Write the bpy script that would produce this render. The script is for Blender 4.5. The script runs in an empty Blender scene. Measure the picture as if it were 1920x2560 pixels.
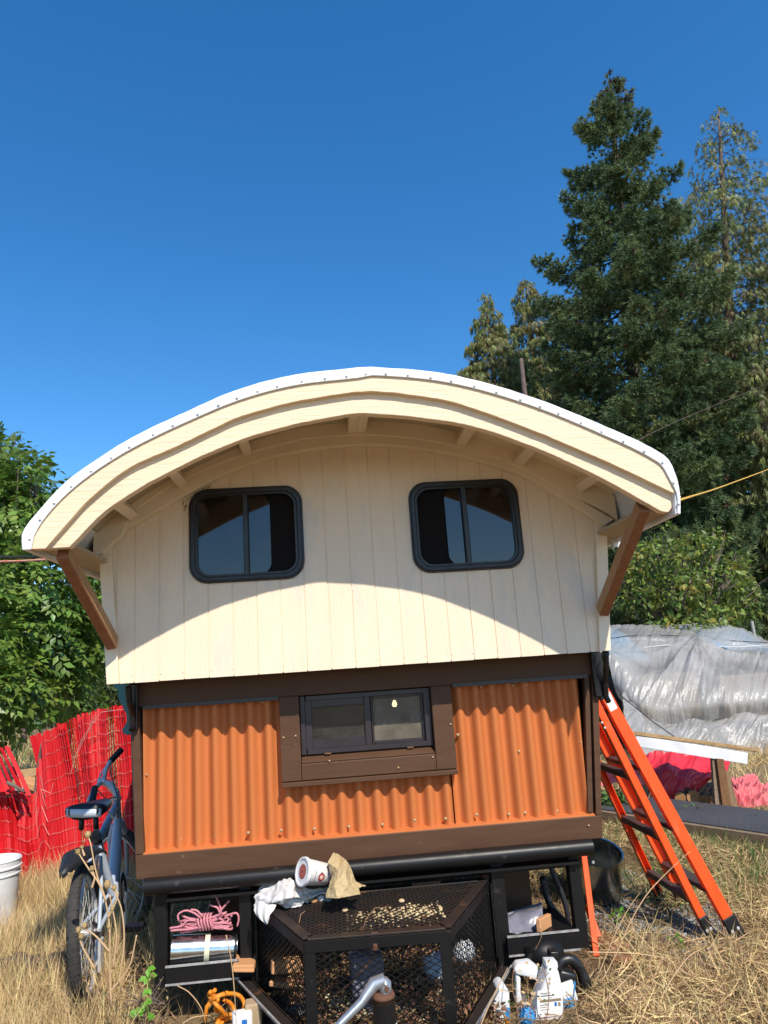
import bpy, bmesh, math, random
import numpy as np
from mathutils import Vector, Matrix
rnd = random.Random(7)
rng = np.random.default_rng(7)
SC = bpy.context.scene
COL = SC.collection

# ------------------------------------------------------------------ camera
F = 1775.0
CAM = np.array([-0.135, -3.067, 1.3])
RM = np.array([[0.9954929827, -0.0679841038, -0.0661202164],
               [0.0496714031, -0.2201514234, 0.9742002374],
               [0.0807865898, 0.9730937840, 0.2157823313]])
cam = bpy.data.cameras.new('camera'); camo = bpy.data.objects.new('camera', cam); COL.objects.link(camo)
cam.sensor_fit = 'VERTICAL'; cam.sensor_height = 24.0; cam.lens = F / 2560 * 24.0
cam.clip_start = 0.05; cam.clip_end = 2000
_r, _u, _f = RM
camo.matrix_world = Matrix(((_r[0], _u[0], -_f[0], CAM[0]), (_r[1], _u[1], -_f[1], CAM[1]), (_r[2], _u[2], -_f[2], CAM[2]), (0, 0, 0, 1)))
SC.camera = camo
# ------------------------------------------------------------------ sky, sun, exposure
SUN_EL = math.radians(46); SX, SY, SZ = -0.18, 0.5, -0.548          # direction the light travels
w = bpy.data.worlds.new('World'); SC.world = w; w.use_nodes = True
nt = w.node_tree; nt.nodes.clear()
sky = nt.nodes.new('ShaderNodeTexSky'); sky.sky_type = 'NISHITA'; sky.sun_disc = False
sky.sun_elevation = SUN_EL; sky.sun_rotation = math.atan2(-SX, -SY)
sky.altitude = 100; sky.air_density = 1.0; sky.dust_density = 0.3; sky.ozone_density = 3.2
bg = nt.nodes.new('ShaderNodeBackground'); bg.inputs[1].default_value = 0.15
wo = nt.nodes.new('ShaderNodeOutputWorld')
hs = nt.nodes.new('ShaderNodeHueSaturation'); hs.inputs['Saturation'].default_value = 1.32
nt.links.new(sky.outputs[0], hs.inputs['Color']); nt.links.new(hs.outputs[0], bg.inputs[0]); nt.links.new(bg.outputs[0], wo.inputs[0])
sl = bpy.data.lights.new('sun', 'SUN'); sl.energy = 4.2; sl.angle = math.radians(0.53); sl.color = (1.0, 0.93, 0.82)
so = bpy.data.objects.new('sun', sl); COL.objects.link(so)
so.rotation_euler = Vector((SX, SY, SZ)).to_track_quat('-Z', 'Y').to_euler(); so.location = (3, -8, 10)
SC.view_settings.view_transform = 'Standard'; SC.view_settings.look = 'None'; SC.view_settings.gamma = 1
SC.view_settings.exposure = 0.45
SC.cycles.max_bounces = 8; SC.cycles.transparent_max_bounces = 12

# ------------------------------------------------------------------ measuring helpers (photo pixel -> real plane)
def ray(x, y): return np.array([(x - 960) / F, (1280 - y) / F, 1.0]) @ RM
def onY(p, Y):
    d = ray(*p); return CAM + d * (Y - CAM[1]) / d[1]
def onZ(p, Z=0.0):
    d = ray(*p); return CAM + d * (Z - CAM[2]) / d[2]
def onX(p, X):
    d = ray(*p); return CAM + d * (X - CAM[0]) / d[0]
def z1(x, y): return (x / 1.8433, 880 + y / 1.8433)
def z2(x, y): return (850 + x / 1.8433, 880 + y / 1.8433)
def z3(x, y): return (1200 + x / 2.304, 2050 + y / 2.304)
def z4(x, y): return (x / 3.16, 1600 + y / 3.16)
def z5(x, y): return (1420 + x / 3.318, 1500 + y / 3.318)
def z6(x, y): return (600 + x / 1.8433, 1600 + y / 1.8433)
def r1(x, y): return (x / 2.37, 2000 + y / 2.37)
def r2(x, y): return (600 + x / 2.37, 2050 + y / 2.37)
def spline(pts, n):
    P = np.array(pts, float)
    d = np.r_[0, np.cumsum(np.linalg.norm(np.diff(P, axis=0), axis=1))]; d /= d[-1]
    # Catmull-Rom on chord length (Hermite)
    m = np.zeros_like(P)
    for i in range(len(P)):
        a, b = max(i - 1, 0), min(i + 1, len(P) - 1)
        m[i] = (P[b] - P[a]) / (d[b] - d[a])
    out = []
    for t in np.linspace(0, 1, n):
        i = min(np.searchsorted(d, t, side='right') - 1, len(P) - 2); i = max(i, 0)
        h = d[i + 1] - d[i]; s = (t - d[i]) / h
        out.append((2*s**3-3*s*s+1)*P[i] + (s**3-2*s*s+s)*h*m[i] + (-2*s**3+3*s*s)*P[i+1] + (s**3-s*s)*h*m[i+1])
    return np.array(out)

# ------------------------------------------------------------------ materials
def mat(name, c1, c2=None, rough=0.6, metal=0.0, nscale=(6, 6, 6), bump=0.0, bscale=(60, 60, 60), bdist=0.004,
        spec=0.5, c3=None, s3=(1.2, 1.2, 1.2), t3=(0.55, 0.62), island=0.0, trans=0.0, detail=6, rvar=0.15):
    m = bpy.data.materials.new(name); m.use_nodes = True
    n = m.node_tree.nodes; L = m.node_tree.links
    b = n['Principled BSDF']; b.inputs['Roughness'].default_value = rough; b.inputs['Metallic'].default_value = metal
    b.inputs['Specular IOR Level'].default_value = spec
    tc = n.new('ShaderNodeTexCoord')
    def noise(sc, det=detail, ro=0.6):
        mp = n.new('ShaderNodeMapping'); mp.inputs['Scale'].default_value = sc
        L.new(tc.outputs['Object'], mp.inputs[0])
        t = n.new('ShaderNodeTexNoise'); t.inputs['Scale'].default_value = 1.0; t.inputs['Detail'].default_value = det; t.inputs['Roughness'].default_value = ro
        L.new(mp.outputs[0], t.inputs['Vector']); return t
    c2 = c2 or tuple(x * 0.8 for x in c1)
    t = noise(nscale)
    r = n.new('ShaderNodeValToRGB'); r.color_ramp.elements[0].position = 0.32; r.color_ramp.elements[1].position = 0.68
    r.color_ramp.elements[0].color = (*c2, 1); r.color_ramp.elements[1].color = (*c1, 1)
    L.new(t.outputs[0], r.inputs[0]); out = r.outputs[0]
    if c3:
        t2 = noise(s3); r2_ = n.new('ShaderNodeValToRGB'); r2_.color_ramp.elements[0].position = t3[0]; r2_.color_ramp.elements[1].position = t3[1]
        L.new(t2.outputs[0], r2_.inputs[0])
        mx = n.new('ShaderNodeMix'); mx.data_type = 'RGBA'; mx.inputs[7].default_value = (*c3, 1)
        L.new(r2_.outputs[0], mx.inputs[0]); L.new(out, mx.inputs[6]); out = mx.outputs[2]
    if island:
        g = n.new('ShaderNodeNewGeometry'); mr = n.new('ShaderNodeMapRange')
        mr.inputs[3].default_value = 1 - island; mr.inputs[4].default_value = 1 + island
        L.new(g.outputs['Random Per Island'], mr.inputs[0])
        hv = n.new('ShaderNodeHueSaturation'); L.new(mr.outputs[0], hv.inputs['Value']); L.new(out, hv.inputs['Color'])
        mr2 = n.new('ShaderNodeMapRange'); mr2.inputs[3].default_value = 0.5 - island * 0.06; mr2.inputs[4].default_value = 0.5 + island * 0.06
        w_ = n.new('ShaderNodeMath'); w_.operation = 'FRACT'; q = n.new('ShaderNodeMath'); q.operation = 'MULTIPLY'; q.inputs[1].default_value = 17.3
        L.new(g.outputs['Random Per Island'], q.inputs[0]); L.new(q.outputs[0], w_.inputs[0]); L.new(w_.outputs[0], mr2.inputs[0]); L.new(mr2.outputs[0], hv.inputs['Hue'])
        out = hv.outputs[0]
    L.new(out, b.inputs['Base Color'])
    if rvar:
        mr = n.new('ShaderNodeMapRange'); mr.inputs[3].default_value = max(rough - rvar, 0.03); mr.inputs[4].default_value = min(rough + rvar, 1)
        L.new(t.outputs[0], mr.inputs[0]); L.new(mr.outputs[0], b.inputs['Roughness'])
    if bump:
        t3_ = noise(bscale, 8, 0.65); bp = n.new('ShaderNodeBump'); bp.inputs['Strength'].default_value = bump; bp.inputs['Distance'].default_value = bdist
        L.new(t3_.outputs[0], bp.inputs['Height']); L.new(bp.outputs[0], b.inputs['Normal'])
    if trans:
        tb = n.new('ShaderNodeBsdfTranslucent'); L.new(out, tb.inputs[0]); ms = n.new('ShaderNodeMixShader'); ms.inputs[0].default_value = trans
        L.new(b.outputs[0], ms.inputs[1]); L.new(tb.outputs[0], ms.inputs[2]); L.new(ms.outputs[0], n['Material Output'].inputs[0])
    return m
def glass_mat(name, tint=(0.25, 0.27, 0.28), ior=1.9, dust=0.0, dustcol=(0.5, 0.48, 0.42), rough=0.02, spots=0.0):
    m = bpy.data.materials.new(name); m.use_nodes = True; n = m.node_tree.nodes; L = m.node_tree.links; n.clear()
    o = n.new('ShaderNodeOutputMaterial'); tr = n.new('ShaderNodeBsdfTransparent'); tr.inputs[0].default_value = (*tint, 1)
    gl = n.new('ShaderNodeBsdfGlossy'); gl.inputs['Roughness'].default_value = rough
    fr = n.new('ShaderNodeFresnel'); fr.inputs[0].default_value = ior
    mx = n.new('ShaderNodeMixShader'); L.new(fr.outputs[0], mx.inputs[0]); L.new(tr.outputs[0], mx.inputs[1]); L.new(gl.outputs[0], mx.inputs[2])
    out = mx.outputs[0]
    df = n.new('ShaderNodeBsdfDiffuse'); df.inputs[0].default_value = (*dustcol, 1)
    m2 = n.new('ShaderNodeMixShader'); L.new(out, m2.inputs[1]); L.new(df.outputs[0], m2.inputs[2]); m2.inputs[0].default_value = dust
    t = n.new('ShaderNodeTexNoise'); t.inputs['Scale'].default_value = 14; t.inputs['Detail'].default_value = 5
    tc = n.new('ShaderNodeTexCoord'); L.new(tc.outputs['Object'], t.inputs['Vector'])
    mr = n.new('ShaderNodeMapRange'); mr.inputs[1].default_value = 0.5 if spots else 0.3; mr.inputs[2].default_value = 0.72; mr.inputs[3].default_value = dust * 0.6; mr.inputs[4].default_value = dust * 1.3 + spots
    L.new(t.outputs[0], mr.inputs[0]); L.new(mr.outputs[0], m2.inputs[0])
    L.new(m2.outputs[0], o.inputs[0]); return m

M = {}
M['siding'] = mat('cream rough sawn siding', (0.84, 0.68, 0.505), (0.79, 0.63, 0.455), 0.62, nscale=(9, 9, 1.6), bump=0.75, bscale=(170, 60, 12), bdist=0.005,
                  c3=(0.62, 0.575, 0.50), s3=(6, 6, 2.2), t3=(0.53, 0.74), spec=0.4)
M['cream'] = mat('cream painted board', (0.82, 0.64, 0.44), (0.78, 0.60, 0.40), 0.6, nscale=(3, 3, 14), bump=0.7, bscale=(9, 30, 110), bdist=0.005, spec=0.4)
M['cream_smooth'] = mat('cream painted smooth board', (0.83, 0.68, 0.49), (0.77, 0.62, 0.44), 0.6, nscale=(5, 5, 5), bump=0.3, bscale=(30, 14, 30), bdist=0.003)
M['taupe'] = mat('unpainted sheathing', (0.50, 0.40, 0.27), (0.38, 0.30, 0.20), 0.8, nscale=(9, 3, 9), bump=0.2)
M['felt'] = mat('black roofing felt', (0.012, 0.012, 0.013), None, 0.9)
M['white_trim'] = mat('white roof membrane edge', (0.80, 0.80, 0.80), (0.70, 0.71, 0.73), 0.5, nscale=(14, 14, 14), bump=0.5, bscale=(24, 24, 24), bdist=0.008)
M['brown'] = mat('brown painted trim', (0.098, 0.050, 0.028), (0.080, 0.040, 0.022), 0.5, nscale=(4, 4, 30), bump=0.35, bscale=(12, 12, 120), bdist=0.002, spec=0.2,
                 c3=(0.19, 0.13, 0.085), s3=(9, 9, 18), t3=(0.68, 0.76))
M['orange_metal'] = mat('orange painted corrugated metal', (0.52, 0.160, 0.050), (0.49, 0.148, 0.045), 0.45, nscale=(9, 9, 2), bump=0.03, bscale=(30, 30, 10), spec=0.2, rvar=0.05, c3=(0.50, 0.16, 0.05), s3=(26, 26, 9), t3=(0.66, 0.74))
M['vinyl'] = mat('dark vinyl window frame', (0.030, 0.022, 0.026), (0.022, 0.017, 0.020), 0.35, bump=0.05)
M['rubber'] = mat('black window frame', (0.006, 0.007, 0.010), (0.010, 0.012, 0.018), 0.42, nscale=(20, 20, 20), bump=0.15, bscale=(40, 40, 40))
M['black_steel'] = mat('black painted steel', (0.006, 0.006, 0.006), (0.010, 0.009, 0.009), 0.42, spec=0.3, nscale=(8, 8, 8), bump=0.12, bscale=(50, 50, 50), bdist=0.002,
                 c3=(0.04, 0.034, 0.03), s3=(18, 18, 18), t3=(0.62, 0.74))
M['rusty_steel'] = mat('black steel with rust', (0.013, 0.012, 0.011), (0.030, 0.019, 0.013), 0.5, nscale=(10, 10, 10), bump=0.3, bscale=(60, 60, 60), bdist=0.002,
                 c3=(0.12, 0.05, 0.022), s3=(12, 12, 12), t3=(0.60, 0.70))
M['worn_steel'] = mat('worn bare edge', (0.42, 0.41, 0.40), (0.2, 0.18, 0.16), 0.5, nscale=(30, 30, 30))
M['rust'] = mat('rust', (0.16, 0.07, 0.035), (0.08, 0.03, 0.015), 0.85, bump=0.4)
M['teal'] = mat('teal painted panel', (0.008, 0.085, 0.090), (0.006, 0.065, 0.07), 0.45)
M['teal_light'] = mat('teal bracket', (0.01, 0.16, 0.18), (0.008, 0.11, 0.12), 0.35)
M['blackiron'] = mat('black painted iron', (0.008, 0.007, 0.010), None, 0.3)
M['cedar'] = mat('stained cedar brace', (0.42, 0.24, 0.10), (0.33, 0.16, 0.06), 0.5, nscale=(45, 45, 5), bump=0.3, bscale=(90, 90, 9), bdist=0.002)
M['cedar_shaded'] = mat('stained cedar brace shaded front', (0.27, 0.105, 0.045), (0.20, 0.070, 0.030), 0.5, nscale=(45, 45, 5), bump=0.3, bscale=(90, 90, 9), bdist=0.002)
M['dark'] = mat('dark interior', (0.02, 0.018, 0.016), None, 0.9)
M['screenmesh'] = mat('dark insect screen', (0.014, 0.012, 0.011), (0.010, 0.009, 0.009), 0.9, nscale=(10, 10, 10), spec=0.1)
M['screw'] = mat('dull screw head', (0.46, 0.30, 0.16), (0.36, 0.22, 0.12), 0.5, metal=0.2)
M['screw_white'] = mat('white screw head', (0.80, 0.80, 0.80), (0.74, 0.74, 0.74), 0.5)
M['glass'] = glass_mat('tinted glass', (0.10, 0.11, 0.11), 1.75, 0.012, spots=0.10, dustcol=(0.25, 0.27, 0.3))
M['glass2'] = glass_mat('house window glass', (0.55, 0.58, 0.58), 1.7, 0.06)
M['glass3'] = glass_mat('dusty window glass', (0.5, 0.52, 0.5), 1.6, 0.30, dustcol=(0.42, 0.36, 0.28))
M['ladder'] = mat('orange fibreglass', (0.86, 0.095, 0.014), (0.78, 0.08, 0.012), 0.45, nscale=(30, 30, 6), bump=0.25, bscale=(140, 140, 60), bdist=0.001, spec=0.4, c3=(0.62, 0.14, 0.05), s3=(22, 22, 7), t3=(0.58, 0.74))
M['ladder_metal'] = mat('weathered aluminium tread', (0.13, 0.09, 0.085), (0.09, 0.065, 0.06), 0.45, metal=0.5, nscale=(20, 20, 20))
M['ladder_foot'] = mat('black ladder boot', (0.012, 0.012, 0.014), None, 0.4)
M['label'] = mat('white paper label', (0.75, 0.74, 0.71), (0.7, 0.68, 0.64), 0.5)
M['label_y'] = mat('yellow label', (0.7, 0.5, 0.15), (0.45, 0.33, 0.12), 0.5, nscale=(80, 80, 80))
M['ink'] = mat('dark print', (0.04, 0.04, 0.05), None, 0.5)
M['ink_red'] = mat('maroon print', (0.25, 0.03, 0.03), None, 0.5)
M['ink_blue'] = mat('blue print', (0.02, 0.16, 0.5), None, 0.4)
M['white_plastic'] = mat('white plastic', (0.80, 0.80, 0.80), (0.72, 0.72, 0.72), 0.4, bump=0.05, trans=0.15)
M['grey_plastic'] = mat('grey translucent plastic', (0.30, 0.29, 0.34), (0.20, 0.20, 0.25), 0.25, nscale=(20, 20, 20), trans=0.3)
M['black_plastic'] = mat('black plastic', (0.012, 0.012, 0.012), None, 0.38)
M['blue_plastic'] = mat('blue printed box', (0.05, 0.30, 0.60), (0.03, 0.15, 0.36), 0.4, nscale=(50, 50, 50))
M['paper_bag'] = mat('kraft paper', (0.56, 0.42, 0.22), (0.48, 0.35, 0.17), 0.8, bump=0.2, trans=0.15)
M['cloth'] = mat('white printed cloth', (0.66, 0.63, 0.60), (0.6, 0.57, 0.54), 0.9, bump=0.25, bscale=(220, 220, 220), bdist=0.002,
                 c3=(0.42, 0.23, 0.24), s3=(26, 26, 26), t3=(0.63, 0.67))
M['duct'] = mat('galvanised sheet', (0.72, 0.74, 0.76), (0.60, 0.62, 0.64), 0.22, metal=1.0, nscale=(30, 6, 30), rvar=0.1)
M['tape'] = mat('pale masking tape', (0.70, 0.68, 0.48), None, 0.6)
M['pink_rope'] = mat('pink braided rope', (0.62, 0.24, 0.27), (0.48, 0.17, 0.21), 0.8, bump=0.5, bscale=(300, 300, 300), bdist=0.003, nscale=(60, 60, 60))
M['orange_cord'] = mat('orange cord', (0.80, 0.26, 0.02), None, 0.5)
M['yellow_rope'] = mat('yellow rope', (0.70, 0.42, 0.06), (0.4, 0.22, 0.04), 0.7, nscale=(40, 40, 40))
M['red_rope'] = mat('red flecked rope', (0.62, 0.12, 0.08), (0.55, 0.38, 0.30), 0.7, nscale=(50, 50, 50))
M['black_cable'] = mat('black cable', (0.02, 0.02, 0.025), None, 0.5)
M['tan_rope'] = mat('white cord', (0.7, 0.68, 0.62), None, 0.7)
M['red_slat'] = mat('red painted slat', (0.56, 0.006, 0.010), (0.45, 0.004, 0.008), 0.55, nscale=(30, 30, 3), bump=0.2, bscale=(120, 120, 12), bdist=0.002, spec=0.3)
M['wire'] = mat('galvanised wire', (0.62, 0.42, 0.36), (0.45, 0.25, 0.2), 0.5, metal=0.2)
M['wood_grey'] = mat('weathered timber', (0.27, 0.19, 0.12), (0.19, 0.13, 0.08), 0.8, nscale=(14, 14, 60), bump=0.4, bscale=(30, 30, 160), bdist=0.003)
M['wood_post'] = mat('weathered post plank', (0.25, 0.165, 0.09), (0.16, 0.09, 0.045), 0.8, nscale=(60, 60, 6), bump=0.4, bscale=(130, 130, 12), bdist=0.003)
M['wood_post2'] = mat('brown post plank', (0.20, 0.095, 0.035), (0.12, 0.055, 0.02), 0.8, nscale=(40, 40, 40), bump=0.4, bscale=(130, 130, 30), bdist=0.003)
M['wood_new'] = mat('fresh timber', (0.60, 0.30, 0.13), (0.5, 0.24, 0.10), 0.7, nscale=(8, 60, 60), bump=0.3)
M['plywood'] = mat('plywood edge', (0.50, 0.33, 0.16), (0.26, 0.15, 0.06), 0.8, nscale=(12, 60, 90), bump=0.4)
M['white_board'] = mat('white painted board', (0.78, 0.78, 0.80), None, 0.5)
M['asphalt'] = mat('dark rolled roofing', (0.055, 0.055, 0.060), (0.04, 0.04, 0.045), 0.85, nscale=(5, 5, 5), bump=0.5, bscale=(220, 220, 220), bdist=0.003, c3=(0.16, 0.15, 0.14), s3=(90, 90, 90), t3=(0.70, 0.73))
M['red_tarp'] = mat('red vinyl tarp', (0.68, 0.035, 0.055), (0.60, 0.025, 0.042), 0.45, nscale=(3, 3, 3), bump=0.25, bscale=(14, 14, 14), bdist=0.01, trans=0.12)
M['pink_tarp'] = mat('faded pink tarp', (0.74, 0.19, 0.20), (0.62, 0.12, 0.13), 0.65, nscale=(4, 4, 4), bump=0.4, bscale=(16, 16, 16), bdist=0.015, trans=0.1, c3=(0.45, 0.03, 0.04), s3=(5, 5, 5), t3=(0.66, 0.72))
M['blue_tarp'] = mat('blue tarp', (0.10, 0.34, 0.60), (0.14, 0.40, 0.62), 0.5)
M['cardboard'] = mat('cardboard stack', (0.42, 0.30, 0.17), (0.3, 0.22, 0.13), 0.8)
M['darkjunk'] = mat('dark stored junk', (0.06, 0.055, 0.05), (0.03, 0.03, 0.03), 0.8)
M['bark'] = mat('bark', (0.11, 0.075, 0.052), (0.05, 0.034, 0.025), 0.9, nscale=(12, 12, 5), bump=0.8, bscale=(30, 30, 9), bdist=0.03)
M['bark_grey'] = mat('grey bark', (0.17, 0.12, 0.095), (0.09, 0.06, 0.048), 0.9, nscale=(14, 14, 9), bump=0.8, bscale=(60, 60, 25), bdist=0.02)
M['twig'] = mat('grey twig', (0.20, 0.155, 0.125), (0.13, 0.10, 0.08), 0.9)
M['log_cut'] = mat('split log face', (0.45, 0.24, 0.09), (0.3, 0.15, 0.06), 0.8, nscale=(20, 20, 20), bump=0.3)
M['spruce'] = mat('spruce needles', (0.16, 0.225, 0.095), (0.070, 0.120, 0.056), 0.55, nscale=(0.9, 0.9, 0.9), island=0.45, trans=0.22, rvar=0, spec=0.3, c3=(0.24, 0.27, 0.10), s3=(1.6, 1.6, 1.6), t3=(0.52, 0.68))
M['cone'] = mat('brown cones', (0.10, 0.05, 0.035), None, 0.8, island=0.3, rvar=0)
M['cedar_leaf'] = mat('cedar sprays', (0.22, 0.24, 0.055), (0.09, 0.14, 0.035), 0.6, nscale=(0.8, 0.8, 0.8), island=0.4, trans=0.25, rvar=0, c3=(0.18, 0.15, 0.04), s3=(1.3, 1.3, 1.3), t3=(0.54, 0.64))
M['cedar_brown'] = mat('browning cedar sprays', (0.20, 0.15, 0.055), (0.10, 0.095, 0.04), 0.7, nscale=(1.5, 1.5, 1.5), island=0.4, trans=0.25, rvar=0)
M['walnut'] = mat('walnut leaves', (0.17, 0.26, 0.04), (0.10, 0.18, 0.03), 0.4, nscale=(1.6, 1.6, 1.6), island=0.4, trans=0.35, rvar=0, c3=(0.16, 0.24, 0.04), s3=(2.0, 2.0, 2.0), t3=(0.56, 0.7))
M['hazel'] = mat('turning shrub leaves', (0.22, 0.27, 0.045), (0.09, 0.16, 0.035), 0.5, nscale=(2.2, 2.2, 2.2), island=0.45, trans=0.35, rvar=0, c3=(0.48, 0.34, 0.06), s3=(3.4, 3.4, 3.4), t3=(0.56, 0.68))
M['bush'] = mat('scrub leaves', (0.13, 0.16, 0.04), (0.06, 0.10, 0.03), 0.6, nscale=(1.3, 1.3, 1.3), island=0.4, trans=0.3, rvar=0, c3=(0.26, 0.22, 0.07), s3=(1, 1, 1), t3=(0.52, 0.66))
M['vine'] = mat('bright green vine leaf', (0.16, 0.42, 0.04), (0.12, 0.33, 0.03), 0.45, trans=0.35, island=0.2, rvar=0)
M['weed'] = mat('green weed', (0.10, 0.19, 0.035), (0.07, 0.13, 0.03), 0.6, trans=0.3, island=0.35, rvar=0)
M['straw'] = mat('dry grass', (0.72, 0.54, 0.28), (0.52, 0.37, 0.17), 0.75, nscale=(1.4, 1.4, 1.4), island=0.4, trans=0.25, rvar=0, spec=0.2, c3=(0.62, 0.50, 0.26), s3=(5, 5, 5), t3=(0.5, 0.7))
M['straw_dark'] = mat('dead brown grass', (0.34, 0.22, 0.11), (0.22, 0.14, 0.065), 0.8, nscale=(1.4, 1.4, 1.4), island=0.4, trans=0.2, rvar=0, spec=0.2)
M['seed'] = mat('dry seed head', (0.42, 0.29, 0.13), (0.3, 0.2, 0.08), 0.9, bump=0.6)
M['ground'] = mat('dry ground', (0.30, 0.205, 0.115), (0.17, 0.115, 0.06), 0.95, nscale=(5, 5, 5), bump=1.0, bscale=(40, 40, 40), bdist=0.03, c3=(0.36, 0.27, 0.14), s3=(0.8, 0.8, 0.8), t3=(0.45, 0.65), spec=0.1)
M['gravel'] = mat('grey gravel', (0.30, 0.30, 0.28), (0.18, 0.18, 0.17), 0.9, island=0.3, rvar=0)
M['litter'] = mat('brown leaf litter', (0.26, 0.13, 0.055), (0.13, 0.07, 0.035), 0.8, nscale=(40, 40, 40), island=0.5, rvar=0)
M['litter_pale'] = mat('pale seed husks', (0.55, 0.42, 0.22), (0.42, 0.32, 0.17), 0.8, island=0.3, rvar=0)
M['steel_pot'] = mat('stainless steel pot', (0.62, 0.60, 0.56), (0.5, 0.48, 0.45), 0.22, metal=1.0, nscale=(4, 4, 30))
M['bike_frame'] = mat('blue grey bicycle paint', (0.42, 0.48, 0.56), (0.34, 0.39, 0.47), 0.4, metal=0.0)
M['alloy'] = mat('brushed alloy', (0.58, 0.57, 0.56), (0.45, 0.44, 0.43), 0.4, metal=0.2)
M['tyre'] = mat('tyre', (0.022, 0.021, 0.020), (0.045, 0.04, 0.034), 0.85, nscale=(14, 14, 14), bump=0.6, bscale=(90, 90, 90), bdist=0.006)
M['saddle'] = mat('black vinyl saddle', (0.012, 0.012, 0.016), None, 0.45)
M['saddle_grey'] = mat('pale grey saddle panel', (0.52, 0.56, 0.60), None, 0.45)
M['fender'] = mat('black mudguard', (0.014, 0.014, 0.016), None, 0.55, bump=0.1)
M['reflector'] = mat('red reflector', (0.6, 0.02, 0.02), None, 0.2)
M['skyjack'] = mat('galvanised jack crank', (0.42, 0.45, 0.48), (0.3, 0.31, 0.32), 0.4, metal=0.7, nscale=(20, 20, 20), c3=(0.4, 0.15, 0.06), s3=(30, 30, 30), t3=(0.64, 0.7))
M['galv_post'] = mat('galvanised post', (0.45, 0.45, 0.42), None, 0.5, metal=0.4)
M['tag'] = mat('orange marker light', (0.8, 0.32, 0.02), None, 0.3)
# thin plastic sheeting: whitish film that lets shapes behind show faintly
def film(name, c, c2, a0, a1):
    m = mat(name, c, c2, 0.24, nscale=(1.2, 1.2, 1.2), bump=0.6, bscale=(9, 9, 9), bdist=0.025, trans=0.25, rvar=0.1, spec=0.8)
    n = m.node_tree.nodes; L = m.node_tree.links; o = n['Material Output']; src = o.inputs[0].links[0].from_socket
    tr = n.new('ShaderNodeBsdfTransparent'); mx = n.new('ShaderNodeMixShader')
    t = n.new('ShaderNodeTexNoise'); t.inputs['Scale'].default_value = 2.0; t.inputs['Detail'].default_value = 3; tc = n.new('ShaderNodeTexCoord'); L.new(tc.outputs['Object'], t.inputs['Vector'])
    mr = n.new('ShaderNodeMapRange'); mr.inputs[1].default_value = .3; mr.inputs[2].default_value = .7; mr.inputs[3].default_value = a0; mr.inputs[4].default_value = a1
    L.new(t.outputs[0], mr.inputs[0]); L.new(mr.outputs[0], mx.inputs[0]); L.new(src, mx.inputs[1]); L.new(tr.outputs[0], mx.inputs[2]); L.new(mx.outputs[0], o.inputs[0])
    return m
M['film'] = film('translucent plastic sheeting', (0.52, 0.50, 0.47), (0.44, 0.43, 0.41), 0.12, 0.45)

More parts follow.
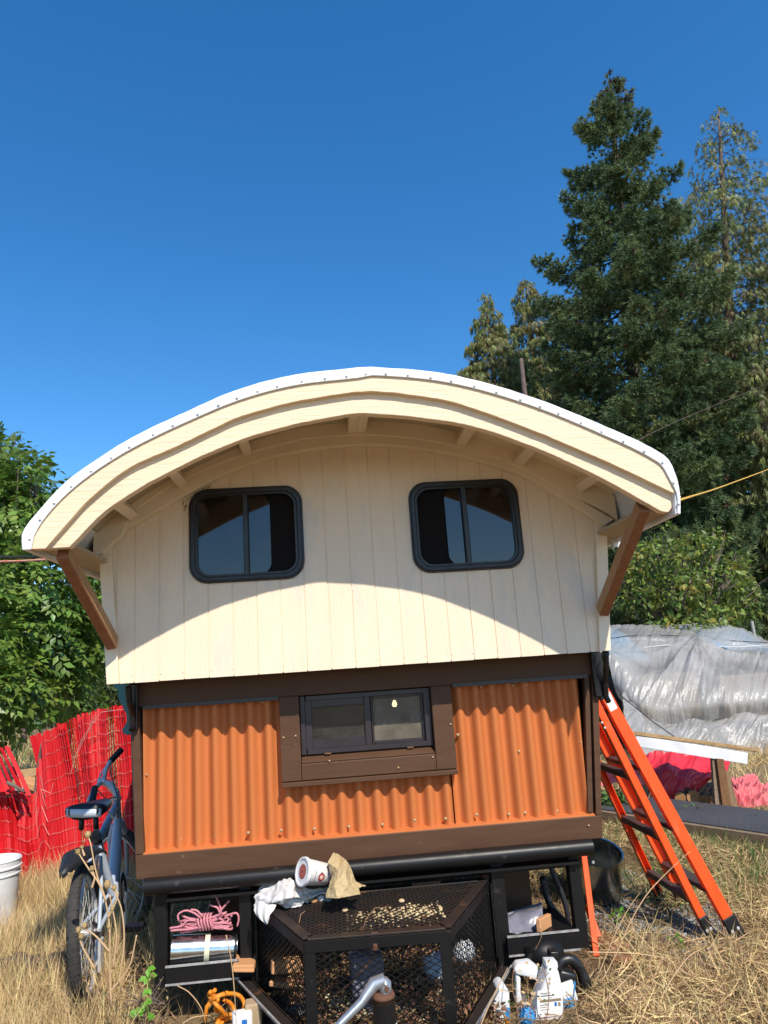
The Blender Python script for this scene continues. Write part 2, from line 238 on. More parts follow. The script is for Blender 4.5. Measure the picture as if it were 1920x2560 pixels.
# ------------------------------------------------------------------ object helpers
WP = {}
def tag(o, label=None, cat=None, group=None, kind=None):
    if label: o['label'] = label
    if cat: o['category'] = cat
    if group: o['group'] = group
    if kind: o['kind'] = kind
    return o
def empty(name, loc=(0, 0, 0), label=None, cat=None, group=None):
    o = bpy.data.objects.new(name, None); COL.objects.link(o); o.location = loc; WP[o.name] = Vector(loc)
    o.empty_display_size = 0.1
    return tag(o, label, cat, group)
def link(name, me, parent=None):
    o = bpy.data.objects.new(name, me); COL.objects.link(o)
    if parent is not None:
        o.parent = parent; o.location = -WP.get(parent.name, Vector((0, 0, 0)))
    WP[o.name] = Vector((0, 0, 0)); return o
def Rx(a): return Matrix.Rotation(a, 3, 'X')
def Ry(a): return Matrix.Rotation(a, 3, 'Y')
def Rz(a): return Matrix.Rotation(a, 3, 'Z')
class G:
    def __init__(s): s.v = []; s.f = []; s.mi = []; s.sm = False
    def add(s, vs, fs, mi=0):
        b = len(s.v); s.v += [tuple(map(float, v)) for v in vs]; s.f += [tuple(b + i for i in f) for f in fs]; s.mi += [mi] * len(fs)
    def box(s, c, d, R=None, mi=0, ch=0.0):
        h = [x / 2 for x in d]; c = Vector(tuple(map(float, c))); R = R or Matrix.Identity(3)
        if ch <= 0:
            vs = [(sx * h[0], sy * h[1], sz * h[2]) for sx in (-1, 1) for sy in (-1, 1) for sz in (-1, 1)]
            fs = [(0, 1, 3, 2), (4, 6, 7, 5), (0, 4, 5, 1), (2, 3, 7, 6), (0, 2, 6, 4), (1, 5, 7, 3)]
        else:
            bm = bmesh.new(); bmesh.ops.create_cube(bm, size=1.0); bmesh.ops.scale(bm, vec=d, verts=bm.verts)
            bmesh.ops.bevel(bm, geom=bm.edges[:], offset=min(ch, min(d) * 0.45), segments=1, affect='EDGES')
            bm.verts.index_update(); vs = [v.co[:] for v in bm.verts]; fs = [tuple(v.index for v in f.verts) for f in bm.faces]; bm.free()
        s.add([tuple(c + R @ Vector(v)) for v in vs], fs, mi); return s
    def beam(s, a, b, wd, ht, up=(0, 0, 1), mi=0, ch=0.0):
        a = Vector(tuple(map(float, a))); b = Vector(tuple(map(float, b))); z = (b - a); ln = z.length; z.normalize(); u = Vector(up)
        x = z.cross(u).normalized(); y = x.cross(z) * 1.0
        R = Matrix((x, z, y)).transposed()
        return s.box((a + b) / 2, (wd, ln, ht), R, mi, ch)
    def tube(s, pts, r, n=8, mi=0, cap=True, closed=False):
        P = [Vector(tuple(map(float, p))) for p in pts]; m = len(P); rs = r if hasattr(r, '__len__') else [r] * m
        up = None; vs = []
        for i in range(m):
            if closed: t = P[(i + 1) % m] - P[i - 1]
            else: t = P[min(i + 1, m - 1)] - P[max(i - 1, 0)]
            t.normalize() if t.length > 1e-9 else None
            if up is None: up = Vector((0, 0, 1)) if abs(t.z) < 0.9 else Vector((1, 0, 0))
            x = t.cross(up)
            if x.length < 1e-6: x = t.cross(Vector((1, 0.3, 0.1)))
            x.normalize(); y = x.cross(t).normalized(); up = y
            for k in range(n):
                a = 2 * math.pi * k / n; vs.append(tuple(P[i] + (x * math.cos(a) + y * math.sin(a)) * rs[i]))
        fs = []
        for i in range(m if closed else m - 1):
            j = (i + 1) % m
            for k in range(n): fs.append((i*n+k, i*n+(k+1) % n, j*n+(k+1) % n, j*n+k))
        if cap and not closed: fs.append(tuple(range(n))[::-1]); fs.append(tuple((m-1)*n+k for k in range(n)))
        s.add(vs, fs, mi); return s
    def lathe(s, prof, c, R=None, n=24, mi=0):
        R = R or Matrix.Identity(3); c = Vector(tuple(map(float, c))); vs = []
        for (r, z) in prof:
            for k in range(n):
                a = 2 * math.pi * k / n; vs.append(tuple(c + R @ Vector((r * math.cos(a), r * math.sin(a), z))))
        fs = [(i*n+k, i*n+(k+1) % n, (i+1)*n+(k+1) % n, (i+1)*n+k) for i in range(len(prof)-1) for k in range(n)]
        s.add(vs, fs, mi); return s
    def strip(s, A, B, y0, y1, mi=0):
        """solid between curve A (upper) and B (lower), both lists of (x,z), from y0 to y1"""
        n = len(A); vs = []
        for (a, b) in zip(A, B):
            vs += [(a[0], y0, a[1]), (b[0], y0, b[1]), (b[0], y1, b[1]), (a[0], y1, a[1])]
        fs = []
        for i in range(n - 1):
            p = 4 * i; q = p + 4
            for k in range(4): fs.append((p + k, p + (k + 1) % 4, q + (k + 1) % 4, q + k))
        fs += [(0, 3, 2, 1), (4*n-4, 4*n-3, 4*n-2, 4*n-1)]
        s.add(vs, fs, mi); return s
    def prism(s, poly, y0, y1, mi=0):
        n = len(poly); vs = [(p[0], y0, p[1]) for p in poly] + [(p[0], y1, p[1]) for p in poly]
        fs = [tuple(range(n)), tuple(range(2*n-1, n-1, -1))] + [(i, i + n, (i+1) % n + n, (i+1) % n) for i in range(n)]
        s.add(vs, fs, mi); return s
    def grid(s, P, mi=0):
        """P: (m,n,3) array"""
        m, n = P.shape[:2]; s.add(P.reshape(-1, 3), [(i*n+j, i*n+j+1, (i+1)*n+j+1, (i+1)*n+j) for i in range(m-1) for j in range(n-1)], mi); return s
    def build(s, name, mats, parent=None, smooth=False, bev=0.0, sub=0, solid=0.0, angle=None):
        me = bpy.data.meshes.new(name); me.from_pydata(s.v, [], s.f); 
        if not isinstance(mats, (list, tuple)): mats = [mats]
        for m in mats: me.materials.append(M[m] if isinstance(m, str) else m)
        if any(s.mi): me.polygons.foreach_set('material_index', s.mi)
        bm = bmesh.new(); bm.from_mesh(me); bmesh.ops.recalc_face_normals(bm, faces=bm.faces)
        bm.to_mesh(me); bm.free()
        if smooth:
            me.polygons.foreach_set('use_smooth', [True] * len(me.polygons))
            if angle: me.set_sharp_from_angle(angle=math.radians(angle))
        me.update(); o = link(name, me, parent)
        if bev: md = o.modifiers.new('bevel', 'BEVEL'); md.width = bev; md.segments = 2; md.limit_method = 'ANGLE'; md.angle_limit = math.radians(40)
        if solid: md = o.modifiers.new('solidify', 'SOLIDIFY'); md.thickness = solid
        if sub: md = o.modifiers.new('subdivision', 'SUBSURF'); md.levels = sub; md.render_levels = sub
        return o
def cloud(name, T, faces, pos, axx, axy, axz, scale, mat_, parent=None, mi=None):
    """one mesh of many small copies of template T (k,3) placed at pos with frames"""
    T = np.asarray(T, float); k = len(T); N = len(pos); scale = np.broadcast_to(np.asarray(scale, float).reshape(-1, 1, 1), (N, 1, 1))
    V = pos[:, None, :] + scale * (T[None, :, 0:1] * axx[:, None, :] + T[None, :, 1:2] * axy[:, None, :] + T[None, :, 2:3] * axz[:, None, :])
    V = V.reshape(-1, 3); nf = len(faces); fl = np.array(faces); kf = fl.shape[1]
    idx = (fl[None] + (np.arange(N) * k)[:, None, None]).reshape(-1)
    me = bpy.data.meshes.new(name); me.vertices.add(len(V)); me.vertices.foreach_set('co', V.ravel())
    me.loops.add(len(idx)); me.loops.foreach_set('vertex_index', idx); me.polygons.add(N * nf)
    me.polygons.foreach_set('loop_start', np.arange(N * nf) * kf); me.polygons.foreach_set('loop_total', np.full(N * nf, kf))
    for m in (mat_ if isinstance(mat_, (list, tuple)) else [mat_]): me.materials.append(M[m])
    if mi is not None: me.polygons.foreach_set('material_index', np.repeat(mi, nf))
    me.update(); me.validate()
    return link(name, me, parent)
def unit(a): return a / np.maximum(np.linalg.norm(a, axis=-1, keepdims=True), 1e-9)
def frames(d, spin=None):
    """orthonormal frames with y along d"""
    d = unit(d); r = unit(rng.normal(size=d.shape)) if spin is None else spin
    x = unit(np.cross(d, r)); z = np.cross(x, d); return x, d, z
# ================================================================== GROUND
def gz(x, y):
    x = np.asarray(x, float); y = np.asarray(y, float)
    return (0.018*np.sin(2.1*x+0.7)*np.cos(1.7*y) + 0.012*np.sin(5.3*x+2*y) + 0.008*np.sin(9*y-3*x)) * np.clip((y+4)/2, 0, 1)
def axis_pts(lo, hi, a, b, st):
    near = np.arange(a, b + 1e-6, st); out = [near]
    x = b; s = st
    R_ = []
    while x < hi: s *= 1.35; x += s; R_.append(min(x, hi))
    x = a; s = st; L_ = []
    while x > lo: s *= 1.35; x -= s; L_.append(max(x, lo))
    return np.array(L_[::-1] + list(near) + R_)
gx = axis_pts(-400, 400, -5, 7, 0.08); gy = axis_pts(-400, 700, -2.0, 8, 0.08)
X, Y = np.meshgrid(gx, gy); g = G(); g.grid(np.stack([X, Y, gz(X, Y)], -1)); ground = g.build('ground', 'ground', smooth=True)
ground['kind'] = 'structure'

# ================================================================== THE WAGON
wagon = empty('travel_wagon', (0, 1.6, 0), 'home built travel wagon with curved cream roof over orange corrugated walls', 'caravan')
def W(bld, name, m, parent=None, **k): return bld.build(name, m, parent or wagon, **k)
YF = -0.50           # back of the barge boards
# curves in the fascia plane, traced then laid out in real x, z
def curve(pts, Y, n=72): return spline([(lambda q: (q[0], q[2]))(onY(p, Y)) for p in pts], n)
px_outer = [z1(110, 915), z1(110, 835), z1(190, 730), z1(300, 610), z1(450, 500), z1(620, 395), z1(850, 285), z1(1090, 181), z1(1350, 112), z1(1650, 78),
            z2(160, 75), z2(500, 108), z2(850, 203), z2(1200, 340), z2(1490, 482), z2(1540, 570), z2(1560, 660), z2(1562, 750)]
px_trim = [z1(150, 913), z1(168, 840), z1(232, 745), z1(340, 635), z1(480, 530), z1(640, 435), z1(870, 325), z1(1110, 226), z1(1360, 160), z1(1655, 125),
           z2(160, 114), z2(490, 146), z2(840, 240), z2(1185, 377), z2(1462, 514), z2(1512, 590), z2(1546, 662), z2(1548, 748)]
px_groove = [z1(222, 912), z1(330, 785), z1(440, 670), z1(600, 545), z1(860, 425), z1(1100, 312), z1(1350, 242), z1(1640, 195),
             z2(180, 193), z2(500, 238), z2(850, 358), z2(1100, 462), z2(1300, 550), z2(1420, 608), z2(1520, 655), z2(1552, 672)]
px_bottom = [z1(330, 905), z1(500, 735), z1(740, 585), z1(1070, 430), z1(1350, 345), z1(1640, 292),
             z2(130, 293), z2(350, 310), z2(620, 355), z2(920, 460), z2(1200, 590), z2(1380, 690), z2(1480, 745)]
px_bot_full = px_bottom + [z2(1562, 748)]
cO = curve(px_outer, YF - 0.04, 110); cT = curve(px_trim, YF - 0.04, 110)
cG = curve(px_groove, YF - 0.02, 90)
cT2 = curve([z1(150, 913)] + px_trim[1:-2] + [z2(1548, 668)], YF - 0.02, 90)
cB = curve(px_bottom + [z2(1500, 746)], YF, 90)
cG2 = curve([z1(228, 911)] + px_groove[1:-1] + [z2(1562, 672)], YF, 90)
def wob(c, a, s):
    c = c.copy(); n = len(c); t = np.arange(n); c[:, 1] += a * (np.sin(t * 0.9 + s) * 0.5 + rng.normal(size=n) * 0.5); return c
up_in = lambda c, d: c + np.c_[np.zeros(len(c)), np.full(len(c), d)]
# barge boards: upper one stands proud of the lower one; lower board runs behind it
fas = empty('barge_board', (0, -.5, 1.9)); fas.parent = wagon; fas.location = Vector((0, -.5, 1.9)) - WP[wagon.name]
bb_up = G(); bb_up.strip(cT2, wob(cG, 0.0012, 1), YF - 0.045, YF - 0.002); bpy.data.objects.remove(fas)
W(bb_up, 'barge_board', 'cream', bev=0.003)
gtop = cG2.copy(); 
bb_lo = G(); bb_lo.strip([(a[0], a[1] + (0.03 if 2 < i < 88 else 0.0)) for i, a in enumerate(cG2)], wob(cB, 0.0010, 2), YF - 0.022, YF + 0.016); W(bb_lo, 'barge_board', 'cream', bev=0.003)
# white membrane edge folded over the front of the roof
tr = G(); tr.strip(wob(cO, 0.0010, 3), cT, YF - 0.054, YF - 0.046); W(tr, 'roof_edge_trim', 'white_trim', bev=0.002)
# small folds of the membrane edge
# roof shell
def inset(c, d):
    t = np.gradient(c, axis=0); n_ = np.stack([t[:, 1], -t[:, 0]], -1); n_ /= np.linalg.norm(n_, axis=1, keepdims=True); return c + n_ * d
cI = inset(cO, 0.016)
rf = G(); rf.strip(cO, cI, YF - 0.045, 3.9); W(rf, 'roof', 'white_trim', smooth=True, angle=40)
cI2 = inset(cO, 0.020)[8:-8]; cI3 = inset(cO, 0.028)[8:-8]
# button screws along the roof edge
sg = G(); sg.lathe([(0.0, -0.008), (0.006, -0.0075), (0.0075, -0.004), (0.0078, 0.0)], (0, 0, 0), Rx(-math.pi/2), 10)
scm = None
def screw_at(p, parent=wagon, m='screw_white', s=1.0, tilt=None):
    global scm
    o = bpy.data.objects.new('screw', SCM[m]); COL.objects.link(o); o.parent = parent
    o.location = Vector(tuple(map(float, p))) - WP.get(parent.name, Vector((0, 0, 0))); o.scale = (s, s, s)
    if tilt: o.rotation_euler = tilt
    return o
SCM = {}
for mm in ('screw_white', 'screw'):
    t_ = sg.build('screw', mm, smooth=True); SCM[mm] = t_.data; bpy.data.objects.remove(t_)
arc = np.r_[0, np.cumsum(np.linalg.norm(np.diff(cO, axis=0), axis=1))]
s_ = 0.04
while s_ < arc[-1]:
    i = int(np.clip(np.searchsorted(arc, s_), 1, len(arc) - 2)); k = (s_ - arc[i-1]) / (arc[i] - arc[i-1])
    a = cO[i-1] * (1-k) + cO[i] * k; b = cT[i-1] * (1-k) + cT[i] * k; q = b * 0.72 + a * 0.28
    screw_at((q[0], YF - 0.0535, q[1]), s=rnd.uniform(0.6, .8)); s_ += 0.088 + rnd.uniform(-.014, .014)
s_ = 0.1                                        # screws on top, seen in profile on the skyline
while s_ < arc[-1]:
    i = int(np.clip(np.searchsorted(arc, s_), 1, len(arc) - 2)); a = cO[i]; t = cO[i+1] - cO[i-1]; ang = math.atan2(t[1], t[0])
    screw_at((a[0], YF - 0.03, a[1]), s=1.2, tilt=(math.pi/2, -ang, 0) if False else (math.radians(90), 0, 0)); s_ += 0.125
# hanging fold at the eaves ends: the roof's side edge boards
eL = onY(z1(110, 915), YF); eR = onY(z2(1562, 750), YF)
for nm, e, s in (('eave_board', eL, 1), ('eave_board', eR, -1)):
    b = G(); b.box((e[0] + s*0.075, (YF + 3.8)/2 + .012, e[2] + 0.022), (0.13, 3.8 - YF - 0.02, 0.016), Ry(-s*0.12)); W(b, nm, 'taupe')
# wall arch trim (rafter lying on the gable)
px_tl = [z1(452, 884), z1(600, 805), z1(750, 718), z1(960, 603), z1(1180, 505), z1(1400, 452), z1(1620, 430), z2(240, 430), z2(430, 455), z2(600, 492), z2(850, 575), z2(1050, 690), z2(1218, 800)]
px_tu = [z1(420, 880), z1(540, 787), z1(800, 603), z1(1120, 468), z1(1400, 395), z1(1620, 377), z2(150, 375), z2(400, 400), z2(620, 452), z2(850, 535), z2(1060, 655), z2(1262, 772)]
cTL = curve(px_tl, -0.035, 70); cTU = curve(px_tu, -0.035, 70)
ar = G(); ar.strip(cTU, cTL, -0.038, 0.0); W(ar, 'arch_trim', 'cream_smooth', bev=0.004)
# inner second rafter seen beyond the trim on the right, reaching the eave
def zo(x):                                       # roof underside height at x
    return float(np.interp(x, cI[8:-8, 0], cI[8:-8, 1]))
def ztrim(x): return float(np.interp(x, cTU[:, 0], cTU[:, 1]))
xs = np.linspace(-1.12, 1.16, 60)
raf = G(); raf.strip([(x, zo(x) - 0.004) for x in xs], [(x, min(zo(x) - 0.02, max(zo(x) - 0.12, ztrim(x) - 0.01 if -1.0 < x < 1.1 else zo(x) - 0.12))) for x in xs], -0.045, -0.005); W(raf, 'rafter', 'cream_smooth', bev=0.003)
# lookout joists between the gable and the barge board
jx = []
for p in (z1(455, 800), z1(508, 770), z1(765, 590), z1(1092, 455)): jx.append((onY(p, -.25)[0], 0.042))
jx = jx[1:]
c_ = onY((896, 1060), -.25)[0]; jx += [(c_ - 0.0215, 0.041), (c_ + 0.0215, 0.041)]
for p in (z2(622, 405), z2(912, 508), z2(1215, 655)): jx.append((onY(p, -.25)[0], 0.046))
xj = sorted(j[0] for j in jx)
for x, wd in jx:
    sl = (zo(x + .03) - zo(x - .03)) / .06; a = math.atan(sl)
    b = G(); b.box((x + math.sin(a) * 0.040, (YF - .03)/2 - .0, zo(x) - 0.040 * math.cos(a) - .004), (wd, -YF - 0.06, 0.066), Ry(-a) @ Rx(.03), ch=0.003); W(b, 'roof_joist', 'cream_smooth')
edges = [-1.14] + xj + [1.17]
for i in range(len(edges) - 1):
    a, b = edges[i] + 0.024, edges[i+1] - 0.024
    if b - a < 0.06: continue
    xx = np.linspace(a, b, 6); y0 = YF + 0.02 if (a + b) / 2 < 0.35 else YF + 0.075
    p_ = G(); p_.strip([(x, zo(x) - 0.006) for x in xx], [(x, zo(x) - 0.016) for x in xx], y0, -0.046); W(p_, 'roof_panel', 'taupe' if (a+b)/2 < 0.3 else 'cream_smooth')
# membrane flap left hanging behind the right eave
fl = G(); uu, vv = np.meshgrid(np.linspace(0, 1, 14), np.linspace(0, 1, 14)); q = onY(z2(1235, 770), 0.06); q2 = onY(z2(1330, 800), 0.06)
fl.grid(np.stack([q[0] + uu * (q2[0] - q[0]), 0.06 + 0.012 * np.sin(uu * 9 + vv * 4), q[2] - vv * (0.15 - 0.06 * uu) + 0.01 * np.sin(uu * 12)], -1)); W(fl, 'membrane_flap', 'white_trim', smooth=True, solid=0.002)
# braces from the wall corners out to the barge board
for ptop, pbot, s in ((z1(292, 925), z1(520, 1345), -1), (z2(1395, 715), z2(1208, 1195), 1)):
    a = onY(ptop, YF + 0.03); b = onY(pbot, -0.035)
    a = a + (a - b) * 0.01
    br = G(); br.beam(b, a, 0.042, 0.062, up=(0, 1, 0.2), ch=0.004); o = W(br, 'eave_brace', ['cedar', 'cedar_shaded'])
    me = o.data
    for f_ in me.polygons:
        if f_.normal.y < -0.35: f_.material_index = 1  # front faces take a darker cedar: their shade is put into the colour
# ---- gable wall of grooved boards, windows cut through
zb = 1.314
xl_b, xr_b = onY(z1(497, 1520), 0)[0], onY(z2(1243, 1385), 0)[0]
xl_t, xr_t = onY(z1(457, 884), 0)[0], onY(z2(1229, 830), 0)[0]
def rect(pts, Y):
    q = [onY(p, Y) for p in pts]; x0 = (q[0][0] + q[3][0]) / 2; x1 = (q[1][0] + q[2][0]) / 2; zt = (q[0][2] + q[1][2]) / 2; zb_ = (q[2][2] + q[3][2]) / 2
    return x0, x1, zb_, zt
w1 = rect([z1(873, 636), z1(1378, 618), z1(1403, 1035), z1(878, 1060)], -0.02)
w2 = rect([z2(327, 604), z2(815, 585), z2(848, 990), z2(340, 1008)], -0.02)
WINS = [w1, w2]; RAD = 0.075
def hole(w, x, gap=0.022):
    x0, x1, a, b = w[0] + gap, w[1] - gap, w[2] + gap, w[3] - gap; r = RAD - gap * .5
    if x <= x0 or x >= x1: return None
    d = max(x0 + r - x, x - (x1 - r), 0); k = r - math.sqrt(max(r * r - d * d, 0)); return a + k, b - k
def ztop(x): return min(float(np.interp(x, cTL[:, 0], cTL[:, 1])) + 0.02, zo(x) - .01)
X0g = onY(z1(618, 1525), 0)[0]; PIT = 0.1016
gro = [X0g + i * PIT for i in range(-1, 20)]
gro = [x for x in gro if xl_b + 0.06 < x < xr_b - 0.06]
xcl, xcr = xl_b + 0.048, xr_b - 0.045       # inner edges of the corner boards
for a, b in zip([xcl - .02] + gro, gro + [xcr + .02]):
    a2, b2 = a + 0.002, b - 0.002; cuts = list(np.linspace(a2, b2, 4))
    for wv in WINS:
        for xe in (wv[0] + 0.022, wv[1] - 0.022):
            if a2 < xe < b2: cuts += [xe - 1e-4, xe + 1e-4]
        for xe in np.r_[np.linspace(wv[0] + .023, wv[0] + .09, 8), np.linspace(wv[1] - .09, wv[1] - .023, 8)]:
            if a2 < xe < b2: cuts.append(xe)
    cuts = sorted(set(cuts)); sd = G(); dz = rnd.uniform(-.001, .001); dy = rnd.uniform(-.0008, .0008)
    def runs(lo_f, hi_f, cc):
        if len(cc) < 2: return
        sd = G(); sd.strip([(x, hi_f(x)) for x in cc], [(x, lo_f(x)) for x in cc], 0.0 + dy, 0.0032); W(sd, 'siding_board', 'siding')
    seg = {'full': [], 'w': []}; cur = []; state = None
    groups = []
    for x in cuts:
        st = None
        for wv in WINS:
            if hole(wv, x): st = wv
        if groups and groups[-1][0] == st: groups[-1][1].append(x)
        else: groups.append([st, [x]])
    for gi, (st, cc) in enumerate(groups):
        if st is None: runs(lambda x: zb + dz, ztop, cc)
        else:
            runs(lambda x: zb + dz, lambda x: hole(st, x)[0], cc); runs(lambda x: hole(st, x)[1], ztop, cc)
bk = G()        # sheet behind the grooves, four pieces round the two openings
def bkbox(x0, x1, lo, hi):
    xx = np.linspace(x0, x1, 12); bk.strip([(x, hi(x) if callable(hi) else hi) for x in xx], [(x, lo) for x in xx], 0.0035, 0.03)
bkbox(xl_b + .01, w1[0] + .03, zb + .004, lambda x: ztop(x) - .004); bkbox(w1[1] - .03, w2[0] + .03, zb + .004, lambda x: ztop(x) - .004); bkbox(w2[1] - .03, xr_b - .01, zb + .004, lambda x: ztop(x) - .004)
for wv in WINS: bkbox(wv[0] + .03, wv[1] - .03, zb + .004, wv[2] + .02); bkbox(wv[0] + .03, wv[1] - .03, wv[3] - .02, lambda x: ztop(x) - .004)
W(bk, 'wall_backing', 'cream_smooth')
# corner boards
for (xb, xt, s) in ((xl_b, xl_t, 1), (xr_b, xr_t, -1)):
    c = G(); zt = ztop(xt + s * 0.03) - 0.005
    c.prism([(xb, zb), (xb + s*0.05, zb), (xt + s*0.05, ztop(xt + s*0.05) - .004), (xt, zt)], -0.018, 0.0); W(c, 'corner_board', 'cream_smooth', bev=0.002)
    sw = G(); sw.prism([(xb, zb), (xb + s*0.02, zb), (xt + s*0.02, zt), (xt, zt)], 0.0, 3.4); W(sw, 'side_wall', 'siding')
for xb0, xt0, s in ((xl_b, xl_t, 1), (xr_b, xr_t, -1)):
    zt_f = ztop(xt0 + s * .03) - .004; k = G(); k.prism([(xb0 + s*.075, zb + .001), (xb0 + s*.01, zb + .001), (xt0 + s*.01, zt_f), (xb0 + s*.075, ztop(xb0 + s*.075) - .006)], .0036, .0070); W(k, 'siding_board', 'siding')
# nails
ng = G()
for i, x in enumerate(gro):
    for z in (zb + 0.03, zb + 0.33 + 0.01 * (i % 3)):
        ng.lathe([(0, -0.0018), (0.0035, -0.0012), (0.0045, 0)], (x + (0.006 if i % 2 else -0.006), 0.0, z), Rx(-math.pi/2), 7)
o = W(ng, 'nail', 'cream_smooth'); o['kind'] = 'stuff'
# ---- gable windows
def rrect(x0, x1, z0, z1_, r, n=8):
    out = []
    for cx, cz, a0 in ((x1-r, z1_-r, 0), (x0+r, z1_-r, 90), (x0+r, z0+r, 180), (x1-r, z0+r, 270)):
        for k in range(n + 1):
            a = math.radians(a0 + 90 * k / n); out.append((cx + r*math.cos(a), cz + r*math.sin(a)))
    return out
def ring(g_, po, pi, y0, y1, mi=0):
    n = len(po); vs = [(p[0], y0, p[1]) for p in po] + [(p[0], y0, p[1]) for p in pi] + [(p[0], y1, p[1]) for p in pi] + [(p[0], y1, p[1]) for p in po]
    fs = []
    for k in range(4):
        for i in range(n): fs.append((k*n+i, k*n+(i+1) % n, ((k+1) % 4)*n+(i+1) % n, ((k+1) % 4)*n+i))
    g_.add(vs, fs, mi)
for wi, (x0, x1, a, b) in enumerate(WINS):
    f = G(); ring(f, rrect(x0, x1, a, b, RAD), rrect(x0+.02, x1-.02, a+.02, b-.02, RAD-.012), -0.020, 0.02)
    fr = W(f, 'window', 'rubber', bev=0.004, smooth=True, angle=40)
    f = G(); ring(f, rrect(x0-.007, x1+.007, a-.007, b+.007, RAD+.005), rrect(x0+.004, x1-.004, a+.004, b-.004, RAD-.002), -0.009, -0.001); W(f, 'window_seal', 'rubber', fr, bev=0.002)
    f = G(); ring(f, rrect(x0+.018, x1-.018, a+.018, b-.018, RAD-.011), rrect(x0+.029, x1-.029, a+.029, b-.029, RAD-.018), -0.012, 0.012); W(f, 'frame', 'black_plastic', fr, smooth=True, angle=40)
    xm = onY(z1(1133, 860), -.01)[0] if wi == 0 else onY(z2(582, 800), -.01)[0]
    f = G(); f.box((xm, -0.004, (a+b)/2), (0.022, 0.018, b-a-.04), ch=0.002); W(f, 'mullion', 'black_plastic', fr)
    xs_ = onY(z1(1247, 860), 0.006)[0] if wi == 0 else onY(z2(491, 800), 0.006)[0]
    i_ = 0.028
    if wi == 0:
        fix = (x0 + i_, xm); sli = (x0 + i_ + .06, xs_); scr = (xm, x1 - .02)
    else:
        fix = (xm, x1 - i_); sli = (xs_, x1 - i_ - .06); scr = (x0 + .02, xm)
    tilt = 0.0
    f = G(); f.prism([(x0+.024, a+.045), (x0+.045, a+.024), (xm, a+.024), (xm, b-.024), (x0+.045, b-.024), (x0+.024, b-.045)] if wi == 0 else [(x1-.024, a+.045), (x1-.045, a+.024), (xm, a+.024), (xm, b-.024), (x1-.045, b-.024), (x1-.024, b-.045)], 0.002, 0.005); W(f, 'pane', 'glass', fr)
    sp = rrect(min(sli), max(sli), a+.022, b-.022, 0.055)
    # rounded only on its leading edge
    cx = (min(sli)+max(sli))/2
    sp = rrect(min(xm, xs_) - (.02 if wi == 0 else 0), max(xm, xs_) + (.02 if wi else 0), a+.024, b-.024, 0.05)
    f = G(); f.prism(sp, 0.010, 0.013); W(f, 'pane', 'glass', fr)
    f = G(); f.prism(rrect(min(scr), max(scr), a+.02, b-.02, .05), 0.018, 0.0185); W(f, 'insect_screen', 'screenmesh', fr)
    f = G(); f.box(((x0+x1)/2, 0.16, (a+b)/2), (x1-x0+.1, 0.004, b-a+.1)); W(f, 'interior_dark_sheet', 'dark', fr)  # dark sheet put in for the unlit interior behind the glass
# ---- ledge: header, floor of the upper body
hb = G(); hb.box(((xl_b+xr_b)/2, 1.5, zb + 0.012), (xr_b-xl_b-0.02, 2.9, 0.02)); W(hb, 'ledge_floor', 'brown')
YL = 0.19        # plane of the lower wall's trim
def LZ(p, Y=YL): q = onY(p, Y); return (q[0], q[2])
tl = LZ((331, 1828)); bl = LZ((343, 2192)); tr_ = LZ((1494, 1756)); br_ = LZ((1503, 2097))
zr_t = (LZ((353, 2133))[1] + LZ((1487, 2039))[1]) / 2; zr_b = (bl[1] + br_[1]) / 2
zh = LZ(z6(0, 265))[1]*0.5 + LZ(z6(1580, 175))[1]*0.5
top = zb + 0.001
def lerpx(z, a, b): return a[0] + (b[0]-a[0]) * (z-a[1]) / (b[1]-a[1])
LX = lambda z: lerpx(z, tl, bl); RX = lambda z: lerpx(z, tr_, br_)
h = G(); h.prism([(LX(zh)+.02, zh), (RX(zh)-.02, zh), (RX(top)-.02, top), (LX(top)+.02, top)], YL - .012, YL + .03); W(h, 'header_board', 'brown', bev=0.002)
h = G(); h.prism([(LX(zh)+.05, zh-.012), (LZ(z6(178, 262))[0], zh-.012), (LZ(z6(178, 262))[0], zh+.004), (LX(zh)+.05, zh+.004)], YL - .018, YL - .010); h.prism([(LZ(z6(975, 200))[0], zh-.010), (RX(zh)-.05, zh-.010), (RX(zh)-.05, zh+.006), (LZ(z6(975, 200))[0], zh+.006)], YL - .018, YL - .010); W(h, 'flashing_strip', 'vinyl')
h = G(); h.prism([(LX(zr_b), zr_b), (RX(zr_b), zr_b), (RX(zr_t), zr_t), (LX(zr_t), zr_t)], YL - .02, YL + .03); W(h, 'bottom_rail', 'brown', bev=0.003)
h = G(); xa, xb_ = LX(zr_t)+.03, RX(zr_t)-.03; h.box(((xa+xb_)/2, YL + .010, zr_t + .004), (xb_-xa, 0.055, 0.008), Rx(0.12), ch=.001); W(h, 'sill_flashing', 'orange_metal')
cw = 0.042
h = G(); h.prism([(LX(zr_t), zr_t+.002), (LX(zr_t)+cw-.008, zr_t+.002), (LX(zh)+cw-.008, zh), (LX(top)+.03, top), (LX(top), top)], YL - .016, YL + .03); W(h, 'corner_post', 'brown', bev=0.002)
h = G(); h.prism([(RX(zr_t), zr_t+.002), (RX(zr_t)-.026, zr_t+.002), (RX(zh)-.030, zh), (RX(top)-.03, top), (RX(top), top)], YL - .018, YL + .03); W(h, 'corner_post', 'brown', bev=0.002)
h = G(); h.prism([(RX(zr_t)-.033, zr_t+.012), (RX(zr_t)-.056, zr_t+.012), (RX(zh)-.060, zh), (RX(zh)-.037, zh)], YL - .006, YL + .03); W(h, 'corner_post', 'brown', bev=0.002)
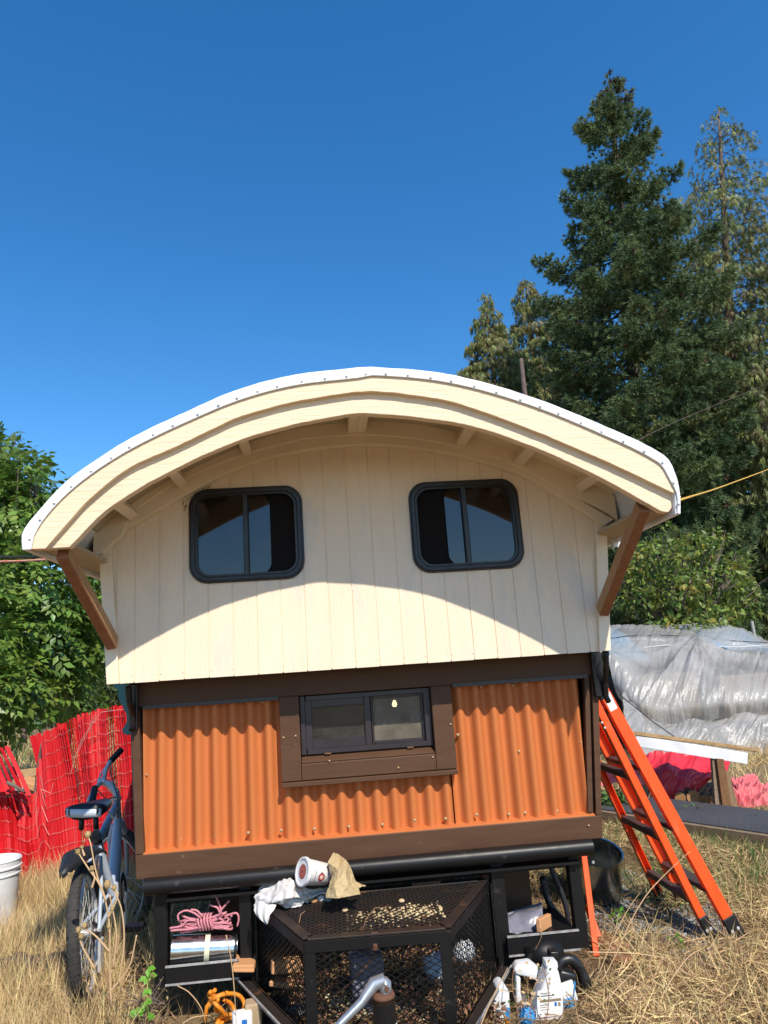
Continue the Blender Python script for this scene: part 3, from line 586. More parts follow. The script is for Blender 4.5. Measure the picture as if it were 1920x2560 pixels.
# lower side walls
for s, f_ in ((1, LX), (-1, RX)):
    h = G(); h.prism([(f_(zr_b)+s*.002, zr_b), (f_(zr_b)+s*.03, zr_b), (f_(top)+s*.03, top), (f_(top)+s*.002, top)], YL + .03, 3.4)
    W(h, 'side_panel', 'teal' if s == 1 else 'brown')
h = G(); h.prism([(LX(zr_b)-.006, zr_b), (LX(zr_b)+.01, zr_b), (LX(top)+.01, top), (LX(top)-.010, top)], YL + .002, YL + .07); W(h, 'side_trim', 'teal', bev=0.002)
h = G(); h.box((0, 1.8, zr_b + .02), (RX(zr_b)-LX(zr_b)-.06, 3.15, 0.03)); W(h, 'floor', 'dark')
h = G(); h.prism([(LX(zr_b)+.04, zr_b+.03), (RX(zr_b)-.04, zr_b+.03), (RX(top)-.04, top), (LX(top)+.04, top)], 3.36, 3.39); W(h, 'rear_wall', 'brown')
h = G(); h.prism([(LX(zr_b)+.04, zr_b+.03), (RX(zr_b)-.04, zr_b+.03), (1.0, 1.9), (0, 2.3), (-1.0, 1.9)], 1.2, 1.21); W(h, 'partition', 'dark')
# corrugated sheets
def corr(x0, x1, zlo, zhi, ph, leftf=None, rightf=None, yb=YL + 0.022):
    pit = 0.0765; N = max(8, int((x1 - x0) / pit * 20)); xs_ = np.linspace(x0, x1, N)
    d = []
    for x in xs_:
        a = math.cos(2 * math.pi * (x - ph) / pit); a = math.copysign(abs(a) ** 0.85, a); d.append(yb - 0.0165 * a)
    vs = []
    for x, y in zip(xs_, d):
        for z in (zlo, zhi):
            xx = x
            if leftf: xx = max(xx, leftf(z))
            if rightf: xx = min(xx, rightf(z))
            vs.append((xx, y, z))
    g_ = G(); g_.add(vs, [(2*i, 2*i+2, 2*i+3, 2*i+1) for i in range(N-1)]); return g_
zc0 = zr_t + 0.006; phL = LZ(z4(1130, 1000), YL+.015)[0]
jl = LZ(z6(185, 450))[0]; jr = LZ(z6(985, 450))[0]
seam = LZ(z6(1003, 700), YL+.02)[0]
W(corr(LX(zc0)+.02, jl + 0.045, zc0, zh + .01, phL, leftf=lambda z: LX(z) + 0.03), 'corrugated_sheet', 'orange_metal', smooth=True)
zw = (LZ(z6(190, 680))[1] + LZ(z6(1000, 615))[1]) / 2
W(corr(jl + 0.045, jr - 0.02, zc0 - .001, zw + .03, phL), 'corrugated_sheet', 'orange_metal', smooth=True)
W(corr(jr - 0.02, RX(zc0) - .02, zc0 + .001, zh + .01, phL + 0.012, rightf=lambda z: RX(z) - 0.05, yb=YL + 0.020), 'corrugated_sheet', 'orange_metal', smooth=True)
for q in [(38, 888), (190, 877), (343, 870), (502, 860), (656, 850), (805, 830), (947, 823), (1090, 805), (1238, 803), (1313, 796), (1460, 788), (1285, 513), (1003, 437), (1570, 470), (105, 285), (1110, 215), (1255, 208), (1323, 205), (1465, 198)]:
    screw_at(onY(z6(*q), YL + 0.012), m='screw', s=0.95)
for q in [z4(1160, 1065), z4(1430, 1575), r1(1273, 212), r1(1472, 195), z6(200, 450), z6(256, 442), z6(730, 588), z6(888, 540), z6(970, 388), z6(412, 557), z6(1606, 855), z4(1165, 1740)]:
    screw_at(onY(q, YL + (0.012 if q[0] < 640 and q[1] > 1900 or q[0] < 600 else -.022)), m='screw', s=0.6)
# ---- lower window: casing
cas = G(); ya, yb_ = YL - .022, YL + .022
jlx0 = LZ(z6(185, 450), ya)[0]; jlx1 = LZ(z6(277, 450), ya)[0]; jrx0 = LZ(z6(896, 450), ya)[0]; jrx1 = LZ(z6(990, 450), ya)[0]
zs = (LZ(z6(280, 573), ya)[1] + LZ(z6(905, 525), ya)[1]) / 2; zcb = (LZ(z6(190, 655), ya)[1] + LZ(z6(1000, 593), ya)[1]) / 2
k = G(); k.box(((jlx0+jlx1)/2, YL, (zh+zcb)/2), (jlx1-jlx0, .044, zh-zcb)); casing = W(k, 'window_casing', 'brown', bev=.003)
k = G(); k.box(((jrx0+jrx1)/2, YL, (zh+zcb)/2), (jrx1-jrx0, .044, zh-zcb)); W(k, 'window_casing', 'brown', bev=.003)
k = G(); k.box(((jlx1+jrx0)/2, YL, (zs+zcb)/2), (jrx0-jlx1-.002, .043, zs-zcb)); W(k, 'window_casing', 'brown', bev=.003)
k = G(); k.box(((jlx0+jrx1)/2, YL - .008, zcb - .013), (jrx1-jlx0, .05, .020), ch=.002); W(k, 'drip_moulding', 'brown')
zf0 = (LZ(z6(285, 535))[1] + LZ(z6(900, 490))[1]) / 2
k = G(); k.box(((jlx1+jrx0)/2, YL + .022, (zs+zf0)/2 + .002), (jrx0-jlx1-.004, .075, .012), Rx(math.atan2(zf0-zs, .06)), ch=.001); W(k, 'window_sill', 'brown')
# vinyl frame with two sashes
yv = YL + .045; fx0, fx1, fz0, fz1 = jlx1 + .002, jrx0 - .002, zf0 + .002, zh - .004
def fr4(g_, x0, x1, z0, z1_, wl, wr, wb, wt, y0, y1, ch=.002):
    ym, dy = (y0+y1)/2, y1-y0
    g_.box((x0+wl/2, ym, (z0+z1_)/2), (wl, dy, z1_-z0), ch=ch); g_.box((x1-wr/2, ym, (z0+z1_)/2), (wr, dy, z1_-z0), ch=ch)
    g_.box(((x0+x1)/2, ym, z0+wb/2), (x1-x0-wl-wr+.001, dy-.001, wb), ch=ch); g_.box(((x0+x1)/2, ym, z1_-wt/2), (x1-x0-wl-wr+.001, dy-.001, wt), ch=ch)
k = G(); fr4(k, fx0, fx1, fz0, fz1, .022, .030, .022, .022, yv-.030, yv+.02); lw = W(k, 'window', 'vinyl')
xm = LZ(z6(598, 350), yv)[0]
k = G(); fr4(k, fx0+.021, xm + .004, fz0+.021, fz1-.020, .030, .028, .038, .034, yv-.022, yv); sash = W(k, 'sash', 'vinyl', lw)
k = G(); fr4(k, xm + .006, fx1-.030, fz0+.021, fz1-.020, .010, .012, .014, .014, yv-.010, yv+.012); W(k, 'sash', 'vinyl', lw)
k = G(); k.box(((fx0+.051+xm-.024)/2, yv-.005, (fz0+fz1)/2+.003), (xm-fx0-.070, .003, fz1-fz0-.11)); W(k, 'pane', 'glass2', lw)
k = G(); k.box(((xm+.016+fx1-.042)/2, yv+.002, (fz0+fz1)/2), (fx1-.042-xm-.014, .003, fz1-fz0-.066)); W(k, 'pane', 'glass3', lw)
k = G(); fr4(k, xm + .010, fx1-.036, fz0+.028, fz1-.030, .012, .05, .02, .012, yv+.022, yv+.034); W(k, 'inner_sash', 'vinyl', lw)
# inside the window: gravel reflection built as pebbles, and a small lit bulb
k = G(); 
for i in range(260):
    xx = rnd.uniform(fx0+.03, xm-.01); zz = fz0 + .03 + rnd.random()**1.5*.055; k.lathe([(0, -.004), (.0045, -.002), (.0045, .002), (0, .004)], (xx, yv+.02+rnd.random()*.01, zz), Rx(rnd.random()*3), 5)
W(k, 'gravel_reflection', 'gravel', lw)['kind'] = 'stuff'
bp = onY(z6(712, 296), yv + .5); k = G(); k.lathe([(0, -.014), (.009, -.012), (.014, 0), (.009, .012), (.006, .02), (0, .021)], bp, None, 14)
em = bpy.data.materials.new('lit bulb'); em.use_nodes = True; em.node_tree.nodes['Principled BSDF'].inputs['Emission Color'].default_value = (1, .80, .45, 1); em.node_tree.nodes['Principled BSDF'].inputs['Emission Strength'].default_value = 9; M['bulb'] = em
bulb = k.build('light_bulb', 'bulb', None, smooth=True); k = G(); k.tube([bp + np.array([0, 0, .03]), (bp[0], bp[1], 1.32)], .003, 6); k.build('flex', 'black_cable', bulb); tag(bulb, 'small glowing warm light bulb hanging inside the lower window', 'light bulb')
# sill slots (weep covers)
for q in (z6(405, 523), z6(785, 495)):
    c = LZ(q, yv-.03); k = G(); k.box((c[0], yv-.032, c[1]), (.028, .006, .006), ch=.001); W(k, 'weep_cover', 'wood_post2', lw)
# ---- scrolled corbels under the ledge at the corners
def corbel(x, y0, sx, m1, nm, ks=1.0):
    """profile in the y/z plane plus a side one in x/z"""
    pr = [(0, 0), (.0, -.29), (.025, -.30), (.045, -.285), (.05, -.262), (.036, -.245), (.030, -.22), (.032, -.18), (.045, -.14), (.062, -.10), (.07, -.06), (.066, -.035), (.085, -.022), (.088, 0)]
    k = G(); k.prism([(x + sx * a * ks, top + b * .74) for a, b in pr], y0 - .02, y0 + .02); return W(k, nm, m1, bev=.004)
corbel(RX(top) - .002, YL + .04, 1, 'blackiron', 'ledge_bracket', .45); corbel(LX(top) + .002, YL + .06, -1, 'teal_light', 'ledge_bracket')
k = G(); k.box((LX(top)+.022, YL-.03, top-.10), (.036, .03, .19), ch=.004); k.tube([(LX(top)+.022, YL-.12, top-.015), (LX(top)+.022, YL-.10, top-.08), (LX(top)+.022, YL-.05, top-.13), (LX(top)+.022, YL-.045, top-.18), (LX(top)+.022, YL-.06, top-.195)], .013, 8); W(k, 'ledge_bracket', 'blackiron')
k = G(); k.box((RX(top)-.020, YL-.03, top-.10), (.045, .03, .20), ch=.004); k.tube([(RX(top)-.006, YL-.13, top-.015), (RX(top)-.004, YL-.11, top-.07), (RX(top)+.0, YL-.06, top-.14), (RX(top)+.0, YL-.05, top-.20), (RX(top)+.0, YL-.07, top-.22)], .013, 8); W(k, 'ledge_bracket', 'blackiron')
# ================================================================== trailer chassis
P = lambda q, Y: onY(q, Y)
yp = 0.10; pz = (P((363, 2208), yp)[2] + P((1480, 2126), yp)[2]) / 2; px0 = P((363, 2208), yp)[0]; px1 = P((1480, 2126), yp)[0]
k = G(); k.tube([(px0, yp, pz), (px1, yp, pz)], .033, 20); W(k, 'bumper_tube', 'black_steel', smooth=True, angle=50)
k = G(); k.box((0, .55, zr_b-.07), (1.7, .9, .01)); k.box((0, .30, zr_b-.085), (1.75, .05, .09)); W(k, 'cross_member', 'black_steel')
for x in (-.7, .7): k = G(); k.box((x, 1.9, zr_b-.08), (.06, 3.2, .10)); W(k, 'chassis_rail', 'black_steel')
def post(x0, x1, Y, zt, zb_): k = G(); k.box(((x0+x1)/2, Y, (zt+zb_)/2), (x1-x0, .05, zt-zb_), ch=.003); W(k, 'frame_post', 'black_steel')
zt_ = pz - .03
post(-.905, -.853, .16, zt_, .13); post(-.568, -.518, .16, zt_, -.01)
post(.476, .532, .16, zt_, -.01); post(.812, .862, .16, zt_, .12)
# trays: angle iron lip with a worn pale edge
def tray(x0, x1, y0, y1, z0, z1_):
    k = G(); k.box(((x0+x1)/2, y0, (z0+z1_)/2), (x1-x0, .006, z1_-z0)); k.box(((x0+x1)/2, (y0+y1)/2, z0+.004), (x1-x0, y1-y0, .006)); k.box(((x0+x1)/2, (y0+y1)/2, z1_-.012), (x1-x0-.01, y1-y0-.01, .004)); t = W(k, 'tray', 'black_steel')
    k = G(); k.box(((x0+x1)/2, y0-.003, z1_-.001), (x1-x0, .010, .006)); k.box(((x0+x1)/2, y0-.003, z0-.001), (x1-x0, .010, .006)); W(k, 'worn_edge', 'worn_steel', t)
tz1 = P(r1(1190, 966), .10)[2]; tz0 = P(r1(1200, 1072), .10)[2]
tray(-.853, -.568, .10, .42, tz0, tz1)
sz1 = P(z3(350, 652), .10)[2]; sz0 = P(z3(355, 762), .10)[2]
tray(.512, .812, .10, .42, sz0, sz1)
# wheels and dark axle far underneath
for x in (-.78, .78):
    k = G(); k.lathe([(.16, -.10), (.30, -.10), (.335, -.07), (.34, 0), (.335, .07), (.30, .10), (.16, .10), (.15, 0)], (x, 1.9, .335), Ry(math.pi/2), 32); wh = W(k, 'wheel', 'tyre', smooth=True)
    k = G(); k.lathe([(0, .02), (.05, .03), (.15, .05), (.165, .09)], (x, 1.9, .335), Ry(math.pi/2 if x > 0 else -math.pi/2), 24); k.tube([(x, 1.9, .335), (0, 1.9, .335)], .03, 8); W(k, 'rim', 'rusty_steel', wh)
# A-frame drawbar
jk = np.array([-.03, -.80])
ZD = .14
for s, p0_, p1_ in ((-1, r2(60, 940), r2(325, 1209)), (1, r2(1535, 872), r2(1325, 1209))):
    k = G(); a = onZ(p0_, ZD); b = onZ(p1_, ZD); b = b + (b - a) * .55; dn = np.array([0, 0, -.055]); k.beam(a + dn, b + dn, .010, .11, ch=.001)
    off = np.array([s*.026, 0, 0]); k.beam(a + off - [0, 0, .004], b + off - [0, 0, .004], .048, .008); k.beam(a + off - [0, 0, .106], b + off - [0, 0, .106], .048, .008); W(k, 'drawbar', 'rusty_steel')
    k = G(); k.beam(a + off * 1.95 + [0, 0, .0015], b + off * 1.95 + [0, 0, .0015], .006, .006); W(k, 'worn_edge', 'worn_steel')
# jack
yj = -.72; jt = P(r2(850, 1045), yj); k = G()
k.lathe([(0.034, 0), (0.034, -.5), (0.0, -.5)], (jt[0], yj, jt[2]), None, 20); jack = W(k, 'jack_post', 'black_steel', smooth=True, angle=50)
k = G(); k.lathe([(0, .012), (.030, .012), (.034, .004), (.034, -.012), (.03, -.014)], (jt[0], yj, jt[2]), None, 20); W(k, 'jack_collar', 'rust', jack)
hd = P(r2(835, 985), yj); el = P(r2(720, 1080), yj-.02); tp = P(r2(585, 1215), yj-.05)
k = G(); k.tube([(hd[0]+.012, yj, hd[2]+.012), (hd[0]-.02, yj, hd[2]+.008), (el[0], yj-.02, el[2]), (tp[0], yj-.05, tp[2]), (tp[0]-.03, yj-.07, tp[2]-.05)], [.022, .020, .013, .011, .011], 10); k.box((hd[0]+.012, yj, hd[2]-.005), (.036, .04, .055), ch=.012); W(k, 'jack_crank', 'skyjack', jack, smooth=True, angle=40)
k = G(); k.lathe([(0, -.006), (.007, -.006), (.007, 0)], (hd[0]+.016, yj-.02, hd[2]), Rx(-math.pi/2), 6); W(k, 'bolt', 'rust', jack)
k = G(); k.lathe([(.0352, 0), (.0352, -.05)], (jt[0], yj, P(r2(880, 1195), yj)[2]), None, 20); W(k, 'label', 'label', jack)
# marker light on the dark timber under the floor
k = G(); k.box(P(r1(1155, 572), .45), (.022, .012, .035), ch=.003); W(k, 'marker_light', 'tag')
k = G(); k.box((-.66, .47, .36), (.16, .02, .35)); W(k, 'splash_board', 'brown'); k = G(); k.box((.60, .44, .36), (.22, .02, .36)); W(k, 'splash_board', 'brown')
# ================================================================== TREES AND PLANTS
UP = np.array([0, 0, 1.0])
T_LEAF = [(0, 0, 0), (-.25, .42, .06), (.25, .42, .06), (0, .46, 0), (0, 1, -.08)]; F_LEAF = [(0, 3, 1), (0, 2, 3), (1, 3, 4), (3, 2, 4)]
def star(n, ln, wd, up=0.5, seed=1):
    r = np.random.default_rng(seed); V = []; Fc = []
    for i in range(n):
        a = 2 * math.pi * i / n + r.uniform(-.3, .3); e = r.uniform(.1, 1.0) * up
        d = np.array([math.cos(a) * (1 - e * .6), e + .25, math.sin(a) * (1 - e * .6)]); d /= np.linalg.norm(d); s = np.cross(d, r.normal(size=3)); s /= np.linalg.norm(s)
        L_ = ln * r.uniform(.7, 1.1); b = len(V); V += [tuple(s * -wd / 2), tuple(s * wd / 2), tuple(d * L_)]; Fc.append((b, b + 1, b + 2))
    return V, Fc
T_SPR, F_SPR = star(11, 1.0, 0.20, 1.3, 3)
def droop_t():
    V = []; Fc = []; r = np.random.default_rng(5)
    for i in range(7):
        x = r.uniform(-.35, .35); y0 = r.uniform(0, .3); L_ = r.uniform(.5, 1.0); b = len(V); z = r.uniform(-.2, .2)
        V += [(x * .4 - .05, y0, z * .4), (x * .4 + .05, y0, z * .4), (x * 1.2, y0 + L_, z)]; Fc.append((b, b + 1, b + 2))
    return V, Fc
T_DRP, F_DRP = droop_t()

def conifer(name, label, base, H, prof, kind, n_wh, n_br, dens, z_lo=0.3, cat='tree', group=None, lean=(0, 0), r0=0.22, seed=1, trunkm='bark', mats=None, size=.13, thin=False):
    global rng
    rs = np.random.default_rng(seed)
    root = empty(name, base, label, cat, group)
    base = np.array(base, float); axis = lambda z: base + np.array([lean[0] * z / H, lean[1] * z / H, z])
    k = G(); zz = np.linspace(-0.1, H * .985, 16); k.tube([axis(z) for z in zz], [r0 * (1 - z / H) ** .8 + .012 for z in zz], 10); k.build('trunk', trunkm, root, smooth=True)
    pos = []; dr = []; br = G()
    zs_ = np.linspace(z_lo, H * .985, n_wh)
    for wi, z in enumerate(zs_):
        m = max(4, int(n_br * (0.55 + 0.45 * (1 - z / H))))
        for b in range(m):
            az = 2 * math.pi * (b / m) + rs.uniform(-.35, .35) + wi * 1.3; zz_ = z + rs.uniform(-.5, .5) * (H / n_wh)
            R_ = prof(zz_ / H, az) * rs.uniform(.72, 1.10)
            if R_ < .08: R_ = .08
            o = axis(max(zz_, .05)); h = np.array([math.cos(az), math.sin(az), 0]); side = np.array([-h[1], h[0], 0])
            if kind == 'spruce': z_of = lambda t: R_ * (-.30 * t + .34 * t ** 2.6) + (0.35 * R_ * t if zz_ / H > .82 else 0)
            else: z_of = lambda t: R_ * (.22 * t - .42 * t * t)
            dn = dens * (min(1.0, .26 + 1.6 * max(0, .86 - zz_ / H)) if thin else 1)
            ns = max(4, int(dn * R_ * R_ ** .35)); ts = rs.uniform(.16 if kind == 'spruce' else .12, 1, ns) ** .75
            pts = [o + h * R_ * t + UP * z_of(t) for t in (0, .3, .6, .85)]
            br.tube(pts, [max(.028 * R_ / 2, .006), .018 * R_ / 2 + .004, .008, .004], 4, cap=False)
            wmax = R_ * .30 + .10
            for t in ts:
                sp = rs.normal() * .5; sd_ = sp * wmax * (1.15 - t) * 1.5
                p_ = o + h * R_ * t + side * sd_ + UP * (z_of(t) - abs(rs.normal()) * (.09 if kind == 'spruce' else .14) + rs.normal() * .03)
                pos.append(p_)
                if kind == 'spruce': d = h * .9 + side * (np.sign(sd_) * .55 + rs.normal() * .3) + UP * (rs.normal() * .35 - .05)
                else: d = h * .25 + side * rs.normal() * .22 + UP * (-1.0 + rs.normal() * .12)
                dr.append(d)
    br.build('branches', trunkm, root)['kind'] = 'stuff'
    pos = np.array(pos); dr = np.array(dr); rng = np.random.default_rng(seed); x, y, z = frames(dr)
    T_, F_ = (T_SPR, F_SPR) if kind == 'spruce' else (T_DRP, F_DRP)
    mats = mats or (['spruce', 'cone'] if kind == 'spruce' else ['cedar_leaf', 'cedar_brown'])
    fr_ = (pos[:, 2] - base[2]) / H; mi = (rs.random(len(pos)) < (np.where(fr_ > .93, .35, .012) if kind == 'spruce' else .22)).astype(int)
    o = cloud('crown', T_, F_, pos, x, y, z, size * rs.uniform(.7, 1.35, len(pos)), mats, root, mi)
    return root
def prof_px(axx, lst, Y, H, top):
    """half width against height, read from silhouette points (px y, half width px)"""
    a = []
    for py, hw in lst:
        p0 = onY((axx(py), py), Y); p1 = onY((axx(py) + hw, py), Y); a.append((p0[2], p1[0] - p0[0]))
    a = np.array(sorted(a)); return lambda f, az=0: float(np.interp(f * H, a[:, 0], a[:, 1]))
# big spruce
YS = 12.0; ts_ = onY((1522, 188), YS); bs_ = onY((1600, 1085), YS); H = ts_[2]
k_ = (ts_[0] - bs_[0]) / (ts_[2] - bs_[2]); bx = bs_[0] - k_ * bs_[2]
pf = prof_px(lambda y: 1522 + (y - 188) * .087, [(192, 10), (240, 42), (300, 66), (360, 100), (480, 132), (570, 158), (640, 208), (760, 218), (900, 246), (1050, 268), (1250, 270), (1500, 290)], YS, H, ts_[2])
conifer('spruce_tree', 'tallest tree, a dense dark spruce rising behind the right end of the curved roof', (bx, YS, 0), H, pf, 'spruce', 27, 13, 105, z_lo=1.2, lean=(k_ * H, 0), r0=.26, seed=11, size=.125)
# cedar to its right, thin at the top
YC = 13.5; tc_ = onY((1795, 258), YC); bc_ = onY((1835, 1000), YC); H2 = tc_[2]; k2 = (tc_[0] - bc_[0]) / (tc_[2] - bc_[2])
pf2 = prof_px(lambda y: 1795 + (y - 258) * .054, [(262, 14), (330, 70), (450, 115), (600, 135), (750, 150), (900, 165), (1150, 200), (1500, 230)], YC, H2, tc_[2])
conifer('cedar_tree', 'tall ragged cedar with drooping yellowish sprays and a bare thin top at the right edge', (bc_[0] - k2 * bc_[2], YC, 0), H2, pf2, 'cedar', 50, 8, 125, z_lo=.8, lean=(k2 * H2, 0), r0=.22, seed=5, trunkm='bark_grey', size=.15, thin=True)
# cedars behind the spruce on its left
for (px_, py_, xw, Y_, sd_, lb) in ((1214, 728, [(735, 14), (790, 40), (850, 62), (900, 100), (960, 95), (1100, 120), (1500, 140)], 17.0, 21, 'short cedar leftmost of the evergreens, its tip standing alone against the sky'),
                                    (1312, 690, [(700, 18), (760, 48), (850, 75), (960, 100), (1100, 130), (1500, 150)], 18.5, 33, 'cedar squeezed between the leftmost short cedar and the big dark spruce')):
    t_ = onY((px_, py_), Y_); H_ = t_[2]; b_ = onY((px_ + 30, 1100), Y_)
    conifer('cedar_tree', lb, (b_[0], Y_, 0), H_, prof_px(lambda y: px_ + (y - py_) * .07, xw, Y_, H_, H_), 'cedar', 34, 9, 130, z_lo=.8, lean=(t_[0] - b_[0], 0), r0=.2, seed=sd_, trunkm='bark_grey', size=.17)
# lower evergreens filling in under the tall ones
for i, (px_, py_, Y_, hw, kd, lb) in enumerate(((1725, 1010, 11.0, 130, 'spruce', 'young spruce under the tall spruce, just right of the roof end'), (1500, 1080, 16, 150, 'spruce', 'dark spruce mostly hidden behind the roof under the tall spruce'),
                                            (1880, 900, 10.5, 110, 'cedar', 'dense cedar boughs low at the right edge above the plastic sheeting'), (1640, 930, 15, 140, 'cedar', 'shaded cedar filling the gap between the tall spruce and tall cedar'),
                                            (1990, 700, 12, 150, 'cedar', 'cedar cut off by the right edge beside the ragged tall cedar'))):
    t_ = onY((px_, py_), Y_); H_ = t_[2]; wdt = hw / F * (Y_ + 3.3)
    conifer('evergreen_tree', lb, (t_[0], Y_, 0), H_, (lambda f, az=0, w_=wdt: w_ * max(1 - f, 0) ** .75 + .05), kd, 22, 10, 100 if kd == 'spruce' else 130, z_lo=.3, r0=.13, seed=50 + i, size=.14 if kd == 'spruce' else .17, trunkm='bark_grey')

def leafy(name, label, cat, blobs, n, size, m, stems=8, seed=3, base=None, compound=True, hang=0.35, tr=1.0, twigm='twig', group=None, inner=0.35, tips=0):
    """deciduous plant: leaves on twigs spread through uneven clumps"""
    global rng
    rs = np.random.default_rng(seed); rng = np.random.default_rng(seed)
    base = np.array(base, float); root = empty(name, base, label, cat, group)
    B = np.array([b[:3] for b in blobs], float); R_ = np.array([b[3:] for b in blobs], float)
    vol = R_.prod(1); cnt = rs.choice(len(B), n, p=vol / vol.sum())
    u = unit(rs.normal(size=(n, 3))); rad = (inner + (1 - inner) * rs.random(n)) ** .6
    c = B[cnt] + u * rad[:, None] * R_[cnt]
    c += 0.12 * R_[cnt] * np.sin(c[:, [1, 2, 0]] * 5.1 + seed)
    k = G(); top_ = B.mean(0)
    k.tube([base - [0, 0, .05], base * .6 + top_ * .4 + [0, 0, -.1], top_], [.10 * tr, .07 * tr, .04 * tr], 8); k.build('trunk', twigm if size < .06 else 'bark_grey', root, smooth=True)
    br = G()
    for i, b in enumerate(B):
        p0 = base * .5 + top_ * .5; 
        for j in range(stems):
            e = b + unit(rs.normal(size=3)) * R_[i] * .9; mid = (p0 + e) / 2 + rs.normal(size=3) * .1; br.tube([p0 * .5 + b * .5, mid * .4 + b * .3 + e * .3, e], [.022 * min(1, tr * 3), .013 * min(1, tr * 3), .005 * min(1, tr * 3)], 4, cap=False)
    for j in range(tips):
        b = j % len(B); d = unit(rs.normal(size=3) * [1, 1, .4] + [0, 0, 1.0]); a = B[b] + d * R_[b] * .8; e = a + d * rs.uniform(.25, .5)
        br.tube([a, (a + e) / 2 + rs.normal(size=3) * .03, e], [.008, .005, .002], 4, cap=False)
        for _ in range(3):
            q = a + (e - a) * rs.uniform(.4, 1); br.tube([q, q + (d + rs.normal(size=3) * .7) * .09], [.004, .001], 3, cap=False)
    br.build('branches', twigm, root)['kind'] = 'stuff'
    if compound:
        P_ = []; D_ = []; N_ = []; S_ = []
        out = unit((c - B[cnt]) / R_[cnt] + rs.normal(size=c.shape) * .5); ax = unit(out + [0, 0, -hang]); 
        nrm = unit(np.cross(ax, unit(np.cross(ax, UP + rs.normal(size=c.shape) * .35))) * -1)
        for j in range(9):
            t = .12 + .1 * j; sd_ = (1 if j % 2 else -1) if j < 8 else 0
            sidev = unit(np.cross(ax, nrm)); P_.append(c + ax * (t * size * 3.0) + UP * (-.10 * t * size * 3)); D_.append(unit(ax * (.55 if sd_ else 1) + sidev * sd_ + UP * -.35 + rs.normal(size=c.shape) * .15)); N_.append(nrm); S_.append(size * rs.uniform(.8, 1.25, n))
        P_ = np.concatenate(P_); D_ = np.concatenate(D_); N_ = np.concatenate(N_); S_ = np.concatenate(S_)
    else:
        P_ = c; D_ = unit((c - B[cnt]) / R_[cnt] * .6 + rs.normal(size=c.shape) * .6 + [0, 0, -hang]); N_ = unit(UP + rs.normal(size=c.shape) * .7); S_ = size * rs.uniform(.6, 1.3, n)
    x = unit(np.cross(D_, N_)); z = np.cross(x, D_)
    cloud('crown', T_LEAF, F_LEAF, P_, x, D_, z, S_, m, root); return root
def blob_px(lst): 
    out = []
    for (px_, py_, Y_, rx, rz, ry) in lst:
        c = onY((px_, py_), Y_); s_ = (Y_ + 3.2) / F; out.append((c[0], c[1], c[2], rx * s_, ry, rz * s_))
    return out
leafy('walnut_tree', 'broad walnut tree with hanging compound leaves left of the wagon', 'tree',
      blob_px([(-40, 1290, 5.2, 120, 150, .9), (60, 1270, 5.0, 75, 110, .7), (10, 1180, 5.4, 70, 80, .6), (-150, 1250, 5.5, 140, 200, 1.0), (60, 1480, 4.6, 130, 130, .9), (150, 1450, 5.6, 110, 110, .8), (210, 1560, 5.6, 90, 110, .9),
               (-60, 1600, 4.4, 130, 140, .8), (80, 1630, 4.8, 120, 90, .8), (215, 1690, 5.4, 75, 60, .6), (95, 1225, 5.3, 40, 40, .4), (30, 1730, 4.2, 75, 50, .5), (-50, 1760, 4.0, 90, 60, .5)]),
      2700, .105, 'walnut', stems=6, seed=8, base=(onY((-60, 1700), 5.2)[0], 5.3, 0), tips=7)
leafy('walnut_tree', 'shaded walnut limb low in front of the larger walnut at the left edge', 'tree', blob_px([(-60, 1560, 3.6, 60, 110, .4), (-50, 1720, 3.5, 70, 60, .4), (20, 1590, 3.8, 28, 40, .25), (40, 1690, 3.8, 50, 36, .3)]), 260, .10, 'walnut', stems=4, seed=18, base=(onY((-120, 1700), 3.8)[0], 3.9, 0))
# shrub turning yellow behind the sheeting
leafy('hazel_shrub', 'leafy shrub turning yellow in front of the evergreens, above the sheeted pile', 'shrub',
      blob_px([(1640, 1395, 8.6, 62, 62, .6), (1735, 1372, 8.8, 50, 44, .5), (1690, 1470, 8.2, 80, 55, .7), (1800, 1450, 8.5, 60, 62, .6), (1600, 1500, 8.4, 45, 48, .5), (1850, 1500, 8.8, 36, 60, .5), (1770, 1540, 8.3, 70, 36, .6), (1668, 1330, 8.9, 22, 30, .3), (1790, 1345, 8.9, 26, 36, .3), (1560, 1440, 8.9, 30, 40, .4), (1840, 1400, 8.8, 20, 30, .3), (1700, 1560, 8.1, 90, 30, .6)]),
      3600, .12, 'hazel', stems=9, seed=28, base=(onY((1700, 1600), 8.7)[0], 8.7, 0), compound=False, tips=8)
# scrub along the far side on the left
for i, (px_, py_, Y_, rx, rz, lb) in enumerate(((170, 1745, 10.5, 70, 48, 'round green bush at the end of the dry bank, above the red slat screen'), (255, 1735, 11.5, 60, 60, 'bush half hidden behind the wagon at the upper left corner of the orange wall'), (60, 1745, 14, 110, 52, 'low yellow green scrub on the far bank under the walnut tree'),
                                            (-60, 1740, 12, 110, 60, 'scrub bush at the far left edge behind the walnut leaves'), (330, 1700, 15, 120, 95, 'tall scrub hidden by the wagon wall on the far left side'), (140, 1640, 17, 150, 110, 'tall dark thicket behind the walnut tree'), (-20, 1600, 18, 170, 150, 'tall dark thicket farthest left behind the walnut tree'))):
    leafy('scrub_bush', lb, 'bush', blob_px([(px_, py_, Y_, rx, rz, .8), (px_ + rx * .7, py_ + rz * .4, Y_ + .3, rx * .6, rz * .6, .6), (px_ - rx * .6, py_ + rz * .3, Y_ - .2, rx * .55, rz * .7, .6)]), 2600, .10 + .004 * i, 'bush' if i < 4 else 'walnut', stems=6, seed=60 + i, base=(onY((px_, 1790), Y_)[0], Y_, 0), compound=False, inner=.2)
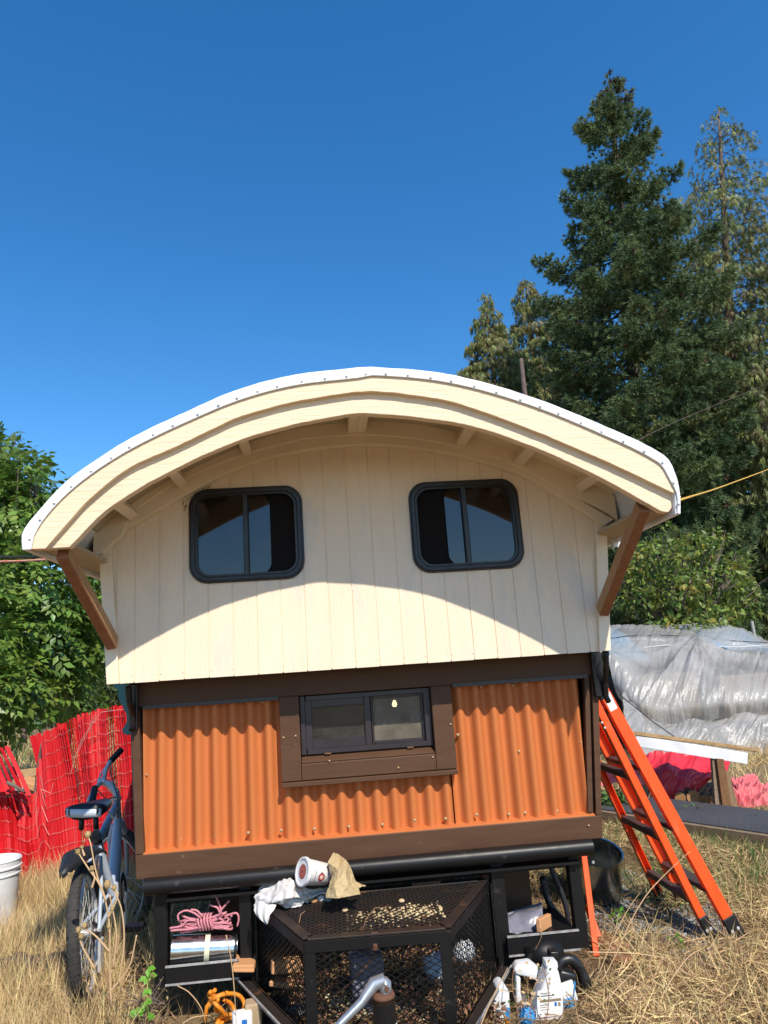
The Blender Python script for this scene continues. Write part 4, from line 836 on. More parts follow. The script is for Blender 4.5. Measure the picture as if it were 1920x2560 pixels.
# far wood behind everything
n = 9000; rs = np.random.default_rng(77); xx = np.r_[rs.uniform(-34, -5, 3000), rs.uniform(3.2, 42, 6000)]; hh = np.where(xx < 0, 4.2, 6.5) * (.75 + .25 * np.sin(xx * .9) * np.sin(xx * .37 + 1)); pp = np.stack([xx, rs.uniform(24, 31, n), rs.random(n) ** .8 * hh], -1)
x, y, z = frames(rs.normal(size=(n, 3)) + [0, 0, -.6]); tag(cloud('far_wood', T_SPR, F_SPR, pp, x, y, z, rs.uniform(.5, 1.1, n), 'spruce'), 'dark band of far woodland closing the view behind the trees', 'wood', kind='stuff')

# ------------------------------------------------------------------ grass
T_BL = [(-.5, 0, 0), (.5, 0, 0), (-.36, .5, .07), (.36, .5, .07), (0, 1, .30)]; F_BL = [(0, 1, 3), (0, 3, 2), (2, 3, 4)]
def grass(name, label, n, area, h, wd, m, lean=.45, seed=1, clump=0, keep=None, flat=0.0):
    rs = np.random.default_rng(seed)
    if clump:
        nc = n // clump; cx = rs.uniform(area[0], area[1], nc); cy = rs.uniform(area[2], area[3], nc); x_ = np.repeat(cx, clump) + rs.normal(size=nc * clump) * .05; y_ = np.repeat(cy, clump) + rs.normal(size=nc * clump) * .05
        hs_ = np.repeat(rs.uniform(.6, 1.25, nc), clump)
    else: x_ = rs.uniform(area[0], area[1], n); y_ = rs.uniform(area[2], area[3], n); hs_ = np.ones(n)
    if keep is not None: k = keep(x_, y_); x_, y_, hs_ = x_[k], y_[k], hs_[k]
    N = len(x_); pos = np.stack([x_, y_, gz(x_, y_) - .005 + rs.random(N) * flat * .05], -1)
    d = np.stack([rs.normal(size=N) * lean, rs.normal(size=N) * lean, np.full(N, 1.0 - flat) + rs.random(N) * flat * .35], -1); d = unit(d)
    x = unit(np.cross(d, rs.normal(size=(N, 3)))); z = np.cross(x, d); L_ = h * hs_ * rs.uniform(.45, 1.25, N)
    # width is kept real by scaling the template across
    T_ = np.array(T_BL); V = pos[:, None, :] + T_[None, :, 0:1] * wd * rs.uniform(.6, 1.3, (N, 1, 1)) * x[:, None, :] + L_[:, None, None] * (T_[None, :, 1:2] * d[:, None, :] + T_[None, :, 2:3] * z[:, None, :])
    fl = np.array(F_BL); idx = (fl[None] + (np.arange(N) * 5)[:, None, None]).reshape(-1); V = V.reshape(-1, 3); V[:, 2] = np.maximum(V[:, 2], gz(V[:, 0], V[:, 1]) - .01)
    me = bpy.data.meshes.new(name); me.vertices.add(len(V)); me.vertices.foreach_set('co', V.ravel()); me.loops.add(len(idx)); me.loops.foreach_set('vertex_index', idx); me.polygons.add(N * 3)
    me.polygons.foreach_set('loop_start', np.arange(N * 3) * 3); me.polygons.foreach_set('loop_total', np.full(N * 3, 3)); me.materials.append(M[m]); me.update(); me.validate()
    return tag(link(name, me), label, 'grass', kind='stuff')
under = lambda x, y: ~((abs(x) < 1.0) & (y > .1) & (y < 3.6))
clear_r = lambda x, y: under(x, y) & ~((x > .9) & (x < 1.5) & (y > .5) & (y < 1.25)) & ~((x > 1.0) & (x < 1.75) & (y > .35) & (y < 1.9) & (np.sin(7 * x) * np.cos(6 * y) > -.3))
grass('dry_grass', 'tall pale dry grass round the bicycle and left of the wagon', 62000, (-3.6, -.98, -.5, 2.75), .20, .004, 'straw', lean=.32, seed=2, clump=45, keep=lambda x, y: ~((x > -1.45) & (y > .3) & (y < 1.6) & (np.sin(x * 31 + y * 7) > -.2)))
grass('dry_grass', 'flattened straw littering the ground left of the wagon', 26000, (-4.2, -.9, -.7, 3.0), .16, .005, 'straw', lean=1.0, seed=3, flat=.85)
grass('dry_grass', 'matted short straw covering the ground right of the wagon', 44000, (.75, 4.6, -.4, 2.6), .11, .0045, 'straw', lean=1.0, seed=4, flat=.92, keep=clear_r)
grass('dead_grass', 'brown dead stems mixed into the straw in the foreground', 46000, (-4, 4.6, -.7, 2.8), .10, .005, 'straw_dark', lean=1.0, seed=5, flat=.8, keep=under)
grass('dry_grass', 'upright pale tufts of dry grass in front of the orange ladder', 5000, (.85, 3.4, -.6, 1.0), .15, .004, 'straw', lean=.6, seed=6, clump=35, keep=clear_r)
grass('green_grass', 'sparse green blades along the platform edge and behind the pot', 5200, (1.1, 3.4, .8, 2.5), .14, .005, 'weed', lean=.5, seed=7, clump=26)
grass('dry_grass', 'dry field grass beyond the red screen and under the far bushes', 52000, (-14, -1.3, 3.0, 20), .30, .014, 'straw', lean=.6, seed=8, clump=30)
grass('weedy_grass', 'green weeds scattered through the dry bank beyond the red screen', 9000, (-13, -1.6, 5.0, 18), .30, .02, 'weed', lean=.6, seed=9, clump=40)
grass('dry_grass', 'dry grass beyond the timber platform on the right', 16000, (1.6, 10, 2.9, 9), .2, .010, 'straw', lean=.7, seed=10, clump=20)
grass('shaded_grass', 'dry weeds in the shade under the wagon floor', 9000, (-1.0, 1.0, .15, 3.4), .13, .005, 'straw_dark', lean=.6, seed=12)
# gravel patch
n = 5200; rs = np.random.default_rng(41); th = rs.random(n) * 6.28; rr = rs.random(n) ** .6; pos = np.stack([1.38 + rr * np.cos(th) * .34 + rs.normal(size=n) * .03, .85 + rr * np.sin(th) * .75, np.zeros(n)], -1); pos[:, 2] = gz(pos[:, 0], pos[:, 1]) + .003
x, y, z = frames(rs.normal(size=(n, 3)))
T_PEB = [(1, 0, 0), (-1, 0, 0), (0, 1, 0), (0, -1, 0), (0, 0, .7), (0, 0, -.7)]; F_PEB = [(0, 2, 4), (2, 1, 4), (1, 3, 4), (3, 0, 4), (2, 0, 5), (1, 2, 5), (3, 1, 5), (0, 3, 5)]
tag(cloud('gravel', T_PEB, F_PEB, pos, x, y, z, rs.uniform(.004, .013, n), 'gravel'), 'patch of grey gravel beside the wagon near the ladder feet', 'gravel', kind='stuff')
# ================================================================== RIGHT SIDE
# timber edged platform
a = onZ((1500, 2066)); b = onZ((1920, 2137)); dv = unit(b - a); hgt = .11; a = a - dv * .6; b = b + dv * 2.5; nb = np.array([-dv[1], dv[0], 0])
if nb[1] < 0: nb = -nb
wd_ = .62; plat = empty('timber_platform', (a + b) / 2, 'low platform of dark roofing felt edged with weathered timber right of the wagon', 'platform')
k = G(); k.beam(a + [0, 0, hgt/2 - .02], b + [0, 0, hgt/2 - .02], .035, hgt + .06, ch=.004); k.build('edge_timber', 'wood_grey', plat)
for i in range(4):
    s0 = a + (b - a) * (i / 4 + .002); s1 = a + (b - a) * ((i + 1) / 4 - .002); c = (s0 + s1) / 2 + nb * (wd_ / 2 + .015) + np.array([0, 0, hgt + .012])
    k = G(); k.box(c, (np.linalg.norm(s1 - s0), wd_, .012), Rz(math.atan2(dv[1], dv[0]))); k.build('felt_sheet', 'asphalt', plat)
k = G(); k.beam(a + nb * wd_ + [0, 0, hgt/2 - .02], b + nb * wd_ + [0, 0, hgt/2 - .02], .035, hgt + .05, ch=.004); k.build('edge_timber', 'wood_grey', plat)
# sheeted pile
def sheet_rows(rows, n=90, m=None, seed=1, amp=.03, fold=None, crease=0.0):
    """rows: list of (list of px, Y). returns (m,n,3) surface through them with crumple"""
    rs = np.random.default_rng(seed); C_ = []
    for pts, Y_ in rows:
        Ys = Y_ if hasattr(Y_, '__len__') else [Y_] * len(pts); w_ = np.array([onY(p, yy) for p, yy in zip(pts, Ys)]); C_.append(spline(w_, n))
    C_ = np.array(C_); m = m or 12 * (len(rows) - 1); out = np.zeros((m, n, 3))
    for j in range(n): out[:, j] = spline(C_[:, j], m)
    u, v = np.meshgrid(np.linspace(0, 1, n), np.linspace(0, 1, m)); nr = np.cross(np.gradient(out, axis=1), np.gradient(out, axis=0)); nr = unit(nr); 
    d = np.zeros((m, n))
    for q in range(8):
        fa = rs.uniform(3, 16); th = rs.uniform(-.7, .7); ph = rs.uniform(0, 6.28); w = np.abs(np.sin((u * math.cos(th) + v * math.sin(th) * .6) * fa + ph + .6 * np.sin(v * 5 + q))); d += (w - .6) / fa * 3.2
    d *= amp
    if fold: d += fold(u, v)
    if crease:
        from mathutils import noise as mn
        for i in range(m):
            for j in range(n):
                p = Vector((u[i, j] * 13 + 2.5 * v[i, j], v[i, j] * 2.2 + u[i, j] * 1.5, seed)); a1 = abs(mn.noise(p)); a2 = abs(mn.noise(p * 2.3 + Vector((5, 2, 0)))); a3 = abs(mn.noise(Vector((u[i, j] * 30, v[i, j] * 22, seed)))); d[i, j] += crease * ((.35 - min(a1, .35)) ** 1.6 * 4 + (.3 - min(a2, .3)) ** 1.5 * 2.2 + (.3 - min(a3, .3)) * .35)
    return out + nr * d[..., None]
def Z5(l): return [z5(*p) for p in l]
pile = empty('sheeted_pile', (3.6, 6.2, 0), 'long pile covered with crumpled translucent plastic sheeting right of the wagon', 'covered pile')
def rays_from(u0, v0, n_, a_, side=1, fall=.5):
    def f(u, v):
        du, dv = (u - u0) * 2.0, (v - v0); ang = np.arctan2(du, dv + 1e-6); r = np.hypot(du, dv); return a_ * np.abs(np.sin(ang * n_)) * np.exp(-((r - .25) / fall) ** 2) * (dv > -.05) * np.clip(r * 6, 0, 1)
    return f
rows = [(Z5([(250, 225), (500, 220), (800, 225), (1150, 210), (1420, 240), (1600, 330), (1750, 420)]), 8.0),
        (Z5([(290, 330), (550, 310), (800, 305), (1100, 300), (1400, 340), (1600, 390), (1800, 430)]), 7.3),
        (Z5([(330, 440), (520, 530), (760, 515), (1040, 436), (1300, 510), (1560, 525), (1850, 470)]), [6.5, 6.45, 6.5, 6.4, 6.5, 6.5, 6.5]),
        (Z5([(350, 560), (540, 640), (760, 640), (1040, 620), (1300, 650), (1560, 680), (1850, 640)]), [6.4, 6.2, 6.1, 6.1, 6.1, 6.15, 6.15]),
        (Z5([(395, 690), (590, 850), (780, 900), (1040, 870), (1300, 850), (1560, 830), (1850, 780)]), [6.3, 6.0, 5.95, 5.9, 5.9, 5.95, 5.95]),
        (Z5([(440, 790), (640, 985), (840, 1035), (1060, 1010), (1300, 965), (1560, 935), (1850, 880)]), [6.3, 6.05, 6.0, 6.0, 6.0, 6.05, 6.05])]
f1 = rays_from(.50, .40, 7, .055, fall=.45); S = sheet_rows(rows, 260, 160, 3, .022, lambda u, v: f1(u, v) - .05, crease=.024)
k = G(); k.grid(S); k.build('upper_sheet', 'film', pile, smooth=True)
rows = [(Z5([(440, 770), (640, 960), (840, 1010), (1060, 985), (1300, 945), (1560, 915), (1850, 860)]), 6.15),
        (Z5([(450, 860), (620, 1020), (840, 1060), (1060, 1050), (1300, 1020), (1560, 1000), (1850, 960)]), 5.75),
        (Z5([(470, 960), (620, 1110), (820, 1150), (1060, 1180), (1300, 1230), (1560, 1270), (1850, 1250)]), 5.6),
        (Z5([(480, 1120), (640, 1280), (820, 1350), (1060, 1400), (1300, 1470), (1560, 1510), (1850, 1560)]), 5.4)]
S = sheet_rows(rows, 220, 90, 9, .04, lambda u, v: .06 * np.abs(np.sin(u * 9 - v * 3.0)) * (1 - v * .4) - .05, crease=.03)
k = G(); k.grid(S); k.build('lower_sheet', 'film', pile, smooth=True)
# things the sheeting covers
for q, dd, m_ in ((z5(760, 800), (.9, .5, .6), 'cardboard'), (z5(1120, 800), (.25, .4, .6), 'darkjunk'), (z5(1500, 800), (1.1, .5, .6), 'cardboard')):
    c = onY(q, 6.75); k = G(); k.box(c, dd, Rz(.1), ch=.02); k.build('covered_box', m_, pile)
c = onY(z5(1000, 800), 7.35); k = G(); k.box((c[0] + .9, 7.6, .5), (5.4, .8, .9)); k.build('covered_stack', 'darkjunk', pile)
k = G(); p0, p1 = onY(z5(1020, 560), 6.45), onY(z5(1010, 900), 6.35); k.beam(p0 - [0, 0, 1], p0 + [0, 0, .1], .06, .05); k.build('covered_post', 'cardboard', pile)
# blue tarp strips lying on top under the film
def strip_px(A, B, YA, YB, name, m_, par, n=24, off=-.03):
    a_ = spline(np.array([onY(p, YA) for p in A]), n); b_ = spline(np.array([onY(p, YB) for p in B]), n); P_ = np.array([a_ * (1 - t) + b_ * t for t in np.linspace(0, 1, 10)]); P_[..., 2] += .012 * np.sin(P_[..., 0] * 13); k = G(); k.grid(P_ + [0, .02, off]); return k.build(name, m_, par, smooth=True)
strip_px(Z5([(250, 240), (380, 245), (470, 290)]), Z5([(340, 440), (520, 520), (700, 515)]), 7.95, 6.6, 'blue_tarp_strip', 'blue_tarp', pile, off=.022)
strip_px(Z5([(900, 232), (1180, 225), (1420, 255), (1600, 345)]), Z5([(1250, 400), (1400, 430), (1560, 440), (1700, 450)]), 7.95, 7.0, 'blue_tarp_strip', 'blue_tarp', pile, off=.022)
# cords over the sheeting
for A, Ys, m_, lb in ((Z5([(330, 442), (600, 410), (820, 385), (1100, 400), (1400, 402), (1659, 385), (1800, 380)]), 6.9, 'tan_rope', 'white cord'), (Z5([(350, 330), (500, 308), (800, 302), (1100, 318), (1250, 345), (1659, 365)]), 7.2, 'black_cable', 'black cord'),
                     (Z5([(430, 800), (560, 905), (700, 1020), (900, 1160)]), 5.3, 'black_cable', 'slanting cord')):
    k = G(); k.tube([onY(p, Ys) + [0, 0, .02] for p in A], .006, 5); k.build('tie_cord', m_, pile)
# white board with plywood on trestle legs
YB = 2.62; A0 = onY(z5(560, 1165), YB + .1); A1 = onY(z5(1487, 1315), YB - .02)
bench = empty('trestle_board', (A0 + A1) / 2 * [1, 1, 0], 'white edged board with plywood top resting on weathered trestle legs', 'workbench')
k = G(); k.beam(A0, A1, .02, .085, ch=.002); k.build('white_edge', 'white_board', bench)
k = G(); k.beam(A0 + [0, .14, .052], A1 + [.10, .14, .052], .30, .018); k.build('plywood_top', 'plywood', bench)
k = G(); k.beam(A0 + [0, -.012, .056], A1 + [.10, -.012, .056], .012, .022); k.build('plywood_edge', 'plywood', bench)
for (t0, t1, b0, b1, yy, m_) in (((1185, 1310), (1225, 1310), (1222, 1845), (1262, 1850), .0, 'wood_grey'), ((1222, 1312), (1282, 1318), (1290, 1850), (1368, 1856), -.03, 'wood_post2'), ((1255, 1400), (1322, 1420), (1368, 1862), (1450, 1868), .03, 'wood_post')):
    q = [onY(z5(*p), YB + yy + .04) for p in (t0, t1, b1, b0)]; k = G(); k.prism([(p[0], p[2]) for p in q], YB + yy + .02, YB + yy + .055); k.build('leg', m_, bench, bev=.002)
q = onY(z5(690, 1260), 3.0); k = G(); k.beam(q + [-.02, .2, .0], q + [-.06, .1, -.75], .06, .03); k.build('leg', 'wood_grey', bench)
# tarps
rt = empty('red_tarp', (2.6, 3.2, 0), 'bright red vinyl tarp bunched over logs under the trestle board', 'tarp')
rows = [(Z5([(480, 1330), (600, 1270), (720, 1225), (850, 1225), (1000, 1250), (1180, 1290), (1350, 1325)]), [3.5, 3.4, 3.35, 3.3, 3.3, 3.3, 3.35]),
        (Z5([(490, 1400), (600, 1380), (720, 1390), (850, 1400), (1000, 1400), (1150, 1400), (1330, 1380)]), [3.4, 3.3, 3.2, 3.05, 3.05, 3.1, 3.2]),
        (Z5([(500, 1480), (620, 1500), (740, 1540), (860, 1560), (1000, 1560), (1130, 1520), (1290, 1430)]), [3.35, 3.2, 3.1, 3.0, 3.0, 3.05, 3.1]),
        (Z5([(520, 1560), (640, 1620), (740, 1680), (860, 1720), (960, 1690), (1080, 1650), (1210, 1540)]), [3.3, 3.15, 3.1, 3.02, 3.1, 3.15, 3.2])]
S = sheet_rows(rows, 150, 90, 5, .03, lambda u, v: .03 * np.abs(np.sin(u * 14 + v * 2.5)) * (v > .0) + .03 * np.sin(u * 5 - v * 4), crease=.016); k = G(); k.grid(S); k.build('tarp_sheet', 'red_tarp', rt, smooth=True, solid=.002)
pk = empty('pink_tarp', (3.3, 3.0, 0), 'faded pink tarp heaped on the ground right of the trestle legs', 'tarp')
rows = [(Z5([(1290, 1490), (1360, 1445), (1470, 1460), (1560, 1490), (1660, 1500), (1800, 1510)]), 3.5), (Z5([(1320, 1600), (1400, 1560), (1500, 1570), (1580, 1590), (1680, 1600), (1820, 1600)]), 3.1),
        (Z5([(1360, 1700), (1430, 1680), (1520, 1690), (1600, 1700), (1700, 1710), (1840, 1710)]), 2.95), (Z5([(1400, 1780), (1470, 1800), (1560, 1840), (1640, 1862), (1720, 1865), (1860, 1870)]), 2.9)]
S = sheet_rows(rows, 110, 70, 15, .05, lambda u, v: .05 * np.abs(np.sin(u * 17 + 4 * np.sin(v * 6))) + .05 * np.abs(np.sin(v * 9 + u * 6)) - .05, crease=.022); k = G(); k.grid(S); k.build('tarp_sheet', 'pink_tarp', pk, smooth=True, solid=.002)
pk2 = empty('pink_tarp', (2.2, 3.2, 0), 'scrap of faded pink tarp seen between the ladder rails', 'tarp')
rows = [(Z5([(230, 1380), (330, 1400), (440, 1330), (560, 1300)]), 3.3), (Z5([(240, 1440), (340, 1470), (460, 1420), (580, 1430)]), 3.15), (Z5([(250, 1520), (350, 1540), (480, 1510), (640, 1540)]), 3.1)]
S = sheet_rows(rows, 50, 30, 25, .05); k = G(); k.grid(S); k.build('tarp_sheet', 'pink_tarp', pk2, smooth=True, solid=.002)
# logs under the tarps
lg = empty('log_pile', (2.9, 3.2, 0), 'heap of split firewood logs under the red tarp', 'firewood')
for i in range(16):
    q = onY(z5(rnd.uniform(930, 1230), rnd.uniform(1600, 1800)), rnd.uniform(3.05, 3.4)); q[2] = max(q[2], .07); a_ = rnd.uniform(-.4, .4); d = np.array([math.sin(a_) * .5 + (.6 if i % 3 == 0 else 0), 1, 0]) * .16; r_ = rnd.uniform(.035, .065)
    k = G(); k.tube([q - d, q, q + d], [r_, r_ * 1.05, r_ * .95], 9, mi=0); o = k.build('log', ['bark', 'log_cut'], lg)
    for f_ in o.data.polygons:
        if len(f_.vertices) > 4: f_.material_index = 1
for i in range(3):
    q = onZ(z5(1470 + i * 90, 1862 + i * 12), .03); k = G(); k.beam(q - [.15, 0, 0], q + [.2, -.02, 0], .07, .03, ch=.004); k.build('log', 'log_cut', lg)
leafy('weed_plant', 'green weeds growing at the foot of the red tarp', 'weed', [(*onZ(z5(1060, 1810), .05), .16, .12, .07), (*onZ(z5(1150, 1820), .05), .10, .1, .06), (*onZ(z5(960, 1800), .04), .1, .1, .05)], 420, .045, 'weed', tr=.05, stems=2, seed=71, base=onZ(z5(1060, 1830)), compound=False)
leafy('weed_plant', 'green weeds at the right edge behind the platform', 'weed', [(*onZ(z5(1600, 1890), .05), .22, .12, .06), (*onZ(z5(1700, 1900), .05), .15, .1, .06)], 420, .04, 'weed', tr=.05, stems=2, seed=72, base=onZ(z5(1620, 1900)), compound=False)
leafy('weed_plant', 'green weeds between ladder and wagon corner', 'weed', [(*onZ(z5(330, 1690), .12), .16, .12, .12), (*onZ(z5(420, 1700), .12), .14, .1, .10)], 420, .05, 'weed', tr=.05, stems=2, seed=73, base=onZ(z5(340, 1720)), compound=False)
leafy('weed_plant', 'small bright green sprout near the gravel by the ladder', 'weed', [(*onZ(z3(800, 560), .04), .05, .05, .05), (*onZ(z3(1120, 700), .03), .03, .03, .03)], 70, .035, 'vine', tr=.05, stems=2, seed=74, base=onZ(z3(800, 570)), compound=False)
# ladder: a closed stepladder leaning on the wagon side
lad = empty('step_ladder', (1.55, .66, 0), 'orange fibreglass stepladder folded shut and leaning against the right side of the wagon', 'ladder')
def rail(pb, pt, yb, yt, wd, th, name='rail', ext=.0):
    b_ = onZ(pb) if yb is None else onY(pb, yb); b_[2] = max(b_[2], .0); t_ = onY(pt, yt); t_ = t_ + (t_ - b_) * ext
    bb = b_ + (t_ - b_) * .045; k = G(); R_ax = unit(t_ - b_)
    k.beam(bb, t_, th, wd, up=np.cross(R_ax, [0, 1, 0])); o = k.build(name, 'ladder', lad, bev=.003)
    # flanges of the channel
    sidev = unit(np.cross(R_ax, [0, 1, 0])); 
    k = G()
    for s_ in (1, -1): k.beam(bb + sidev * s_ * (wd/2 - .002) + [0, .018, 0], t_ + sidev * s_ * (wd/2 - .002) + [0, .018, 0], .036, .004, up=np.cross(R_ax, [0, 1, 0]))
    k.build('rail_flange', 'ladder', o)
    k = G(); k.beam(b_ + [0, 0, .0], bb + (t_ - b_) * .03, th + .012, wd + .010, up=np.cross(R_ax, [0, 1, 0]), ch=.004); ft = k.build('foot', 'ladder_foot', lad)
    for s_ in (.3, -.25):
        k = G(); k.lathe([(0, -.004), (.007, -.003), (.008, 0)], b_ + (t_ - b_) * .035 + sidev * wd * s_ - [0, th/2 + .006, 0], Rx(-math.pi/2), 8); k.build('rivet', 'alloy', ft)
    return b_, t_
yA = onZ(z3(1345, 690))[1]; yC = onZ(z3(1085, 480))[1]
bA, tA = rail(z3(1345, 690), z5(225, 830), None, yA, .036, .006, ext=.22)
bB, tB = rail(z3(1500, 690), z5(262, 690), None, yA - .0, .056, .006, ext=.12)
off = np.array([0, yC - yA, 0]); 
def rail3(b_, t_, wd, th=.006):
    R_ax = unit(t_ - b_); bb = b_ + (t_ - b_) * .045; k = G(); k.beam(bb, t_, th, wd, up=np.cross(R_ax, [0, 1, 0])); o = k.build('rail', 'ladder', lad, bev=.003); sidev = unit(np.cross(R_ax, [0, 1, 0])); k = G()
    for s_ in (1, -1): k.beam(bb + sidev * s_ * (wd/2 - .002) - [0, .018, 0], t_ + sidev * s_ * (wd/2 - .002) - [0, .018, 0], .036, .004, up=np.cross(R_ax, [0, 1, 0]))
    k.build('rail_flange', 'ladder', o); k = G(); k.beam(b_, bb + (t_ - b_) * .03, th + .012, wd + .01, up=np.cross(R_ax, [0, 1, 0]), ch=.004); k.build('foot', 'ladder_foot', lad)
rail3(bA + off + [-.0, 0, 0], tA + off * .86, .036); rail3(bB + off + [-.0, 0, 0], tB + off * .80, .056)
for i, f_ in enumerate((.16, .37, .58, .79)):
    a_ = bB + (tB - bB) * f_; c_ = bB + off + (tB + off * .80 - bB - off) * f_; k = G(); R_ax = unit(tB - bB); up_ = unit(np.cross(R_ax, [0, 1, 0]))
    k.beam(a_ + [0, .01, 0], c_ - [0, .01, 0], .066, .022, up=(0, 0, 1), ch=.003); k.build('tread', 'ladder_metal', lad)
    a_ = bA + (tA - bA) * (f_ - .035); c_ = bA + off + (tA + off * .86 - bA - off) * (f_ - .035); k = G(); k.beam(a_ + [0, .01, 0], c_ - [0, .01, 0], .034, .032, up=(0, 0, 1), ch=.003); k.build('crossbar', 'ladder_metal', lad)
# sticker on the front rail, slightly proud of it
R_ax = unit(tB - bB); sv = unit(np.cross(R_ax, [0, 1, 0]))
def on_rail(q): p = onY(q, yA - .0055); return p
def quad(name, qs, m_, par, dy=0): k = G(); k.prism([(p[0], p[2]) for p in qs], qs[0][1] - .0008 - dy, qs[0][1] + .0004 - dy); return k.build(name, m_, par)
quad('sticker', [on_rail(p) for p in Z5([(290, 800), (345, 760), (428, 930), (376, 968)])], 'label', lad)
quad('sticker', [on_rail(p) for p in Z5([(252, 752), (318, 728), (340, 762), (286, 800)])], 'label_y', lad, .0004)
quad('sticker', [on_rail(p) for p in Z5([(247, 740), (305, 705), (312, 722), (254, 752)])], 'label', lad, .0002)
for q in Z5([(430, 1030), (467, 1010)]):
    k = G(); k.lathe([(0, -.003), (.006, -.002), (.007, 0)], onY(q, yA - .003), Rx(-math.pi/2), 8); k.build('rivet', 'alloy', lad)
for q in Z5([(282, 1017), (306, 1060)]):
    k = G(); k.lathe([(0, -.003), (.005, -.002), (.006, 0)], onY(q, yA - .003), Rx(-math.pi/2), 8); k.build('rivet', 'alloy', lad)
# thin orange bar standing behind the right trailer post
a_ = onY(z3(598, 190), .62); b_ = onZ(z3(672, 790)); ob = empty('orange_bar', b_, 'thin orange metal bar leaning behind the right black post of the trailer', 'bar'); k = G(); k.beam(b_, a_ + (a_ - b_) * .15, .026, .03, ch=.002); k.build('bar', 'ladder', ob); k = G(); k.beam(b_ + (a_-b_) * .45 + [-.01, .02, 0], b_ + (a_-b_) * .15 + [.03, .03, 0], .02, .02); k.build('brace', 'ladder', ob)
# cooking pot
pc = onZ(z3(705, 452)); pc[0] -= .06; pc[2] = .02; pot = empty('cooking_pot', pc, 'tall stainless steel stockpot standing on the ground behind the bumper end', 'pot')
k = G(); R0 = .155; Hp = .25; k.lathe([(0, .004), (R0 - .01, .0), (R0, .012), (R0, Hp), (R0 + .006, Hp + .003), (R0 + .006, Hp + .007), (R0 - .003, Hp + .004), (R0 - .004, .015), (0, .010)], pc, Rx(.30) @ Ry(.05), 36); k.build('pot_body', 'steel_pot', pot, smooth=True, angle=40)
for s_ in (1, -1): k = G(); k.tube([pc + [s_ * R0, -.04, Hp * .82], pc + [s_ * (R0 + .03), -.035, Hp * .86], pc + [s_ * (R0 + .03), .035, Hp * .86], pc + [s_ * R0, .04, Hp * .82]], .005, 8); k.build('handle', 'steel_pot', pot, smooth=True)
k = G(); k.lathe([(0, -.004), (.008, -.003), (.009, 0)], pc + [-.02, -R0 - .001, Hp * .83], Rx(-math.pi/2), 8); k.build('rivet', 'alloy', pot)
# two terracotta paver pieces
M['terracotta'] = mat('terracotta', (0.36, 0.16, 0.08), (0.28, 0.12, 0.06), .85, bump=.3)
for q, d, a_, lb in ((z3(735, 700), (.10, .22, .03), .2, 'flat terracotta brick lying by the orange bar'), (z3(835, 808), (.09, .06, .03), .6, 'small broken terracotta brick nearer the camera than the flat one')):
    c = onZ(q, .015); k = G(); k.box(c, d, Rz(a_), ch=.006); tag(k.build('brick_piece', 'terracotta'), lb, 'brick')
# ropes and poles
def rope(name, pts, r, m_, lb, sag=0, n=24, cat='rope'):
    P_ = spline(np.array(pts), n); P_[:, 2] -= sag * np.sin(np.linspace(0, math.pi, n)); k = G(); k.tube(P_, r, 7); return tag(k.build(name, m_, None, smooth=True), lb, cat)
rope('rope', [onY((1697, 1251), -.46), onY((1815, 1213), 1.8), onY((2010, 1140), 6.5)], .005, 'yellow_rope', 'yellow rope running from the right roof corner to the trees', .0)
rope('rope', [onY((1500, 1150), 3), onY((1700, 1050), 7), onY((1930, 955), 11)], .006, 'bark', 'thin dark cord crossing in front of the evergreens above the yellow rope')
rope('rope', [onY((-160, 1404), .9), onY((60, 1397), .6), onY((262, 1386), .35)], .0055, 'red_rope', 'red flecked rope stretched from the left edge to the wagon side', .01)
rope('cable', [onY((-160, 1386), .9), onY((60, 1392), .6), onY((262, 1376), .35)], .0060, 'black_cable', 'black cable stretched just above the red flecked rope', .0, cat='cable')
k = G(); a_ = onY((1303, 897), 5.5); k.tube([(a_[0] + .22, 5.5, -.05), (a_[0] + .12, 5.5, a_[2] * .5), onY((1312, 985), 5.5), onY((1307, 940), 5.5), a_], [.05, .045, .032, .03, .024], 9)
k.tube([onY((1310, 968), 5.5), onY((1318, 960), 5.5)], [.012, .008], 5); tag(k.build('bare_pole', 'bark_grey', None, smooth=True), 'bare knotty pole sticking up behind the roof in front of the left cedar', 'pole')
k = G(); a_ = onY((1879, 1553), 9.2); k.tube([(a_[0] + .03, 9.2, 0), a_], .03, 10); tag(k.build('metal_post', 'galv_post'), 'galvanised metal post standing behind the sheeted pile', 'post')
